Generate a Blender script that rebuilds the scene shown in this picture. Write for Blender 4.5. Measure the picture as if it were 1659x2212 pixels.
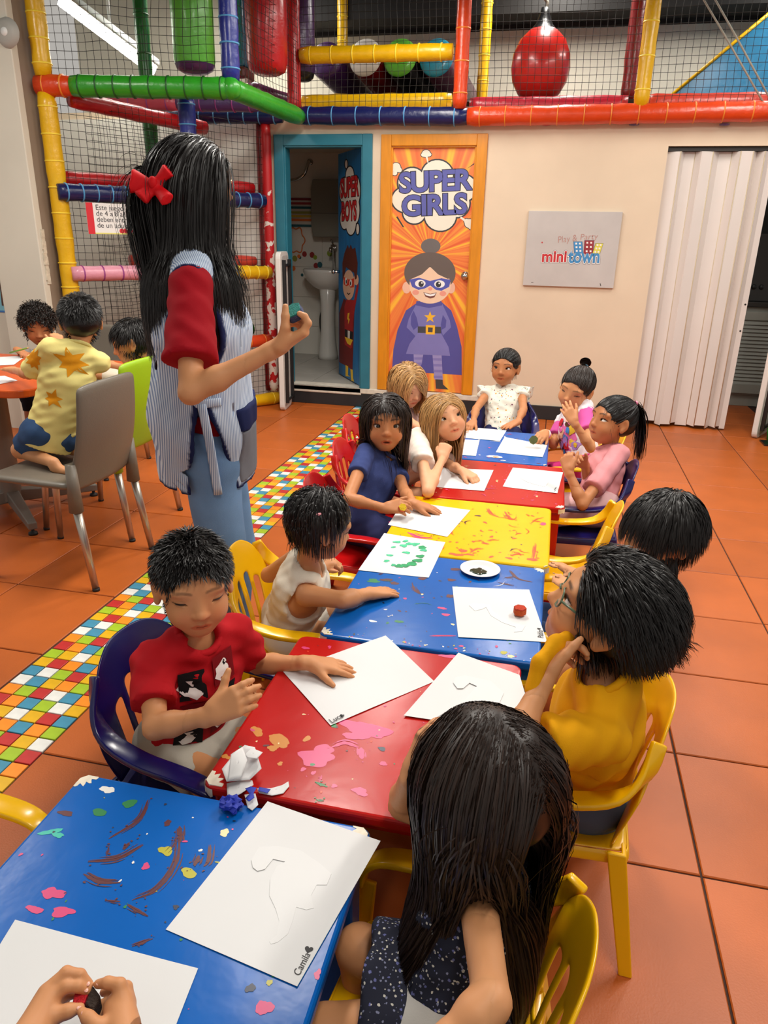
import bpy, math, random
import numpy as np
from mathutils import Matrix, Vector, noise as mnoise

for _o in list(bpy.data.objects):
    bpy.data.objects.remove(_o, do_unlink=True)
SC = bpy.context.scene
COL = SC.collection
random.seed(7); RNG = np.random.default_rng(11)

# ---------------------------------------------------------------- camera
CAM_H, FPX, IW, IH = 1.35, 1569.806, 1659.0, 2212.0
_p, _r, _y = 0.3607180, 0.0209644, 0.2188605
FW = np.array([-math.sin(_y)*math.cos(_p), math.cos(_y)*math.cos(_p), -math.sin(_p)])
_r0 = np.array([math.cos(_y), math.sin(_y), 0.0]); _u0 = np.cross(_r0, FW)
RT = math.cos(_r)*_r0 + math.sin(_r)*_u0
UP = math.cos(_r)*_u0 - math.sin(_r)*_r0
CPOS = np.array([0.0, 0.0, CAM_H])
cam = bpy.data.cameras.new('camera'); camo = bpy.data.objects.new('camera', cam); COL.objects.link(camo)
cam.sensor_fit = 'VERTICAL'; cam.sensor_height = 36.0; cam.lens = FPX*36.0/IH; cam.clip_start = 0.02
camo.matrix_world = Matrix(((RT[0], UP[0], -FW[0], 0), (RT[1], UP[1], -FW[1], 0), (RT[2], UP[2], -FW[2], CAM_H), (0, 0, 0, 1)))
SC.camera = camo

# ---------------------------------------------------------------- world, lights, exposure
w = bpy.data.worlds.new('world'); SC.world = w; w.use_nodes = True
w.node_tree.nodes['Background'].inputs[0].default_value = (1.0, 0.95, 0.88, 1)
w.node_tree.nodes['Background'].inputs[1].default_value = 0.44
SC.view_settings.view_transform = 'Standard'; SC.view_settings.look = 'None'
SC.view_settings.gamma = 1.0; SC.view_settings.use_curve_mapping = False
SC.view_settings.exposure = 0.02
LAMPS = [(-1.0, 2.9, 56, 2.92), (1.3, 2.6, 56, 2.92), (0.3, 0.4, 26, 2.92), (-3.0, 2.4, 40, 2.92), (-1.0, 4.75, 26, 2.92), (1.2, 4.6, 26, 2.92), (-2.75, 6.35, 34, 3.40), (-0.2, 6.6, 44, 3.40), (1.7, 6.35, 34, 3.40)]  # last three: unseen lamps added to brighten the upper deck and ramp
for lx, ly, pw, lz in LAMPS:
    l = bpy.data.lights.new('ceiling_tube_glow', 'AREA'); l.shape = 'RECTANGLE'; l.size = 0.28; l.size_y = 1.2
    l.energy = pw; l.color = (1.0, 0.955, 0.88)
    o = bpy.data.objects.new('ceiling_tube_glow', l); o.location = (lx, ly, lz-.015); COL.objects.link(o)

def ray(x, y): return FW*FPX + RT*(x-IW/2) - UP*(y-IH/2)
def atz(x, y, z=0.0): d = ray(x, y); return CPOS + d*((z-CAM_H)/d[2])
def aty(x, y, Y): d = ray(x, y); return CPOS + d*(Y/d[1])
def atd(x, y, dep): return CPOS + ray(x, y)*(dep/FPX)

# ---------------------------------------------------------------- materials
def lin(c):
    c = c/255.0
    return c/12.92 if c <= 0.04045 else ((c+0.055)/1.055)**2.4
def rgb(r, g, b): return (lin(r), lin(g), lin(b), 1.0)
MATS = {}
def mat(name, col=(0.8, 0.8, 0.8, 1), rough=0.5, metal=0.0, spec=0.5, var=0.0, vscale=8.0, bump=0.0, bscale=60.0,
        coat=0.0, emit=None, estr=0.0, attr=None, alpha=None, trans=0.0, sub=0.0, stretch=None):
    """procedural principled material: colour with noise variation and a noise bump"""
    if name in MATS: return MATS[name]
    m = bpy.data.materials.new(name); m.use_nodes = True; MATS[name] = m
    nt = m.node_tree; N = nt.nodes; L = nt.links; b = N['Principled BSDF']
    b.inputs['Roughness'].default_value = rough; b.inputs['Metallic'].default_value = metal
    b.inputs['Specular IOR Level'].default_value = spec; b.inputs['Coat Weight'].default_value = coat
    b.inputs['Coat Roughness'].default_value = 0.12
    b.inputs['Base Color'].default_value = col
    if trans: b.inputs['Transmission Weight'].default_value = trans
    if sub:
        b.inputs['Subsurface Weight'].default_value = sub; b.inputs['Subsurface Radius'].default_value = (1, .4, .25); b.inputs['Subsurface Scale'].default_value = 0.01
    if alpha is not None: b.inputs['Alpha'].default_value = alpha
    if emit: b.inputs['Emission Color'].default_value = emit; b.inputs['Emission Strength'].default_value = estr
    tc = N.new('ShaderNodeTexCoord'); vec = tc.outputs['Object']
    if stretch:
        mp = N.new('ShaderNodeMapping'); mp.inputs['Scale'].default_value = stretch; L.new(vec, mp.inputs[0]); vec = mp.outputs[0]
    src = None
    if attr:
        a = N.new('ShaderNodeAttribute'); a.attribute_name = attr; src = a.outputs['Color']; L.new(src, b.inputs['Base Color'])
    if var:
        n = N.new('ShaderNodeTexNoise'); n.inputs['Scale'].default_value = vscale; n.inputs['Detail'].default_value = 4
        L.new(vec, n.inputs['Vector'])
        mr = N.new('ShaderNodeMapRange'); mr.inputs['From Min'].default_value = .3; mr.inputs['From Max'].default_value = .7
        mr.inputs['To Min'].default_value = 1-var; mr.inputs['To Max'].default_value = 1+var*0.6
        L.new(n.outputs['Fac'], mr.inputs['Value'])
        mx = N.new('ShaderNodeVectorMath'); mx.operation = 'SCALE'
        if src: L.new(src, mx.inputs[0])
        else: mx.inputs[0].default_value = col[:3]
        L.new(mr.outputs[0], mx.inputs['Scale']); L.new(mx.outputs[0], b.inputs['Base Color'])
    if bump:
        n2 = N.new('ShaderNodeTexNoise'); n2.inputs['Scale'].default_value = bscale; n2.inputs['Detail'].default_value = 3
        L.new(vec, n2.inputs['Vector'])
        bp = N.new('ShaderNodeBump'); bp.inputs['Strength'].default_value = bump; bp.inputs['Distance'].default_value = 0.01
        L.new(n2.outputs['Fac'], bp.inputs['Height']); L.new(bp.outputs[0], b.inputs['Normal'])
    return m
def nodes_of(m): return m.node_tree.nodes, m.node_tree.links, m.node_tree.nodes['Principled BSDF']

# ---------------------------------------------------------------- objects
def props(o, label=None, cat=None, group=None, kind=None):
    if label: o['label'] = label
    if cat: o['category'] = cat
    if group: o['group'] = group
    if kind: o['kind'] = kind
    return o
def empty(name, loc=(0, 0, 0), rz=0.0, **kw):
    o = bpy.data.objects.new(name, None); o.empty_display_size = 0.05; COL.objects.link(o)
    o.location = tuple(float(v) for v in loc); o.rotation_euler = (0, 0, rz)
    return props(o, **kw)
def link(name, me, m=None, parent=None, loc=None, rot=None, **kw):
    o = bpy.data.objects.new(name, me); COL.objects.link(o)
    if m is not None and len(me.materials) == 0:
        for q in (m if isinstance(m, (list, tuple)) else [m]): me.materials.append(q)
    if parent is not None: o.parent = parent
    if loc is not None: o.location = tuple(float(v) for v in loc)
    if rot is not None: o.rotation_euler = rot
    return props(o, **kw)
def structure(o): o['kind'] = 'structure'; return o
def copy_tree(o, parent=None):
    c = o.copy(); COL.objects.link(c); c.parent = parent
    for ch in list(o.children): copy_tree(ch, c)
    return c
def np_mesh(name, V, Fq, smooth=True, mi=None):
    """fast mesh from numpy arrays: V (n,3), Fq (m,3|4)"""
    me = bpy.data.meshes.new(name); V = np.ascontiguousarray(V, dtype=np.float32); Fq = np.ascontiguousarray(Fq, dtype=np.int32)
    k = Fq.shape[1]
    me.vertices.add(len(V)); me.vertices.foreach_set('co', V.ravel())
    me.loops.add(Fq.size); me.loops.foreach_set('vertex_index', Fq.ravel())
    me.polygons.add(len(Fq)); me.polygons.foreach_set('loop_start', np.arange(0, Fq.size, k, dtype=np.int32))
    me.polygons.foreach_set('loop_total', np.full(len(Fq), k, dtype=np.int32))
    if mi is not None: me.polygons.foreach_set('material_index', np.ascontiguousarray(mi, dtype=np.int32))
    me.update(calc_edges=True); me.validate(verbose=False)
    if smooth: me.polygons.foreach_set('use_smooth', np.ones(len(me.polygons), dtype=bool))
    return me
class MB:
    """collects simple shapes into one mesh"""
    def __init__(s): s.v = []; s.f = []; s.mi = []; s.sm = []
    def add(s, V, F, mi=0, sm=False):
        b = len(s.v); s.v.extend([tuple(float(c) for c in q) for q in V])
        for f in F: s.f.append([b+i for i in f]); s.mi.append(mi); s.sm.append(sm)
        return s
    def box(s, lo, hi, mi=0, ch=0.0):
        x0, y0, z0 = lo; x1, y1, z1 = hi
        if ch <= 0:
            V = [(x0,y0,z0),(x1,y0,z0),(x1,y1,z0),(x0,y1,z0),(x0,y0,z1),(x1,y0,z1),(x1,y1,z1),(x0,y1,z1)]
            return s.add(V, [(3,2,1,0),(4,5,6,7),(0,1,5,4),(1,2,6,5),(2,3,7,6),(3,0,4,7)], mi)
        c = ch
        V = [(x0,y0,z0),(x1,y0,z0),(x1,y1,z0),(x0,y1,z0),(x0,y0,z1-c),(x1,y0,z1-c),(x1,y1,z1-c),(x0,y1,z1-c),
             (x0+c,y0+c,z1),(x1-c,y0+c,z1),(x1-c,y1-c,z1),(x0+c,y1-c,z1)]
        return s.add(V, [(3,2,1,0),(0,1,5,4),(1,2,6,5),(2,3,7,6),(3,0,4,7),(4,5,9,8),(5,6,10,9),(6,7,11,10),(7,4,8,11),(8,9,10,11)], mi)
    def prism(s, poly, a, b, axis=2, mi=0, sm=False, ch=0.0):
        """polygon (list of 2d) extruded from a to b along axis; other two axes in cyclic order"""
        def P(q, h):
            if axis == 2: return (q[0], q[1], h)
            if axis == 1: return (q[0], h, q[1])
            return (h, q[0], q[1])
        n = len(poly); V = [P(q, a) for q in poly] + [P(q, b) for q in poly]
        F = [list(range(n-1, -1, -1)), list(range(n, 2*n))] + [[i, (i+1) % n, n+(i+1) % n, n+i] for i in range(n)]
        if axis == 1: F = [f[::-1] for f in F]
        return s.add(V, F, mi, sm)
    def tube(s, path, rad, n=10, mi=0, cap=True, flat=None, up=None, sm=True):
        """sweep a circle (or ellipse: flat = thickness ratio along 'up') along a path"""
        path = [np.array(q, float) for q in path]; m = len(path)
        if not hasattr(rad, '__len__'): rad = [rad]*m
        V = []; prev = None
        for i in range(m):
            t = path[min(i+1, m-1)]-path[max(i-1, 0)]; t = t/(np.linalg.norm(t)+1e-9)
            if up is not None: ref = np.array(up, float)
            elif prev is not None: ref = prev
            else: ref = np.array((0, 0, 1.0)) if abs(t[2]) < .9 else np.array((1.0, 0, 0))
            n1 = ref-t*np.dot(ref, t); n1 /= (np.linalg.norm(n1)+1e-9); prev = n1; n2 = np.cross(t, n1)
            for k in range(n):
                a = 2*math.pi*k/n
                V.append(path[i]+rad[i]*(n1*math.cos(a)*(flat or 1.0)+n2*math.sin(a)))
        F = []
        for i in range(m-1):
            for k in range(n):
                F.append((i*n+k, i*n+(k+1) % n, (i+1)*n+(k+1) % n, (i+1)*n+k))
        if cap: F += [tuple(range(n-1, -1, -1)), tuple((m-1)*n+k for k in range(n))]
        return s.add(V, F, mi, sm)
    def lathe(s, prof, c=(0, 0, 0), n=24, mi=0, sm=True):
        V = []; F = []; m = len(prof)
        for (r, z) in prof:
            for k in range(n):
                a = 2*math.pi*k/n; V.append((c[0]+r*math.cos(a), c[1]+r*math.sin(a), c[2]+z))
        for i in range(m-1):
            for k in range(n): F.append((i*n+k, i*n+(k+1) % n, (i+1)*n+(k+1) % n, (i+1)*n+k))
        return s.add(V, F, mi, sm)
    def ball(s, c, r, n=12, mi=0):
        r = r if hasattr(r, '__len__') else (r, r, r)
        V = []; F = []
        for i in range(n+1):
            th = math.pi*i/n
            for k in range(2*n):
                ph = math.pi*k/n
                V.append((c[0]+r[0]*math.sin(th)*math.cos(ph), c[1]+r[1]*math.sin(th)*math.sin(ph), c[2]-r[2]*math.cos(th)))
        for i in range(n):
            for k in range(2*n):
                F.append((i*2*n+k, i*2*n+(k+1) % (2*n), (i+1)*2*n+(k+1) % (2*n), (i+1)*2*n+k))
        return s.add(V, F, mi, True)
    def xform(s, Mx, start=0):
        for i in range(start, len(s.v)): s.v[i] = tuple(Mx @ Vector(s.v[i]))
        return s
    def mesh(s, name='m'):
        me = bpy.data.meshes.new(name); me.from_pydata(s.v, [], s.f)
        me.polygons.foreach_set('material_index', s.mi); me.polygons.foreach_set('use_smooth', s.sm); me.update()
        return me
    def build(s, name, m, parent=None, bevel=0.0, segs=2, sub=0, solid=0.0, **kw):
        o = link(name, s.mesh(name), m, parent, **kw)
        if solid: d = o.modifiers.new('solid', 'SOLIDIFY'); d.thickness = solid; d.offset = 0
        if bevel:
            d = o.modifiers.new('bevel', 'BEVEL'); d.width = bevel; d.segments = segs; d.limit_method = 'ANGLE'; d.angle_limit = math.radians(35)
        if sub: d = o.modifiers.new('sub', 'SUBSURF'); d.levels = sub; d.render_levels = sub
        return o
def rrect(x0, x1, y0, y1, r, n=5):
    out = []
    for cx, cy, a0 in ((x1-r, y1-r, 0), (x0+r, y1-r, 90), (x0+r, y0+r, 180), (x1-r, y0+r, 270)):
        for i in range(n+1):
            a = math.radians(a0+90*i/n); out.append((cx+r*math.cos(a), cy+r*math.sin(a)))
    return out
def ellipse(cx, cy, rx, ry, n=24): return [(cx+rx*math.cos(2*math.pi*i/n), cy+ry*math.sin(2*math.pi*i/n)) for i in range(n)]
def bez(pts, n=8):
    """Catmull-Rom through points"""
    P = [np.array(q, float) for q in pts]; P = [2*P[0]-P[1]]+P+[2*P[-1]-P[-2]]; out = []
    for i in range(1, len(P)-2):
        for j in range(n):
            t = j/n; a, b, c, d = P[i-1], P[i], P[i+1], P[i+2]
            out.append(0.5*((2*b)+(c-a)*t+(2*a-5*b+4*c-d)*t*t+(3*b-a-3*c+d)*t**3))
    out.append(P[-2]); return out
_txt = {}
def text_mesh(body, size=1.0, offset=0.0, extrude=0.0, align='CENTER', shear=0.0, space=1.0):
    """writing as a flat mesh (in XY, baseline on X)"""
    cu = bpy.data.curves.new('lettering', 'FONT'); cu.body = body; cu.size = size; cu.offset = offset; cu.extrude = extrude
    cu.align_x = align; cu.align_y = 'CENTER'; cu.shear = shear; cu.space_character = space; cu.resolution_u = 4
    o = bpy.data.objects.new('t', cu); COL.objects.link(o); bpy.context.view_layer.update()
    me = bpy.data.meshes.new_from_object(o.evaluated_get(bpy.context.evaluated_depsgraph_get()))
    bpy.data.objects.remove(o); bpy.data.curves.remove(cu)
    me.materials.clear()
    return me
# ================================================================ materials of the place
T = 0.43864
WB = 5.926                                   # front plane of the back wall
M_tile = mat('orange_floor_tile', rgb(186, 94, 36), rough=0.40, spec=0.35, var=0.10, vscale=5, bump=0.05, bscale=220)
_N, _L, _B = nodes_of(M_tile)
_oi = _N.new('ShaderNodeObjectInfo'); _mr = _N.new('ShaderNodeMapRange'); _mr.inputs['To Min'].default_value = .86; _mr.inputs['To Max'].default_value = 1.1
_vm = _N.new('ShaderNodeVectorMath'); _vm.operation = 'SCALE'
_src = _B.inputs['Base Color'].links[0].from_socket
_L.new(_oi.outputs['Random'], _mr.inputs['Value']); _L.new(_src, _vm.inputs[0]); _L.new(_mr.outputs[0], _vm.inputs['Scale']); _L.new(_vm.outputs[0], _B.inputs['Base Color'])
M_grout = mat('dark_grout', rgb(62, 38, 28), rough=0.9, var=0.2, vscale=30)
M_wall = mat('cream_wall_paint', rgb(226, 206, 180), rough=0.75, var=0.05, vscale=2.5, bump=0.04, bscale=25)
M_wallwhite = mat('white_wall_paint', rgb(214, 208, 192), rough=0.8, var=0.06, vscale=2)
M_wallshade = mat('shaded_wall_side', rgb(140, 124, 108), rough=0.8, var=0.05, vscale=2)  # shade on the side of the wall end, put into its colour
M_black = mat('black_ceiling_paint', rgb(22, 20, 19), rough=0.8, var=0.3, vscale=6)
M_blackbase = mat('black_baseboard_paint', rgb(38, 38, 40), rough=0.55, var=0.2, vscale=8)
M_curb = mat('worn_white_curb', rgb(222, 212, 196), rough=0.7, var=0.15, vscale=22)
M_offwhite = mat('off_white_plastic', rgb(226, 222, 216), rough=0.45, var=0.03, vscale=4)

# ================================================================ floor with its tiles
fb = MB().box((-4.9, -0.6, -0.12), (3.2, 9.0, -0.005))
floor = structure(fb.build('floor', M_grout))
def tile_mesh(wx, wy, ch=0.0025):
    return MB().box((-wx/2, -wy/2, -0.008), (wx/2, wy/2, 0.0), ch=ch).mesh('tile')
G = 0.0055
tm_full = tile_mesh(T-G, T-G); tm_cut = tile_mesh(0.400-G, T-G)
ROW0 = 5.3445
rows = [ROW0-i*T for i in range(0, 12)]       # lower edge of each row
def put_tile(me, x, y): link('tile', me, M_tile, floor, loc=(x, y, 0))
for ry in rows:
    yc = ry+T/2
    for c in range(7): put_tile(tm_full, -1.590-T*(c+.5), yc)
    put_tile(tm_cut, -1.065, yc)
    for c in range(6): put_tile(tm_full, -0.865+T*(c+.5), yc)
tm_strip = tile_mesh(T-G, 0.143-G); tm_stripc = tile_mesh(0.400-G, 0.143-G)
for c in range(7): put_tile(tm_strip, -1.590-T*(c+.5), 5.8545)
put_tile(tm_stripc, -1.065, 5.8545)
for c in range(3): put_tile(tm_strip, -0.865+T*(c+.5), 5.8545)
for c in range(4, 6): put_tile(tm_full, -0.865+T*(c+.5), 5.783+T/2)
for r in range(1, 5):
    for c in range(3, 6): put_tile(tm_full, -0.865+T*(c+.5), 5.783+T*(r+.5))
put_tile(tm_full, -0.865+T*3.5, 5.783+T/2)
# mosaic band, six coloured squares wide
MOS = {'O': rgb(240, 140, 35), 'W': rgb(228, 228, 222), 'B': rgb(66, 140, 170), 'Y': rgb(222, 172, 24), 'L': rgb(160, 190, 42), 'R': rgb(188, 48, 46)}
M_mos = {k: mat('mosaic_'+k, c, rough=0.35, var=0.10, vscale=26) for k, c in MOS.items()}
MCOL = ['OWBYLR', 'LBWRYO', 'RYLOWB', 'WORBYL', 'BLYORW', 'ORWLBY']
MP = 0.0532; mx0, mx1 = -1.5841, -1.2652; my_ref = 1.612
g = 0.004
mos_me = {}
for k in MOS:
    me = MB().box((-(MP-g)/2, -(MP-g)/2, -0.007), ((MP-g)/2, (MP-g)/2, 0.0), ch=0.0012).mesh('mosaic_tile'); me.materials.append(M_mos[k]); mos_me[k] = me
rest = MB(); order = list(MOS)
lo_r, hi_r = -14, 81
for r in range(lo_r, hi_r):
    for c in range(6):
        k = MCOL[c][r % 6]; x = mx0+MP*(c+.5); y = my_ref+MP*(r+.5)
        if y > WB-0.03: continue
        jx, jy = random.uniform(-.0006, .0006), random.uniform(-.0006, .0006)
        if r < lo_r+50: link('mosaic_tile', mos_me[k], None, floor, loc=(x+jx, y+jy, 0))
        else: rest.box((x-(MP-g)/2, y-(MP-g)/2, -0.007), (x+(MP-g)/2, y+(MP-g)/2, 0.0), mi=order.index(k), ch=0.0012)
rest.build('mosaic_far_tiles', [M_mos[k] for k in order], floor, kind='stuff')

# ================================================================ back wall with its openings
wb = MB(); Y0, Y1 = WB, WB+0.12; ZT = 2.25
for x0, x1, z0, z1 in ((-4.6, -2.175, 0, ZT), (-2.175, -1.535, 2.03, ZT), (-1.535, -1.315, 0, ZT), (-1.315, -0.675, 2.0, ZT), (-1.315, -0.675, 0, .16), (-0.675, 0.655, 0, ZT),
                       (0.655, 1.80, 1.985, ZT), (1.80, 3.0, 0, ZT), (-2.175, -1.535, 0, .10)):
    wb.box((x0, Y0, z0), (x1, Y1, z1))
wall_back = structure(wb.build('wall_back', M_wall))
wpn = MB(); wpn.box((-4.6, WB-.012, 0), (-2.36, WB-.0005, 2.2)); structure(wpn.build('wall_play_back', mat('white_play_wall', rgb(232, 230, 222), rough=.7, var=.04, vscale=2)))
bb = MB(); bb.box((-2.2, WB-.014, 0), (0.66, WB, 0.112)); structure(bb.build('baseboard_back', M_blackbase, bevel=.003))
cu = MB(); cu.box((-2.2, WB-.02, 0.114), (-0.45, WB, 0.158)); cu.box((-2.175, WB-.02, 0.10), (-1.535, WB+.14, 0.158))
structure(cu.build('trim_1', M_curb, bevel=.006))
# upper floor of the play area: deck edge, far wall, black ceiling
dk = MB(); dk.box((-2.3, WB+.13, 2.25), (3.0, 7.5, 2.30)); structure(dk.build('trim_2', mat('dark_deck', rgb(40, 30, 28), rough=.8, var=.2)))
uw = MB(); uw.box((-4.9, 7.5, 2.2), (3.2, 7.6, 3.6)); structure(uw.build('wall_upper', M_wallwhite))
ub = MB(); ub.box((-2.6, 7.44, 3.07), (3.2, 7.5, 3.6)); ub.box((-2.6, 7.1, 3.1), (3.2, 7.44, 3.6)); structure(ub.build('trim_3', M_black))
cl = MB(); cl.box((-4.9, -0.6, 3.0), (3.2, 5.0, 3.1)); cl.box((-4.9, 5.0, 3.5), (3.2, 7.6, 3.6)); cl.box((-4.9, 4.95, 3.0), (3.2, 5.0, 3.6))
structure(cl.build('ceiling', M_black))
# left: wall end (white front, side coloured taupe for its shade) and the painted wall beside it
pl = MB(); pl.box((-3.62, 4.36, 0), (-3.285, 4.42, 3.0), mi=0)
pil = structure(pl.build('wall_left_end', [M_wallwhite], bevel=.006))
lw = MB(); lw.box((-3.60, 4.42, 0), (-3.288, 4.66, 3.5)); structure(lw.build('wall_left', M_wallshade))
chip = MB()
for i in range(14):
    z = 1.02+.024*i; wdt = .004+.006*random.random()
    chip.box((-3.284, 4.385+.01*random.random(), z), (-3.284+wdt, 4.423, z+.026))
chip.build('peeled_plaster', mat('bare_plaster', rgb(214, 204, 184), rough=.9, var=.2, vscale=40), pil)
ml = MB(); ml.box((-4.9, 4.45, 0), (-3.60, 4.55, 3.0)); wall_mural = structure(ml.build('wall_mural', M_wallwhite))

# ================================================================ doors
M_teal = mat('teal_door_paint', rgb(42, 118, 138), rough=0.35, var=0.08, vscale=10, bump=.02, bscale=40)
M_amber = mat('amber_varnish', rgb(222, 142, 26), rough=0.28, var=0.10, vscale=6, coat=.3, stretch=(6, 6, 1))
M_chrome = mat('chrome', rgb(200, 198, 195), rough=0.18, metal=1.0)
def flat(name, col, rough=0.5): return mat('print_'+name, col, rough=rough, var=.03, vscale=12)
def door_frame(parent, X0, X1, Z0, Z1, wd, m):
    """outer size X0..X1, Z0..Z1; member width wd with an inner step"""
    yf = WB-.022
    for nm, x0, x1, z0, z1 in (('frame_jamb', X0, X0+wd, Z0, Z1), ('frame_jamb', X1-wd, X1, Z0, Z1), ('frame_head', X0+wd, X1-wd, Z1-wd, Z1)):
        b = MB(); b.box((x0, yf, z0), (x1, WB+.02, z1))
        q = .45*wd
        if nm == 'frame_jamb':
            if x0 == X0: b.box((x1-q, yf+.014, z0), (x1+.012, WB+.10, z1-wd))
            else: b.box((x0-.012, yf+.014, z0), (x0+q, WB+.10, z1-wd))
        else: b.box((x0, yf+.014, z0-.012), (x1, WB+.10, z0+q))
        b.build(nm, m, parent, bevel=.004)
def layered(parent, name, shapes, yb, step, m, to3):
    """flat printed shapes; each later one lies a hair in front of the earlier"""
    b = MB(); mats = []; 
    for i, (poly, col) in enumerate(shapes):
        if col not in mats: mats.append(col)
        y = yb-step*(i+1)
        b.add([to3(p, y) for p in poly], [list(range(len(poly)))], mats.index(col))
    o = b.build(name, mats, parent); return o
def star(cx, cy, R, r, n=5, a0=90):
    return [(cx+(R if i % 2 == 0 else r)*math.cos(math.radians(a0+180*i/n)), cy+(R if i % 2 == 0 else r)*math.sin(math.radians(a0+180*i/n))) for i in range(2*n)]

# --- closed amber door with the girl print
door2 = structure(empty('door_2', (-0.995, WB, 0.158)))
def inw(o, root): # keep world coordinates while parented to an empty that only has a location
    o.matrix_parent_inverse = root.matrix_basis.inverted() if False else Matrix.Translation(root.location).inverted(); return o
def rebase(root):
    for c in root.children: c.matrix_parent_inverse = Matrix.Translation(root.location).inverted()
door_frame(door2, -1.395, -0.600, 0.160, 2.072, .078, M_amber)
leafY = WB+.012
M_ray = mat('sunburst_print', rgb(240, 150, 60), rough=.38)
_N, _L, _B = nodes_of(M_ray)
_tc = _N.new('ShaderNodeTexCoord'); _sx = _N.new('ShaderNodeSeparateXYZ'); _mp = _N.new('ShaderNodeMapping'); _mp.inputs['Location'].default_value = (0.995, 0, -1.23)
_L.new(_tc.outputs['Object'], _mp.inputs[0]); _L.new(_mp.outputs[0], _sx.inputs[0])
_at = _N.new('ShaderNodeMath'); _at.operation = 'ARCTAN2'; _L.new(_sx.outputs['X'], _at.inputs[0]); _L.new(_sx.outputs['Z'], _at.inputs[1])
_cv = _N.new('ShaderNodeCombineXYZ'); _L.new(_at.outputs[0], _cv.inputs[0])
_nz = _N.new('ShaderNodeTexNoise'); _nz.noise_dimensions = '3D'; _nz.inputs['Scale'].default_value = 9.0; _nz.inputs['Detail'].default_value = 2.5; _L.new(_cv.outputs[0], _nz.inputs['Vector'])
_cr = _N.new('ShaderNodeValToRGB'); _L.new(_nz.outputs['Fac'], _cr.inputs[0])
_cr.color_ramp.elements[0].position = .36; _cr.color_ramp.elements[0].color = rgb(226, 96, 52)
_cr.color_ramp.elements[1].position = .62; _cr.color_ramp.elements[1].color = rgb(250, 190, 60)
_e = _cr.color_ramp.elements.new(.5); _e.color = rgb(238, 132, 66)
_L.new(_cr.outputs[0], _B.inputs['Base Color'])
lf = MB(); lf.box((-1.314, leafY, 0.165), (-0.676, leafY+.035, 1.998)); leaf2 = lf.build('door_leaf', M_ray, door2, bevel=.003)
def C5(cx, cy, Y): # point of the photographed door plane
    return aty(580+cx/3.318, 270+cy/3.318, Y)
def to3_girl(p, y): q = C5(p[0], p[1], leafY); return (q[0], y, q[2])
K = {n: flat(n, c) for n, c in dict(ink=rgb(58, 56, 60), cloud=rgb(238, 232, 214), violet=rgb(92, 96, 170), hair=rgb(104, 92, 86), bun=rgb(110, 104, 102), skin=rgb(243, 208, 178),
     ear=rgb(240, 190, 165), mask=rgb(84, 92, 182), white=rgb(245, 245, 245), blush=rgb(238, 160, 140), lip=rgb(120, 70, 60), cape=rgb(84, 84, 160), body=rgb(122, 122, 188), skirt=rgb(128, 126, 192),
     star=rgb(246, 190, 50), belt=rgb(70, 72, 78), leg=rgb(156, 150, 205), stripe=rgb(132, 126, 192), boot=rgb(66, 66, 66)).items()}
def E(cx, cy, rx, ry, n=26): return ellipse(cx, cy, rx, ry, n)
cl_e = [(1210, 360, 112, 108), (1030, 420, 100, 112), (985, 535, 98, 90), (1045, 628, 80, 78), (1232, 650, 112, 108), (1392, 452, 100, 96), (1350, 560, 90, 100), (1180, 500, 220, 150)]
puffs = [(1130, 205, 30, 26), (1112, 214, 18, 14), (1150, 212, 18, 14), (915, 305, 32, 34), (905, 345, 18, 16), (938, 322, 18, 18), (1440, 706, 34, 32), (1420, 690, 18, 18), (1455, 730, 22, 20)]
sh = [(E(x, y, rx+11, ry+11), K['ink']) for x, y, rx, ry in cl_e]+[(E(x, y, rx+5, ry+5), K['ink']) for x, y, rx, ry in puffs]
sh += [([(1380, 655), (1372, 668), (1425, 705), (1432, 692)], K['cloud']), ([(1125, 225), (1140, 225), (1150, 300)], K['cloud']),
       ([(1420, 315), (1505, 250), (1508, 262)], K['ink']), ([(915, 660), (925, 655), (975, 735), (960, 730)], K['ink'])]
sh += [(E(x, y, rx, ry), K['cloud']) for x, y, rx, ry in cl_e]+[(E(x, y, rx, ry), K['cloud']) for x, y, rx, ry in puffs]
layered(door2, 'cloud_print', sh, leafY, .00004, None, to3_girl)
def lettering(parent, body, centre, width, height, rot, col, ink, yplane, off_in, off_out, nm='lettering'):
    for j, (m_, of, dy) in enumerate(((ink, off_out, 0), (col, off_in, .0012))):
        me = text_mesh(body, 1.0, offset=of, space=.92 if len(body) > 4 else 1.0); me.materials.append(m_)
        co = np.zeros(len(me.vertices)*3, np.float32); me.vertices.foreach_get('co', co); co = co.reshape(-1, 3)
        if j == 0: bx0, bx1, by0, by1 = co[:, 0].min(), co[:, 0].max(), co[:, 1].min(), co[:, 1].max()
        u = (co[:, 0]-(bx0+bx1)/2)/(bx1-bx0)*width; v = (co[:, 1]-(by0+by1)/2)/(by1-by0)*height
        cc, ss = math.cos(rot), math.sin(rot); X = centre[0]+u*cc-v*ss; Z = centre[1]+u*ss+v*cc
        co2 = np.stack([X, np.full_like(X, yplane-dy), Z], 1).astype(np.float32); me.vertices.foreach_set('co', co2.ravel()); me.update()
        link(nm if j else nm+'_outline', me, None, parent)
for body, cx, cy, wpx, hpx in (('SUPER', 1200, 402, 545, 165), ('GIRLS', 1188, 572, 480, 165)):
    c = C5(cx, cy, leafY); s_ = np.linalg.norm(C5(cx+100, cy, leafY)-c)/100; t_ = np.linalg.norm(C5(cx, cy+100, leafY)-c)/100
    lettering(door2, body, (c[0], c[2]), wpx*s_, hpx*t_, .05, K['violet'], K['ink'], leafY-.0015, .034, .062)
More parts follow.
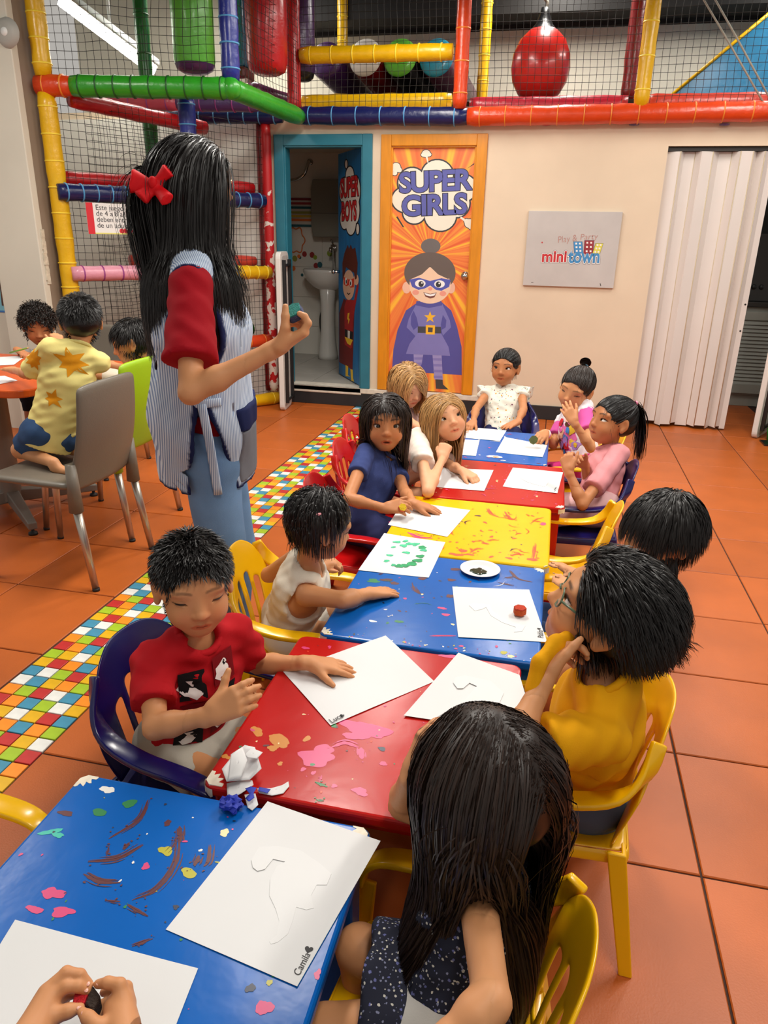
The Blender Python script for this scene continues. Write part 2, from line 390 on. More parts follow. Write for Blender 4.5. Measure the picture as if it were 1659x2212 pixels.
sh = [(E(1163, 868, 70, 54), K['bun']),
      ([(1070, 1270), (985, 1330), (925, 1470), (895, 1610), (885, 1762), (1385, 1792), (1384, 1590), (1350, 1440), (1310, 1330), (1245, 1272)], K['cape']),
      ([(1040, 1640), (1110, 1640), (1100, 1700), (1070, 1770), (1045, 1760)], K['leg']), ([(1175, 1640), (1240, 1640), (1250, 1830), (1190, 1825)], K['leg'])]
for i in range(4):
    sh.append(([(1178+2*i, 1670+42*i), (1243+1*i, 1672+42*i), (1244+i, 1690+42*i), (1180+2*i, 1688+42*i)], K['stripe']))
    if i < 2: sh.append(([(1043, 1665+38*i), (1106-4*i, 1665+38*i), (1102-6*i, 1682+38*i), (1044, 1682+38*i)], K['stripe']))
sh += [([(1196, 1822), (1248, 1826), (1252, 1860), (1290, 1896), (1200, 1890)], K['boot']),
       ([(1060, 1280), (1245, 1280), (1300, 1400), (1308, 1450), (1250, 1510), (1235, 1450), (1080, 1450), (1060, 1520), (990, 1450), (1005, 1390)], K['body']),
       ([(1040, 1330), (1062, 1380), (1075, 1440), (1040, 1470), (1020, 1430), (1022, 1370)], K['cape']), ([(1250, 1360), (1275, 1400), (1270, 1450), (1240, 1470), (1235, 1430)], K['cape']),
       ([(1060, 1262), (1240, 1262), (1246, 1292), (1150, 1312), (1056, 1292)], K['cape']),
       ([(1070, 1490), (1236, 1490), (1290, 1590), (1302, 1655), (985, 1640), (1010, 1570)], K['skirt']),
       ([(1070, 1443), (1236, 1447), (1236, 1494), (1070, 1490)], K['belt']), ([(1128, 1434), (1194, 1436), (1192, 1502), (1127, 1500)], K['star']), ([(1144, 1450), (1178, 1452), (1176, 1486), (1143, 1484)], K['belt']),
       (star(1158, 1378, -44, -18), K['star']),
       (E(990, 1166, 30, 42), K['ear']), (E(1308, 1166, 30, 42), K['ear']),
       (E(1157, 1060, 184, 148, 40), K['hair']), (E(1158, 1150, 148, 130, 40), K['skin']),
       ([(1158, 1015), (1215, 1070), (1290, 1105), (1300, 1060), (1240, 970), (1158, 940), (1070, 975), (1010, 1060), (1020, 1105), (1100, 1070)], K['hair']),
       ([(1010, 1108), (1080, 1095), (1158, 1118), (1240, 1098), (1306, 1110), (1295, 1160), (1240, 1188), (1200, 1182), (1160, 1150), (1120, 1172), (1075, 1182), (1030, 1160)], K['mask']),
       (E(1088, 1136, 38, 27), K['white']), (E(1226, 1140, 38, 27), K['white']), (E(1094, 1140, 19, 21), K['ink']), (E(1218, 1143, 19, 21), K['ink']), (E(1100, 1132, 6, 6), K['white']), (E(1224, 1135, 6, 6), K['white']),
       (E(1160, 1174, 15, 13), K['blush']), (E(1055, 1200, 24, 18), K['blush']), (E(1250, 1208, 24, 18), K['blush']),
       ([(1110, 1198), (1160, 1210), (1206, 1200), (1190, 1235), (1160, 1243), (1125, 1230)], K['lip']), ([(1116, 1203), (1160, 1214), (1200, 1205), (1190, 1222), (1160, 1228), (1128, 1220)], K['white'])]
layered(door2, 'hero_girl_print', sh, leafY-.0006, .00005, None, to3_girl)
kn = C5(1410, 1082, leafY)
kb = MB().lathe([(0.001, .055), (.018, .054), (.024, .046), (.024, .032), (.014, .026), (.013, .006), (.031, .005), (.033, .0), (.0, .0)], n=20)
kb.xform(Matrix.Translation((kn[0], leafY, kn[2])) @ Matrix.Rotation(math.radians(90), 4, 'X')); kb.build('door_knob', M_chrome, door2)
rebase(door2)

# --- open teal door with the boy print
door1 = structure(empty('door_1', (-1.855, WB, 0.158)))
door_frame(door1, -2.250, -1.463, 0.158, 2.078, .078, M_teal)
rebase(door1)
leafdir = np.array([-1.905+1.548, 6.53-5.985]); ang = math.atan2(leafdir[1], leafdir[0])
M_bray = mat('blue_burst_print', rgb(20, 110, 170), rough=.4, var=.25, vscale=5, stretch=(5, 5, .7))
lfb = MB(); lfb.box((0, -.017, .008), (.620, .017, 1.84)); 
leaf1 = lfb.build('door_leaf', M_bray, door1, bevel=.002)
leaf1.location = (-1.548+1.855, .06, 0.0); leaf1.rotation_euler = (0, 0, ang)
KB = {n: flat(n, c) for n, c in dict(bred=rgb(196, 30, 36), bink=rgb(24, 22, 26), bcloud=rgb(226, 224, 214), bhair=rgb(92, 34, 22), bskin=rgb(226, 180, 150), bmask=rgb(216, 62, 34), bsuit=rgb(168, 26, 28), bcape=rgb(112, 18, 20), byel=rgb(240, 196, 40), bwhite=rgb(245, 245, 240)).items()}
def leafp(cx, cy):
    u = (690-cx)/197.0
    f_ = u; top = 138+f_*45; bot = 1868-f_*90
    v = (cy-top)/(bot-top)
    # u measured on the picture is foreshortened: nearer (hinge) half looks wider
    uu = u/(u+(1-u)*1.12)
    return (0.62*uu, 1.84*(1-v))
def to3_boy(p, y): q = leafp(*p); return (q[0], y, q[1])
fy = .0172                                    # the face turned to the room is +y in leaf space
bc = [(590, 330, 34, 62), (545, 430, 40, 90), (640, 430, 38, 100), (600, 470, 70, 120), (545, 620, 34, 70), (600, 640, 44, 90), (640, 560, 34, 90), (560, 250, 10, 26), (660, 690, 12, 36)]
sh = [(E(x, y, rx+7, ry+9), KB['bink']) for x, y, rx, ry in bc]+[(E(x, y, rx, ry), KB['bcloud']) for x, y, rx, ry in bc]
layered(leaf1, 'cloud_print', sh, fy, -.00006, None, to3_boy)
for body, cx, cy, wpx, hpx in (('SUPER', 588, 402, 160, 150), ('BOYS', 584, 565, 130, 150)):
    c = leafp(cx, cy); c1 = leafp(cx-wpx/2, cy); c2 = leafp(cx+wpx/2, cy)
    for j, (m_, of, dy) in enumerate(((KB['bink'], .062, 0), (KB['bred'], .034, .0012))):
        me = text_mesh(body, 1.0, offset=of); me.materials.append(m_)
        co = np.zeros(len(me.vertices)*3, np.float32); me.vertices.foreach_get('co', co); co = co.reshape(-1, 3)
        if j == 0: bx0, bx1, by0, by1 = co[:, 0].min(), co[:, 0].max(), co[:, 1].min(), co[:, 1].max()
        u = -(co[:, 0]-(bx0+bx1)/2)/(bx1-bx0)*abs(c1[0]-c2[0]); v = (co[:, 1]-(by0+by1)/2)/(by1-by0)*(hpx/1680*1.84)
        co2 = np.stack([c[0]+u, np.full_like(u, fy+.0018+dy), c[1]+v], 1).astype(np.float32); me.vertices.foreach_set('co', co2.ravel()); me.update()
        link('lettering' if j else 'lettering_outline', me, None, leaf1)
sh = [([(540, 1190), (500, 1300), (498, 1680), (620, 1735), (628, 1500), (635, 1250)], KB['bcape']),
      ([(565, 1195), (630, 1200), (655, 1090), (668, 1060), (672, 1100), (640, 1260), (622, 1360), (615, 1560), (600, 1570), (548, 1540), (545, 1250)], KB['bsuit']),
      ([(556, 1700), (580, 1710), (578, 1780), (600, 1790), (556, 1790)], KB['byel']), ([(600, 1730), (622, 1735), (625, 1800), (636, 1830), (608, 1822)], KB['byel']),
      ([(548, 1420), (622, 1440), (620, 1500), (548, 1478)], KB['bink']), ([(575, 1430), (596, 1436), (594, 1494), (575, 1488)], KB['bcloud']), ([(548, 1480), (622, 1502), (600, 1545), (570, 1530)], KB['byel']),
      ([(575, 1300), (592, 1295), (584, 1335), (594, 1345), (578, 1385), (580, 1350), (570, 1345)], KB['byel']),
      (E(650, 1050, 22, 40), KB['bskin']),
      (E(584, 1090, 52, 110, 30), KB['bskin']),
      ([(530, 1060), (528, 930), (545, 860), (575, 800), (585, 830), (600, 798), (615, 830), (640, 820), (650, 870), (662, 930), (655, 1040), (640, 1050), (630, 1000), (600, 985), (560, 960), (545, 1020)], KB['bhair']),
      ([(538, 1030), (585, 1050), (632, 1040), (630, 1105), (600, 1110), (585, 1090), (565, 1100), (540, 1085)], KB['bmask']),
      (E(560, 1062, 10, 26), KB['bwhite']), (E(602, 1074, 11, 26), KB['bwhite']), (E(562, 1066, 5, 15), KB['bink']), (E(600, 1078, 5, 15), KB['bink']),
      ([(568, 1142), (582, 1154), (600, 1146), (598, 1152), (582, 1164), (570, 1152)], KB['bink'])]
layered(leaf1, 'hero_boy_print', sh, fy+.0007, -.00006, None, to3_boy)
lv = MB(); lv.tube([(.585, .018, .905), (.585, .065, .905)], .012, n=10); lv.ball((.585, .075, .905), (.02, .018, .02), n=8); lv.tube([(.585, -.018, .905), (.585, -.06, .905)], .012, n=10); lv.ball((.585, -.07, .905), (.024, .018, .024), n=8)
lv.build('door_knob', M_chrome, leaf1)

# ================================================================ the washroom behind the teal door
M_wtile = mat('white_wall_tile', rgb(214, 210, 200), rough=.3, var=.04, vscale=3)
M_gtile = mat('pale_floor_tile', rgb(176, 172, 164), rough=.4, var=.08, vscale=4)
bw = MB(); bw.box((-3.25, 7.62, .1), (-1.25, 7.7, 2.2)); wall_bath = structure(bw.build('wall_washroom_back', M_wtile))
bl = MB(); bl.box((-3.25, 6.05, .1), (-3.2, 7.62, 2.2)); structure(bl.build('wall_washroom_left', M_wtile))
br = MB(); br.box((-1.45, 6.05, .1), (-1.40, 7.62, 2.2)); structure(br.build('wall_washroom_right', M_wtile))
bcg = MB(); bcg.box((-3.25, 6.05, 2.12), (-1.4, 7.7, 2.2)); structure(bcg.build('ceiling_washroom', M_wallwhite))
bfl = MB(); bfl.box((-3.25, 6.046, .02), (-1.4, 7.62, .150)); floor_bath = structure(bfl.build('floor_washroom', mat('light_grout', rgb(120, 116, 110), rough=.8)))
ft = tile_mesh(.40-.004, .40-.004, .001)
for i in range(5):
    for j in range(4):
        link('tile', ft, M_gtile, floor_bath, loc=(-3.03+.40*i, 6.26+.40*j, .156))
wt = MB().box((-.1975, -.008, -.1475), (.1975, 0, .1475)).mesh('wall_tile')
for i in range(5):
    for j in range(4): link('wall_tile', wt, M_wtile, wall_bath, loc=(-3.0+.40*i, 7.62, .30+.30*j))
wcol = {n: flat('wash_'+n, c) for n, c in dict(red=rgb(150, 40, 40), teal=rgb(30, 90, 100), olive=rgb(150, 150, 60), yel=rgb(200, 170, 50), orange=rgb(220, 110, 40), lime=rgb(140, 160, 50), dkred=rgb(120, 24, 40)).items()}
sb = MB(); mats_ = [wcol[k] for k in ('dkred', 'red', 'teal', 'olive', 'yel', 'orange', 'teal')]
for i, z in enumerate((1.70, 1.66, 1.62, 1.575, 1.54, 1.505, 1.45)): sb.box((-3.2, 7.608, z-.011), (-1.45, 7.6115, z+.011), mi=i)
sb.build('striped_tile_band', mats_, wall_bath)
db = MB(); dm = [wcol[k] for k in ('red', 'teal', 'olive', 'yel', 'orange', 'lime')]; rr = random.Random(5)
for i in range(46):
    x, z, r_ = -2.82+1.1*rr.random(), .95+.24*rr.random(), .012+.02*rr.random()
    db.add([(x+r_*math.cos(a*.628), 7.6095-.00005*i, z+r_*1.1*math.sin(a*.628)) for a in range(10)], [list(range(10))[::-1]], i % 6)
db.build('dotted_tile_band', dm, wall_bath)
fl = MB()
for a in range(12):
    t0, t1 = a*math.pi/6, (a+1)*math.pi/6
    fl.tube([(-2.68+.085*math.cos(t)*(1+.12*math.cos(6*t)), 7.606, 1.31+.12*math.sin(t)*(1+.12*math.cos(6*t))) for t in np.linspace(t0, t1, 5)], .006, n=5, cap=False)
fl.build('flower_outline_decal', wcol['orange'], wall_bath)
M_porc = mat('white_porcelain', rgb(226, 224, 218), rough=.18, coat=.4)
sink = empty('washbasin', (-2.27, 7.36, .156), label='white pedestal washbasin in the washroom behind the teal door', cat='sink')
b = MB().lathe([(.001, 0), (.105, 0), (.10, .05), (.075, .25), (.07, .55), (.085, .72), (.06, .74), (.001, .74)], n=20); b.build('pedestal', M_porc, sink)
b = MB().lathe([(.06, .68), (.15, .72), (.22, .79), (.25, .86), (.25, .885), (.235, .89), (.21, .86), (.13, .79), (.001, .77)], n=28); b.xform(Matrix.Scale(.82, 4, (0, 1, 0))); b.build('basin', M_porc, sink)
b = MB().tube([(.02, .16, .87), (.02, .16, 1.06), (.02, .13, 1.085), (.02, .04, 1.08), (.02, .03, 1.05)], .017, n=10); b.box((-.006, .135, 1.085), (.046, .185, 1.12)); b.tube([(.02, .14, 1.12), (.02, .07, 1.16)], .010, n=8)
b.build('tap', M_chrome, sink)
b = MB().tube(bez([(-.06, .14, .55), (-.13, .17, .42), (-.13, .18, .26), (-.08, .17, .16)], 6), .011, n=8); b.build('water_hose', mat('black_rubber', rgb(26, 26, 26), rough=.6), sink)
disp = empty('paper_dispenser', (-2.30, 7.61, 1.345), label='grey paper dispenser cabinet on the washroom wall above the basin', cat='dispenser')
b = MB(); b.prism([(-.17, .10), (-.15, .0), (.15, 0), (.17, .10), (.17, .44), (.15, .53), (-.15, .53), (-.17, .44)], -.15, 0.0, axis=1); b.build('cabinet', mat('grey_plastic', rgb(120, 118, 106), rough=.45), disp, bevel=.01)
b = MB(); b.box((-.172, -.152, .22), (.172, -.150, .224)); b.build('seam', mat('dark_seam', rgb(60, 58, 52)), disp)
rail = empty('grab_rail', (-2.62, 7.6, 1.9), label='curved chrome rail on the washroom wall above the striped tiles', cat='rail')
b = MB().tube(bez([(.10, .01, .14), (.10, -.05, .12), (.06, -.07, .02), (-.05, -.07, -.03), (-.2, -.06, -.03), (-.26, .01, -.03)], 8), .016, n=10); b.build('bar', M_chrome, rail)
b = MB(); b.lathe([(.001, 0), (.03, 0), (.03, .012), (.001, .012)], n=14); b.xform(Matrix.Translation((.10, .02, .14)) @ Matrix.Rotation(math.radians(90), 4, 'X')); b.build('mount_plate', M_chrome, rail)

# ================================================================ room behind the folding door
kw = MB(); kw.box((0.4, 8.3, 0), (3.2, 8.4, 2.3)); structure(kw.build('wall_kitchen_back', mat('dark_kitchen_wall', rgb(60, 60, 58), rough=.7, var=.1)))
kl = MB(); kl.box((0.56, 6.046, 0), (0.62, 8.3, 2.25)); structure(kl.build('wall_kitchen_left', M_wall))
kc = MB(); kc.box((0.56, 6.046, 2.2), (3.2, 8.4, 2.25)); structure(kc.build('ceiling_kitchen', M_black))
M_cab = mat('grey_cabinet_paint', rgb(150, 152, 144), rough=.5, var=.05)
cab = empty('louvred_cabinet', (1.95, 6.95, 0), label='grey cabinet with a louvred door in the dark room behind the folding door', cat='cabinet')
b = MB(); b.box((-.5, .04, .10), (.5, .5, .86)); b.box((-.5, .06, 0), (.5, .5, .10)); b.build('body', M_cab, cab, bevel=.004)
dr = MB()
for x0 in (-.49, .005):
    d_ = MB(); d_.box((x0, .015, .12), (x0+.07, .04, .82)); d_.box((x0+.415, .015, .12), (x0+.485, .04, .82)); d_.box((x0+.07, .015, .12), (x0+.415, .04, .20)); d_.box((x0+.07, .015, .75), (x0+.415, .04, .82))
    dd = d_.build('cabinet_door', M_cab, cab, bevel=.003)
    sl = MB(); sl.box((-.1725, -.004, -.02), (.1725, .004, .02)); sl.xform(Matrix.Rotation(math.radians(-28), 4, 'X')); slm = sl.mesh('slat')
    for i in range(17): link('slat', slm, M_cab, dd, loc=(x0+.2425, .03, .217+.032*i))
b = MB(); b.box((-.52, 0, .86), (.52, .52, .90)); b.build('worktop', mat('dark_worktop', rgb(48, 46, 44), rough=.35), cab, bevel=.005)
M_steel = mat('dark_appliance', rgb(52, 52, 52), rough=.4)
ap = empty('oven_hood', (1.95, 6.98, .9005), label='dark appliance box standing on the louvred cabinet', cat='appliance')
b = MB(); b.box((-.45, .05, 0), (.45, .45, .55)); b.build('casing', M_steel, ap, bevel=.008)
b = MB(); 
for i in range(3): b.lathe([(.001, .012), (.02, .012), (.022, 0)], c=(-.38+.06*i, 0, 0), n=12)
b.xform(Matrix.Translation((0, .05, .12)) @ Matrix.Rotation(math.radians(90), 4, 'X')); b.build('knobs', mat('dark_knob', rgb(30, 30, 30)), ap)
# folding door: zig-zag of white panels under a dark rail
fold = empty('folding_door', (0.66, WB+.05, 0), label='white plastic accordion folding door pulled half open beside the framed sign', cat='door')
M_pvc = mat('white_pvc', rgb(228, 220, 214), rough=.35, var=.03, vscale=3)
M_pvcseam = mat('yellowed_pvc_hinge', rgb(206, 190, 160), rough=.5)
xs = [0, .085, .115, .19, .225, .30, .345, .43, .475, .555, .59, .63, .665, .705]
ys = [0, -.03, .03, .03, -.03, -.015, .035, .03, -.035, -.03, .035, -.03, .0, .0]
for i in range(len(xs)-1):
    p0 = np.array((xs[i], ys[i])); p1 = np.array((xs[i+1], ys[i+1])); d_ = (p1-p0)/np.linalg.norm(p1-p0); n_ = np.array((-d_[1], d_[0]))*.003
    zt = 1.955; zb = .012+.01*(i % 3)
    b = MB(); b.prism([tuple(p0-n_), tuple(p1-n_), tuple(p1+n_), tuple(p0+n_)], zb, zt); b.build('panel', M_pvc, fold, bevel=.001)
    if i in (1, 3, 5, 7, 8, 9, 11): 
        b = MB().tube([(xs[i], ys[i]-.004, zb), (xs[i], ys[i]-.004, zt)], .0035, n=6); b.build('hinge_strip', M_pvcseam, fold)
b = MB(); b.box((-.02, -.025, 1.957), (1.14, .03, 1.978)); b.build('rail', mat('dark_rail', rgb(42, 36, 32), rough=.5), fold)
b = MB(); b.box((-.02, -.045, 1.985), (1.14, -.03, 2.02)); b.build('pelmet', M_pvc, fold, bevel=.003)
b = MB()
for z in (.92, .78): b.lathe([(.001, .003), (.006, .003), (.007, 0)], c=(0, 0, 0), n=10); 
b2 = MB()
for z in (.945, .755):
    q = MB().lathe([(.001, .003), (.006, .003), (.007, 0)], n=10); q.xform(Matrix.Translation((.69, -.003, z)) @ Matrix.Rotation(math.radians(90), 4, 'X')); b2.add(q.v, q.f)
b2.build('screw_heads', mat('dark_screw', rgb(50, 46, 44), metal=.6), fold)

# ================================================================ board on the back wall
A_ = aty(1143, 455, WB-.02); B_ = aty(1344, 458, WB-.02); C_ = aty(1326, 622, WB-.02); D_ = aty(1129, 617, WB-.02)
bx0, bx1, bz0, bz1 = (A_[0]+D_[0])/2, (B_[0]+C_[0])/2, (C_[2]+D_[2])/2, (A_[2]+B_[2])/2
board = empty('logo_board', ((bx0+bx1)/2, WB, bz0), label='grey-white board with the red and blue mini town logo on the cream wall', cat='sign')
b = MB(); b.box((bx0, WB-.022, bz0), (bx1, WB, bz1)); b.build('panel', mat('smudged_white_board', rgb(196, 190, 186), rough=.5, var=.07, vscale=5), board, bevel=.002)
def C4(cx, cy): q = aty(1110+cx/6.636, 440+cy/6.636, WB-.0225); return (q[0], q[2])
by = WB-.0225
LK = {n: flat('logo_'+n, c) for n, c in dict(red=rgb(196, 48, 54), blue=rgb(66, 140, 196), dred=rgb(150, 40, 50), yel=rgb(222, 212, 70), white=rgb(240, 236, 232), ink=rgb(70, 66, 92), pen=rgb(190, 140, 130), dirt=rgb(90, 84, 80)).items()}
sh = []
for (x0, x1, y0, y1, skew, m_) in ((862, 985, 545, 715, 6, 'blue'), (1008, 1140, 528, 725, -8, 'dred'), (1150, 1255, 570, 722, -26, 'yel')):
    sh.append(([(x0+skew-4, y1), (x1+skew+4, y1), (x1-skew+4, y0-4), (x0-skew-4, y0-4)], LK['ink'])); sh.append(([(x0+skew, y1), (x1+skew, y1), (x1-skew, y0), (x0-skew, y0)], LK[m_]))
    for i in range(2):
        for j in range(3):
            cx = x0+(x1-x0)*(.3+.42*i)-skew*(.7-.6*j); cy = y0+(y1-y0)*(.16+.31*j); r_ = 13
            sh.append(([(cx-r_, cy+r_), (cx+r_, cy+r_), (cx+r_, cy-r_), (cx-r_, cy-r_)], LK['white']))
layered(board, 'logo_buildings', [(p, m_) for p, m_ in sh], by, .00004, None, lambda p, y: (C4(*p)[0], y, C4(*p)[1]))
def wall_text(parent, body, c0, c1, hpx, m_, off, y, nm, rot=0.0, shear=0.0):
    me = text_mesh(body, 1.0, offset=off, shear=shear); me.materials.append(m_)
    co = np.zeros(len(me.vertices)*3, np.float32); me.vertices.foreach_get('co', co); co = co.reshape(-1, 3)
    a = np.array(C4(*c0)); b_ = np.array(C4(*c1)); W_ = b_[0]-a[0]; mid = (a+b_)/2; Hh = abs(C4(c0[0], c0[1]+hpx)[1]-a[1])
    nx = (co[:, 0]-(co[:, 0].min()+co[:, 0].max())/2)/(co[:, 0].max()-co[:, 0].min())*W_
    nz = (co[:, 1]-(co[:, 1].min()+co[:, 1].max())/2)/(co[:, 1].max()-co[:, 1].min())*Hh
    r_ = math.atan2(b_[1]-a[1], W_); X = mid[0]+nx*math.cos(r_)-nz*math.sin(r_); Z = mid[1]+nx*math.sin(r_)+nz*math.cos(r_)
    me.vertices.foreach_set('co', np.stack([X, np.full_like(X, y), Z], 1).astype(np.float32).ravel()); me.update(); link(nm, me, None, parent)
for nm, off, dy, grow, mm in (('logo_outline', .085, .0006, 26, ('ink', 'ink')), ('logo_border', .065, .0009, 18, ('white', 'white')), ('logo_letters', .028, .0012, 0, ('red', 'blue'))):
    g2 = grow/2
    wall_text(board, 'mini', (405-g2, 757), (757+g2, 757), 158+grow, LK[mm[0]], off, by-dy, nm); wall_text(board, 'town', (777-g2, 765), (1230+g2, 765), 180+grow, LK[mm[1]], off, by-dy, nm)
wall_text(board, 'Play &', (632, 532), (905, 500), 120, LK['pen'], -.012, by-.0012, 'handwriting', shear=.1)
wall_text(board, 'Party', (955, 490), (1205, 478), 110, LK['pen'], -.012, by-.0012, 'handwriting', shear=.1)
for _pl, _k in (([(1230, 1140), (1245, 1145), (1252, 1180), (1240, 1182)], 'dirt'), ([(248, 1125), (280, 1125), (280, 1132), (248, 1132)], 'dirt'), (E(405, 556, 10, 12, 10), 'red')):
    layered(board, 'scuff_mark', [(_pl, LK[_k])], by, .0002, None, lambda p, y: (C4(*p)[0], y, C4(*p)[1]))
rebase(board)

# ceiling fixtures that carry the room's light; the last three are added for the upper deck
M_fix = mat('fixture_white', rgb(230, 230, 226), rough=.5)
M_tubeglow = mat('tube_glow', (1, 1, 1, 1), emit=(1, .96, .9, 1), estr=6.0)
for i, (lx, ly, pw, lz) in enumerate(LAMPS):
    nm_ = ['over the children\'s tables', 'over the right of the floor', 'nearest the camera', 'over the orange table', 'before the teal door', 'before the folding door', 'over the left of the play frame', 'over the middle of the upper deck', 'over the blue ramp'][i]
    f_ = empty('ceiling_light', (lx, ly, lz), label='white fluorescent ceiling fixture '+nm_, cat='ceiling light', group='ceiling fixtures')
    MB().box((-.17, -.64, .035), (.17, .64, .08)).build('housing', M_fix, f_, bevel=.006)
    for s_ in (-.07, .07): MB().tube([(s_, -.58, .02), (s_, .58, .02)], .015, n=10).build('fluorescent_tube', M_tubeglow, f_)
# ================================================================ soft play frame
PADC = dict(yellow=rgb(226, 176, 6), green=rgb(46, 150, 34), dgreen=rgb(20, 100, 36), blue=rgb(28, 40, 130), navy=rgb(14, 22, 78), red=rgb(178, 16, 22), orange=rgb(214, 66, 20), pink=rgb(222, 150, 168), rose=rgb(196, 76, 96),
            violet=rgb(84, 56, 110), crimson=rgb(176, 28, 48), coral=rgb(200, 66, 50), cyan=rgb(44, 140, 168), white=rgb(214, 210, 202), purple=rgb(70, 36, 86), lime=rgb(96, 180, 60), sky=rgb(38, 126, 172), dred=rgb(120, 12, 16), plum=rgb(92, 36, 70), black=rgb(18, 18, 20))
def pad(k): return mat('pad_vinyl_'+k, PADC[k], rough=.33, var=.07, vscale=14, bump=.35, bscale=26, coat=.15)
M_worn = mat('worn_red_vinyl', PADC['red'], rough=.4)
_N, _L, _B = nodes_of(M_worn); _tc = _N.new('ShaderNodeTexCoord'); _n = _N.new('ShaderNodeTexNoise'); _n.inputs['Scale'].default_value = 16; _n.inputs['Detail'].default_value = 6
_sx = _N.new('ShaderNodeSeparateXYZ'); _L.new(_tc.outputs['Object'], _n.inputs[0]); _L.new(_tc.outputs['Object'], _sx.inputs[0])
_mr = _N.new('ShaderNodeMapRange'); _mr.inputs['From Min'].default_value = 2.0; _mr.inputs['From Max'].default_value = 0.5; _mr.inputs['To Min'].default_value = -.18; _mr.inputs['To Max'].default_value = .06
_ad = _N.new('ShaderNodeMath'); _ad.operation = 'ADD'; _L.new(_sx.outputs['Z'], _mr.inputs[0]); _L.new(_n.outputs['Fac'], _ad.inputs[0]); _L.new(_mr.outputs[0], _ad.inputs[1])
_cr = _N.new('ShaderNodeValToRGB'); _cr.color_ramp.elements[0].position = .50; _cr.color_ramp.elements[0].color = rgb(186, 18, 24); _cr.color_ramp.elements[1].position = .53; _cr.color_ramp.elements[1].color = rgb(226, 214, 204)
_L.new(_ad.outputs[0], _cr.inputs[0]); _L.new(_cr.outputs[0], _B.inputs['Base Color'])
M_net = mat('black_net_cord', rgb(34, 30, 26), rough=.8)
YP = np.array((-3.215, 4.535)); CR = np.array((-2.075, 4.75)); GE = np.array((-2.0, 5.80)); RP = np.array((-2.292, 5.855)); ZG = 2.19
play = empty('soft_play_frame', (-2.75, 5.2, 0), label='padded multicolour soft play frame with black netting along the back of the hall', cat='play structure')
def rail(name, a, b, r, k, ties=6, tcol=None, m=None, n=14):
    a = np.array(a, float); b = np.array(b, float); L_ = np.linalg.norm(b-a)
    path = [a+(b-a)*t for t in np.linspace(0, 1, max(4, int(L_/.06)))]
    rad = [r*(1+.035*math.sin(i*1.9)+.03*random.uniform(-1, 1)) for i in range(len(path))]
    rad[0] *= .9; rad[-1] *= .9
    o = MB().tube(path, rad, n=n).build(name, m or pad(k), play)
    d = (b-a)/L_
    for t in (np.arange(ties)+.5)/ties if ties else []:
        c = a+d*(L_*t)
        MB().tube([c-d*.004, c+d*.004], r*1.07, n=n, cap=True).build('cable_tie', tcol or pad(k), o)
    return o
TB = mat('tie_blue', rgb(80, 150, 200), rough=.4); TY = mat('tie_yellow', rgb(246, 214, 60), rough=.4); TW = mat('tie_violet', rgb(150, 60, 130), rough=.4); TG = mat('tie_dark_green', rgb(20, 84, 24), rough=.5); TO = mat('tie_amber', rgb(230, 130, 40), rough=.4)
V3 = lambda p, z: (p[0], p[1], z)
rail('post', V3(YP, 0), V3(YP, 2.15), .056, 'yellow', 14, TY); rail('post', V3(YP, 2.24), V3(YP, 3.3), .056, 'yellow', 8, TY)
rail('rail', V3(YP-np.array((.05, .01)), ZG), V3(YP+np.array((.17, .03)), ZG), .062, 'orange', 2, TO)
rail('rail', V3(YP+np.array((.17, .03)), ZG), V3(CR, ZG), .062, 'green', 9, TG)
rail('rail', V3(CR, ZG), V3(GE, ZG-.01), .060, 'green', 0)
MB().ball((CR[0], CR[1], ZG), .064, n=10).build('corner_pad', pad('green'), play)
rail('post', V3(CR-np.array((.005, -.02)), ZG+.04), V3(CR-np.array((.005, -.02)), 3.3), .056, 'blue', 8, TB)
q = aty(401, 205, 4.95); rail('post', (q[0], 4.95, 1.6), (q[0], 4.95, 2.2), .054, 'blue', 5, TB)
q = aty(310, 100, 5.5); rail('post', (q[0], 5.5, 0), (q[0], 5.5, 3.4), .05, 'dgreen', 14, TG)
# diagonal lower face: worn red post and the cross bars
rail('post', V3(RP, 0.10), V3(RP, 2.16), .040, 'red', 0, m=M_worn); rail('post', (RP[0]-.055, RP[1]+.03, .1), (RP[0]-.055, RP[1]+.03, 2.16), .034, 'dred', 0)
def diag(t, z, out=.03): p = YP+(RP-YP)*t; nrm = np.array((RP[1]-YP[1], -(RP[0]-YP[0]))); nrm = nrm/np.linalg.norm(nrm); return (p[0]+nrm[0]*out, p[1]+nrm[1]*out, z)
rail('rail', diag(-.015, 1.585, .06), diag(.96, 1.60, .04), .054, 'navy', 16, TB); rail('rail', diag(.03, 1.67, -.09), diag(.95, 1.69, -.09), .05, 'red', 0)
rail('rail', diag(.0, 1.085, .06), diag(.5, 1.085, .05), .050, 'pink', 6, TW); rail('rail', diag(.5, 1.085, .05), diag(.98, 1.07, .04), .050, 'yellow', 9, TY)
rail('rail', diag(.3, 1.16, -.10), diag(.95, 1.15, -.10), .045, 'coral', 0)
rail('rail', diag(.45, .53, .05), diag(.97, .54, .04), .048, 'orange', 6, TO); rail('rail', diag(.3, .58, -.12), diag(.92, .62, -.12), .06, 'dgreen', 0)
rail('rail', diag(.0, .06, .05), diag(1.02, .05, .05), .050, 'yellow', 9, TY)
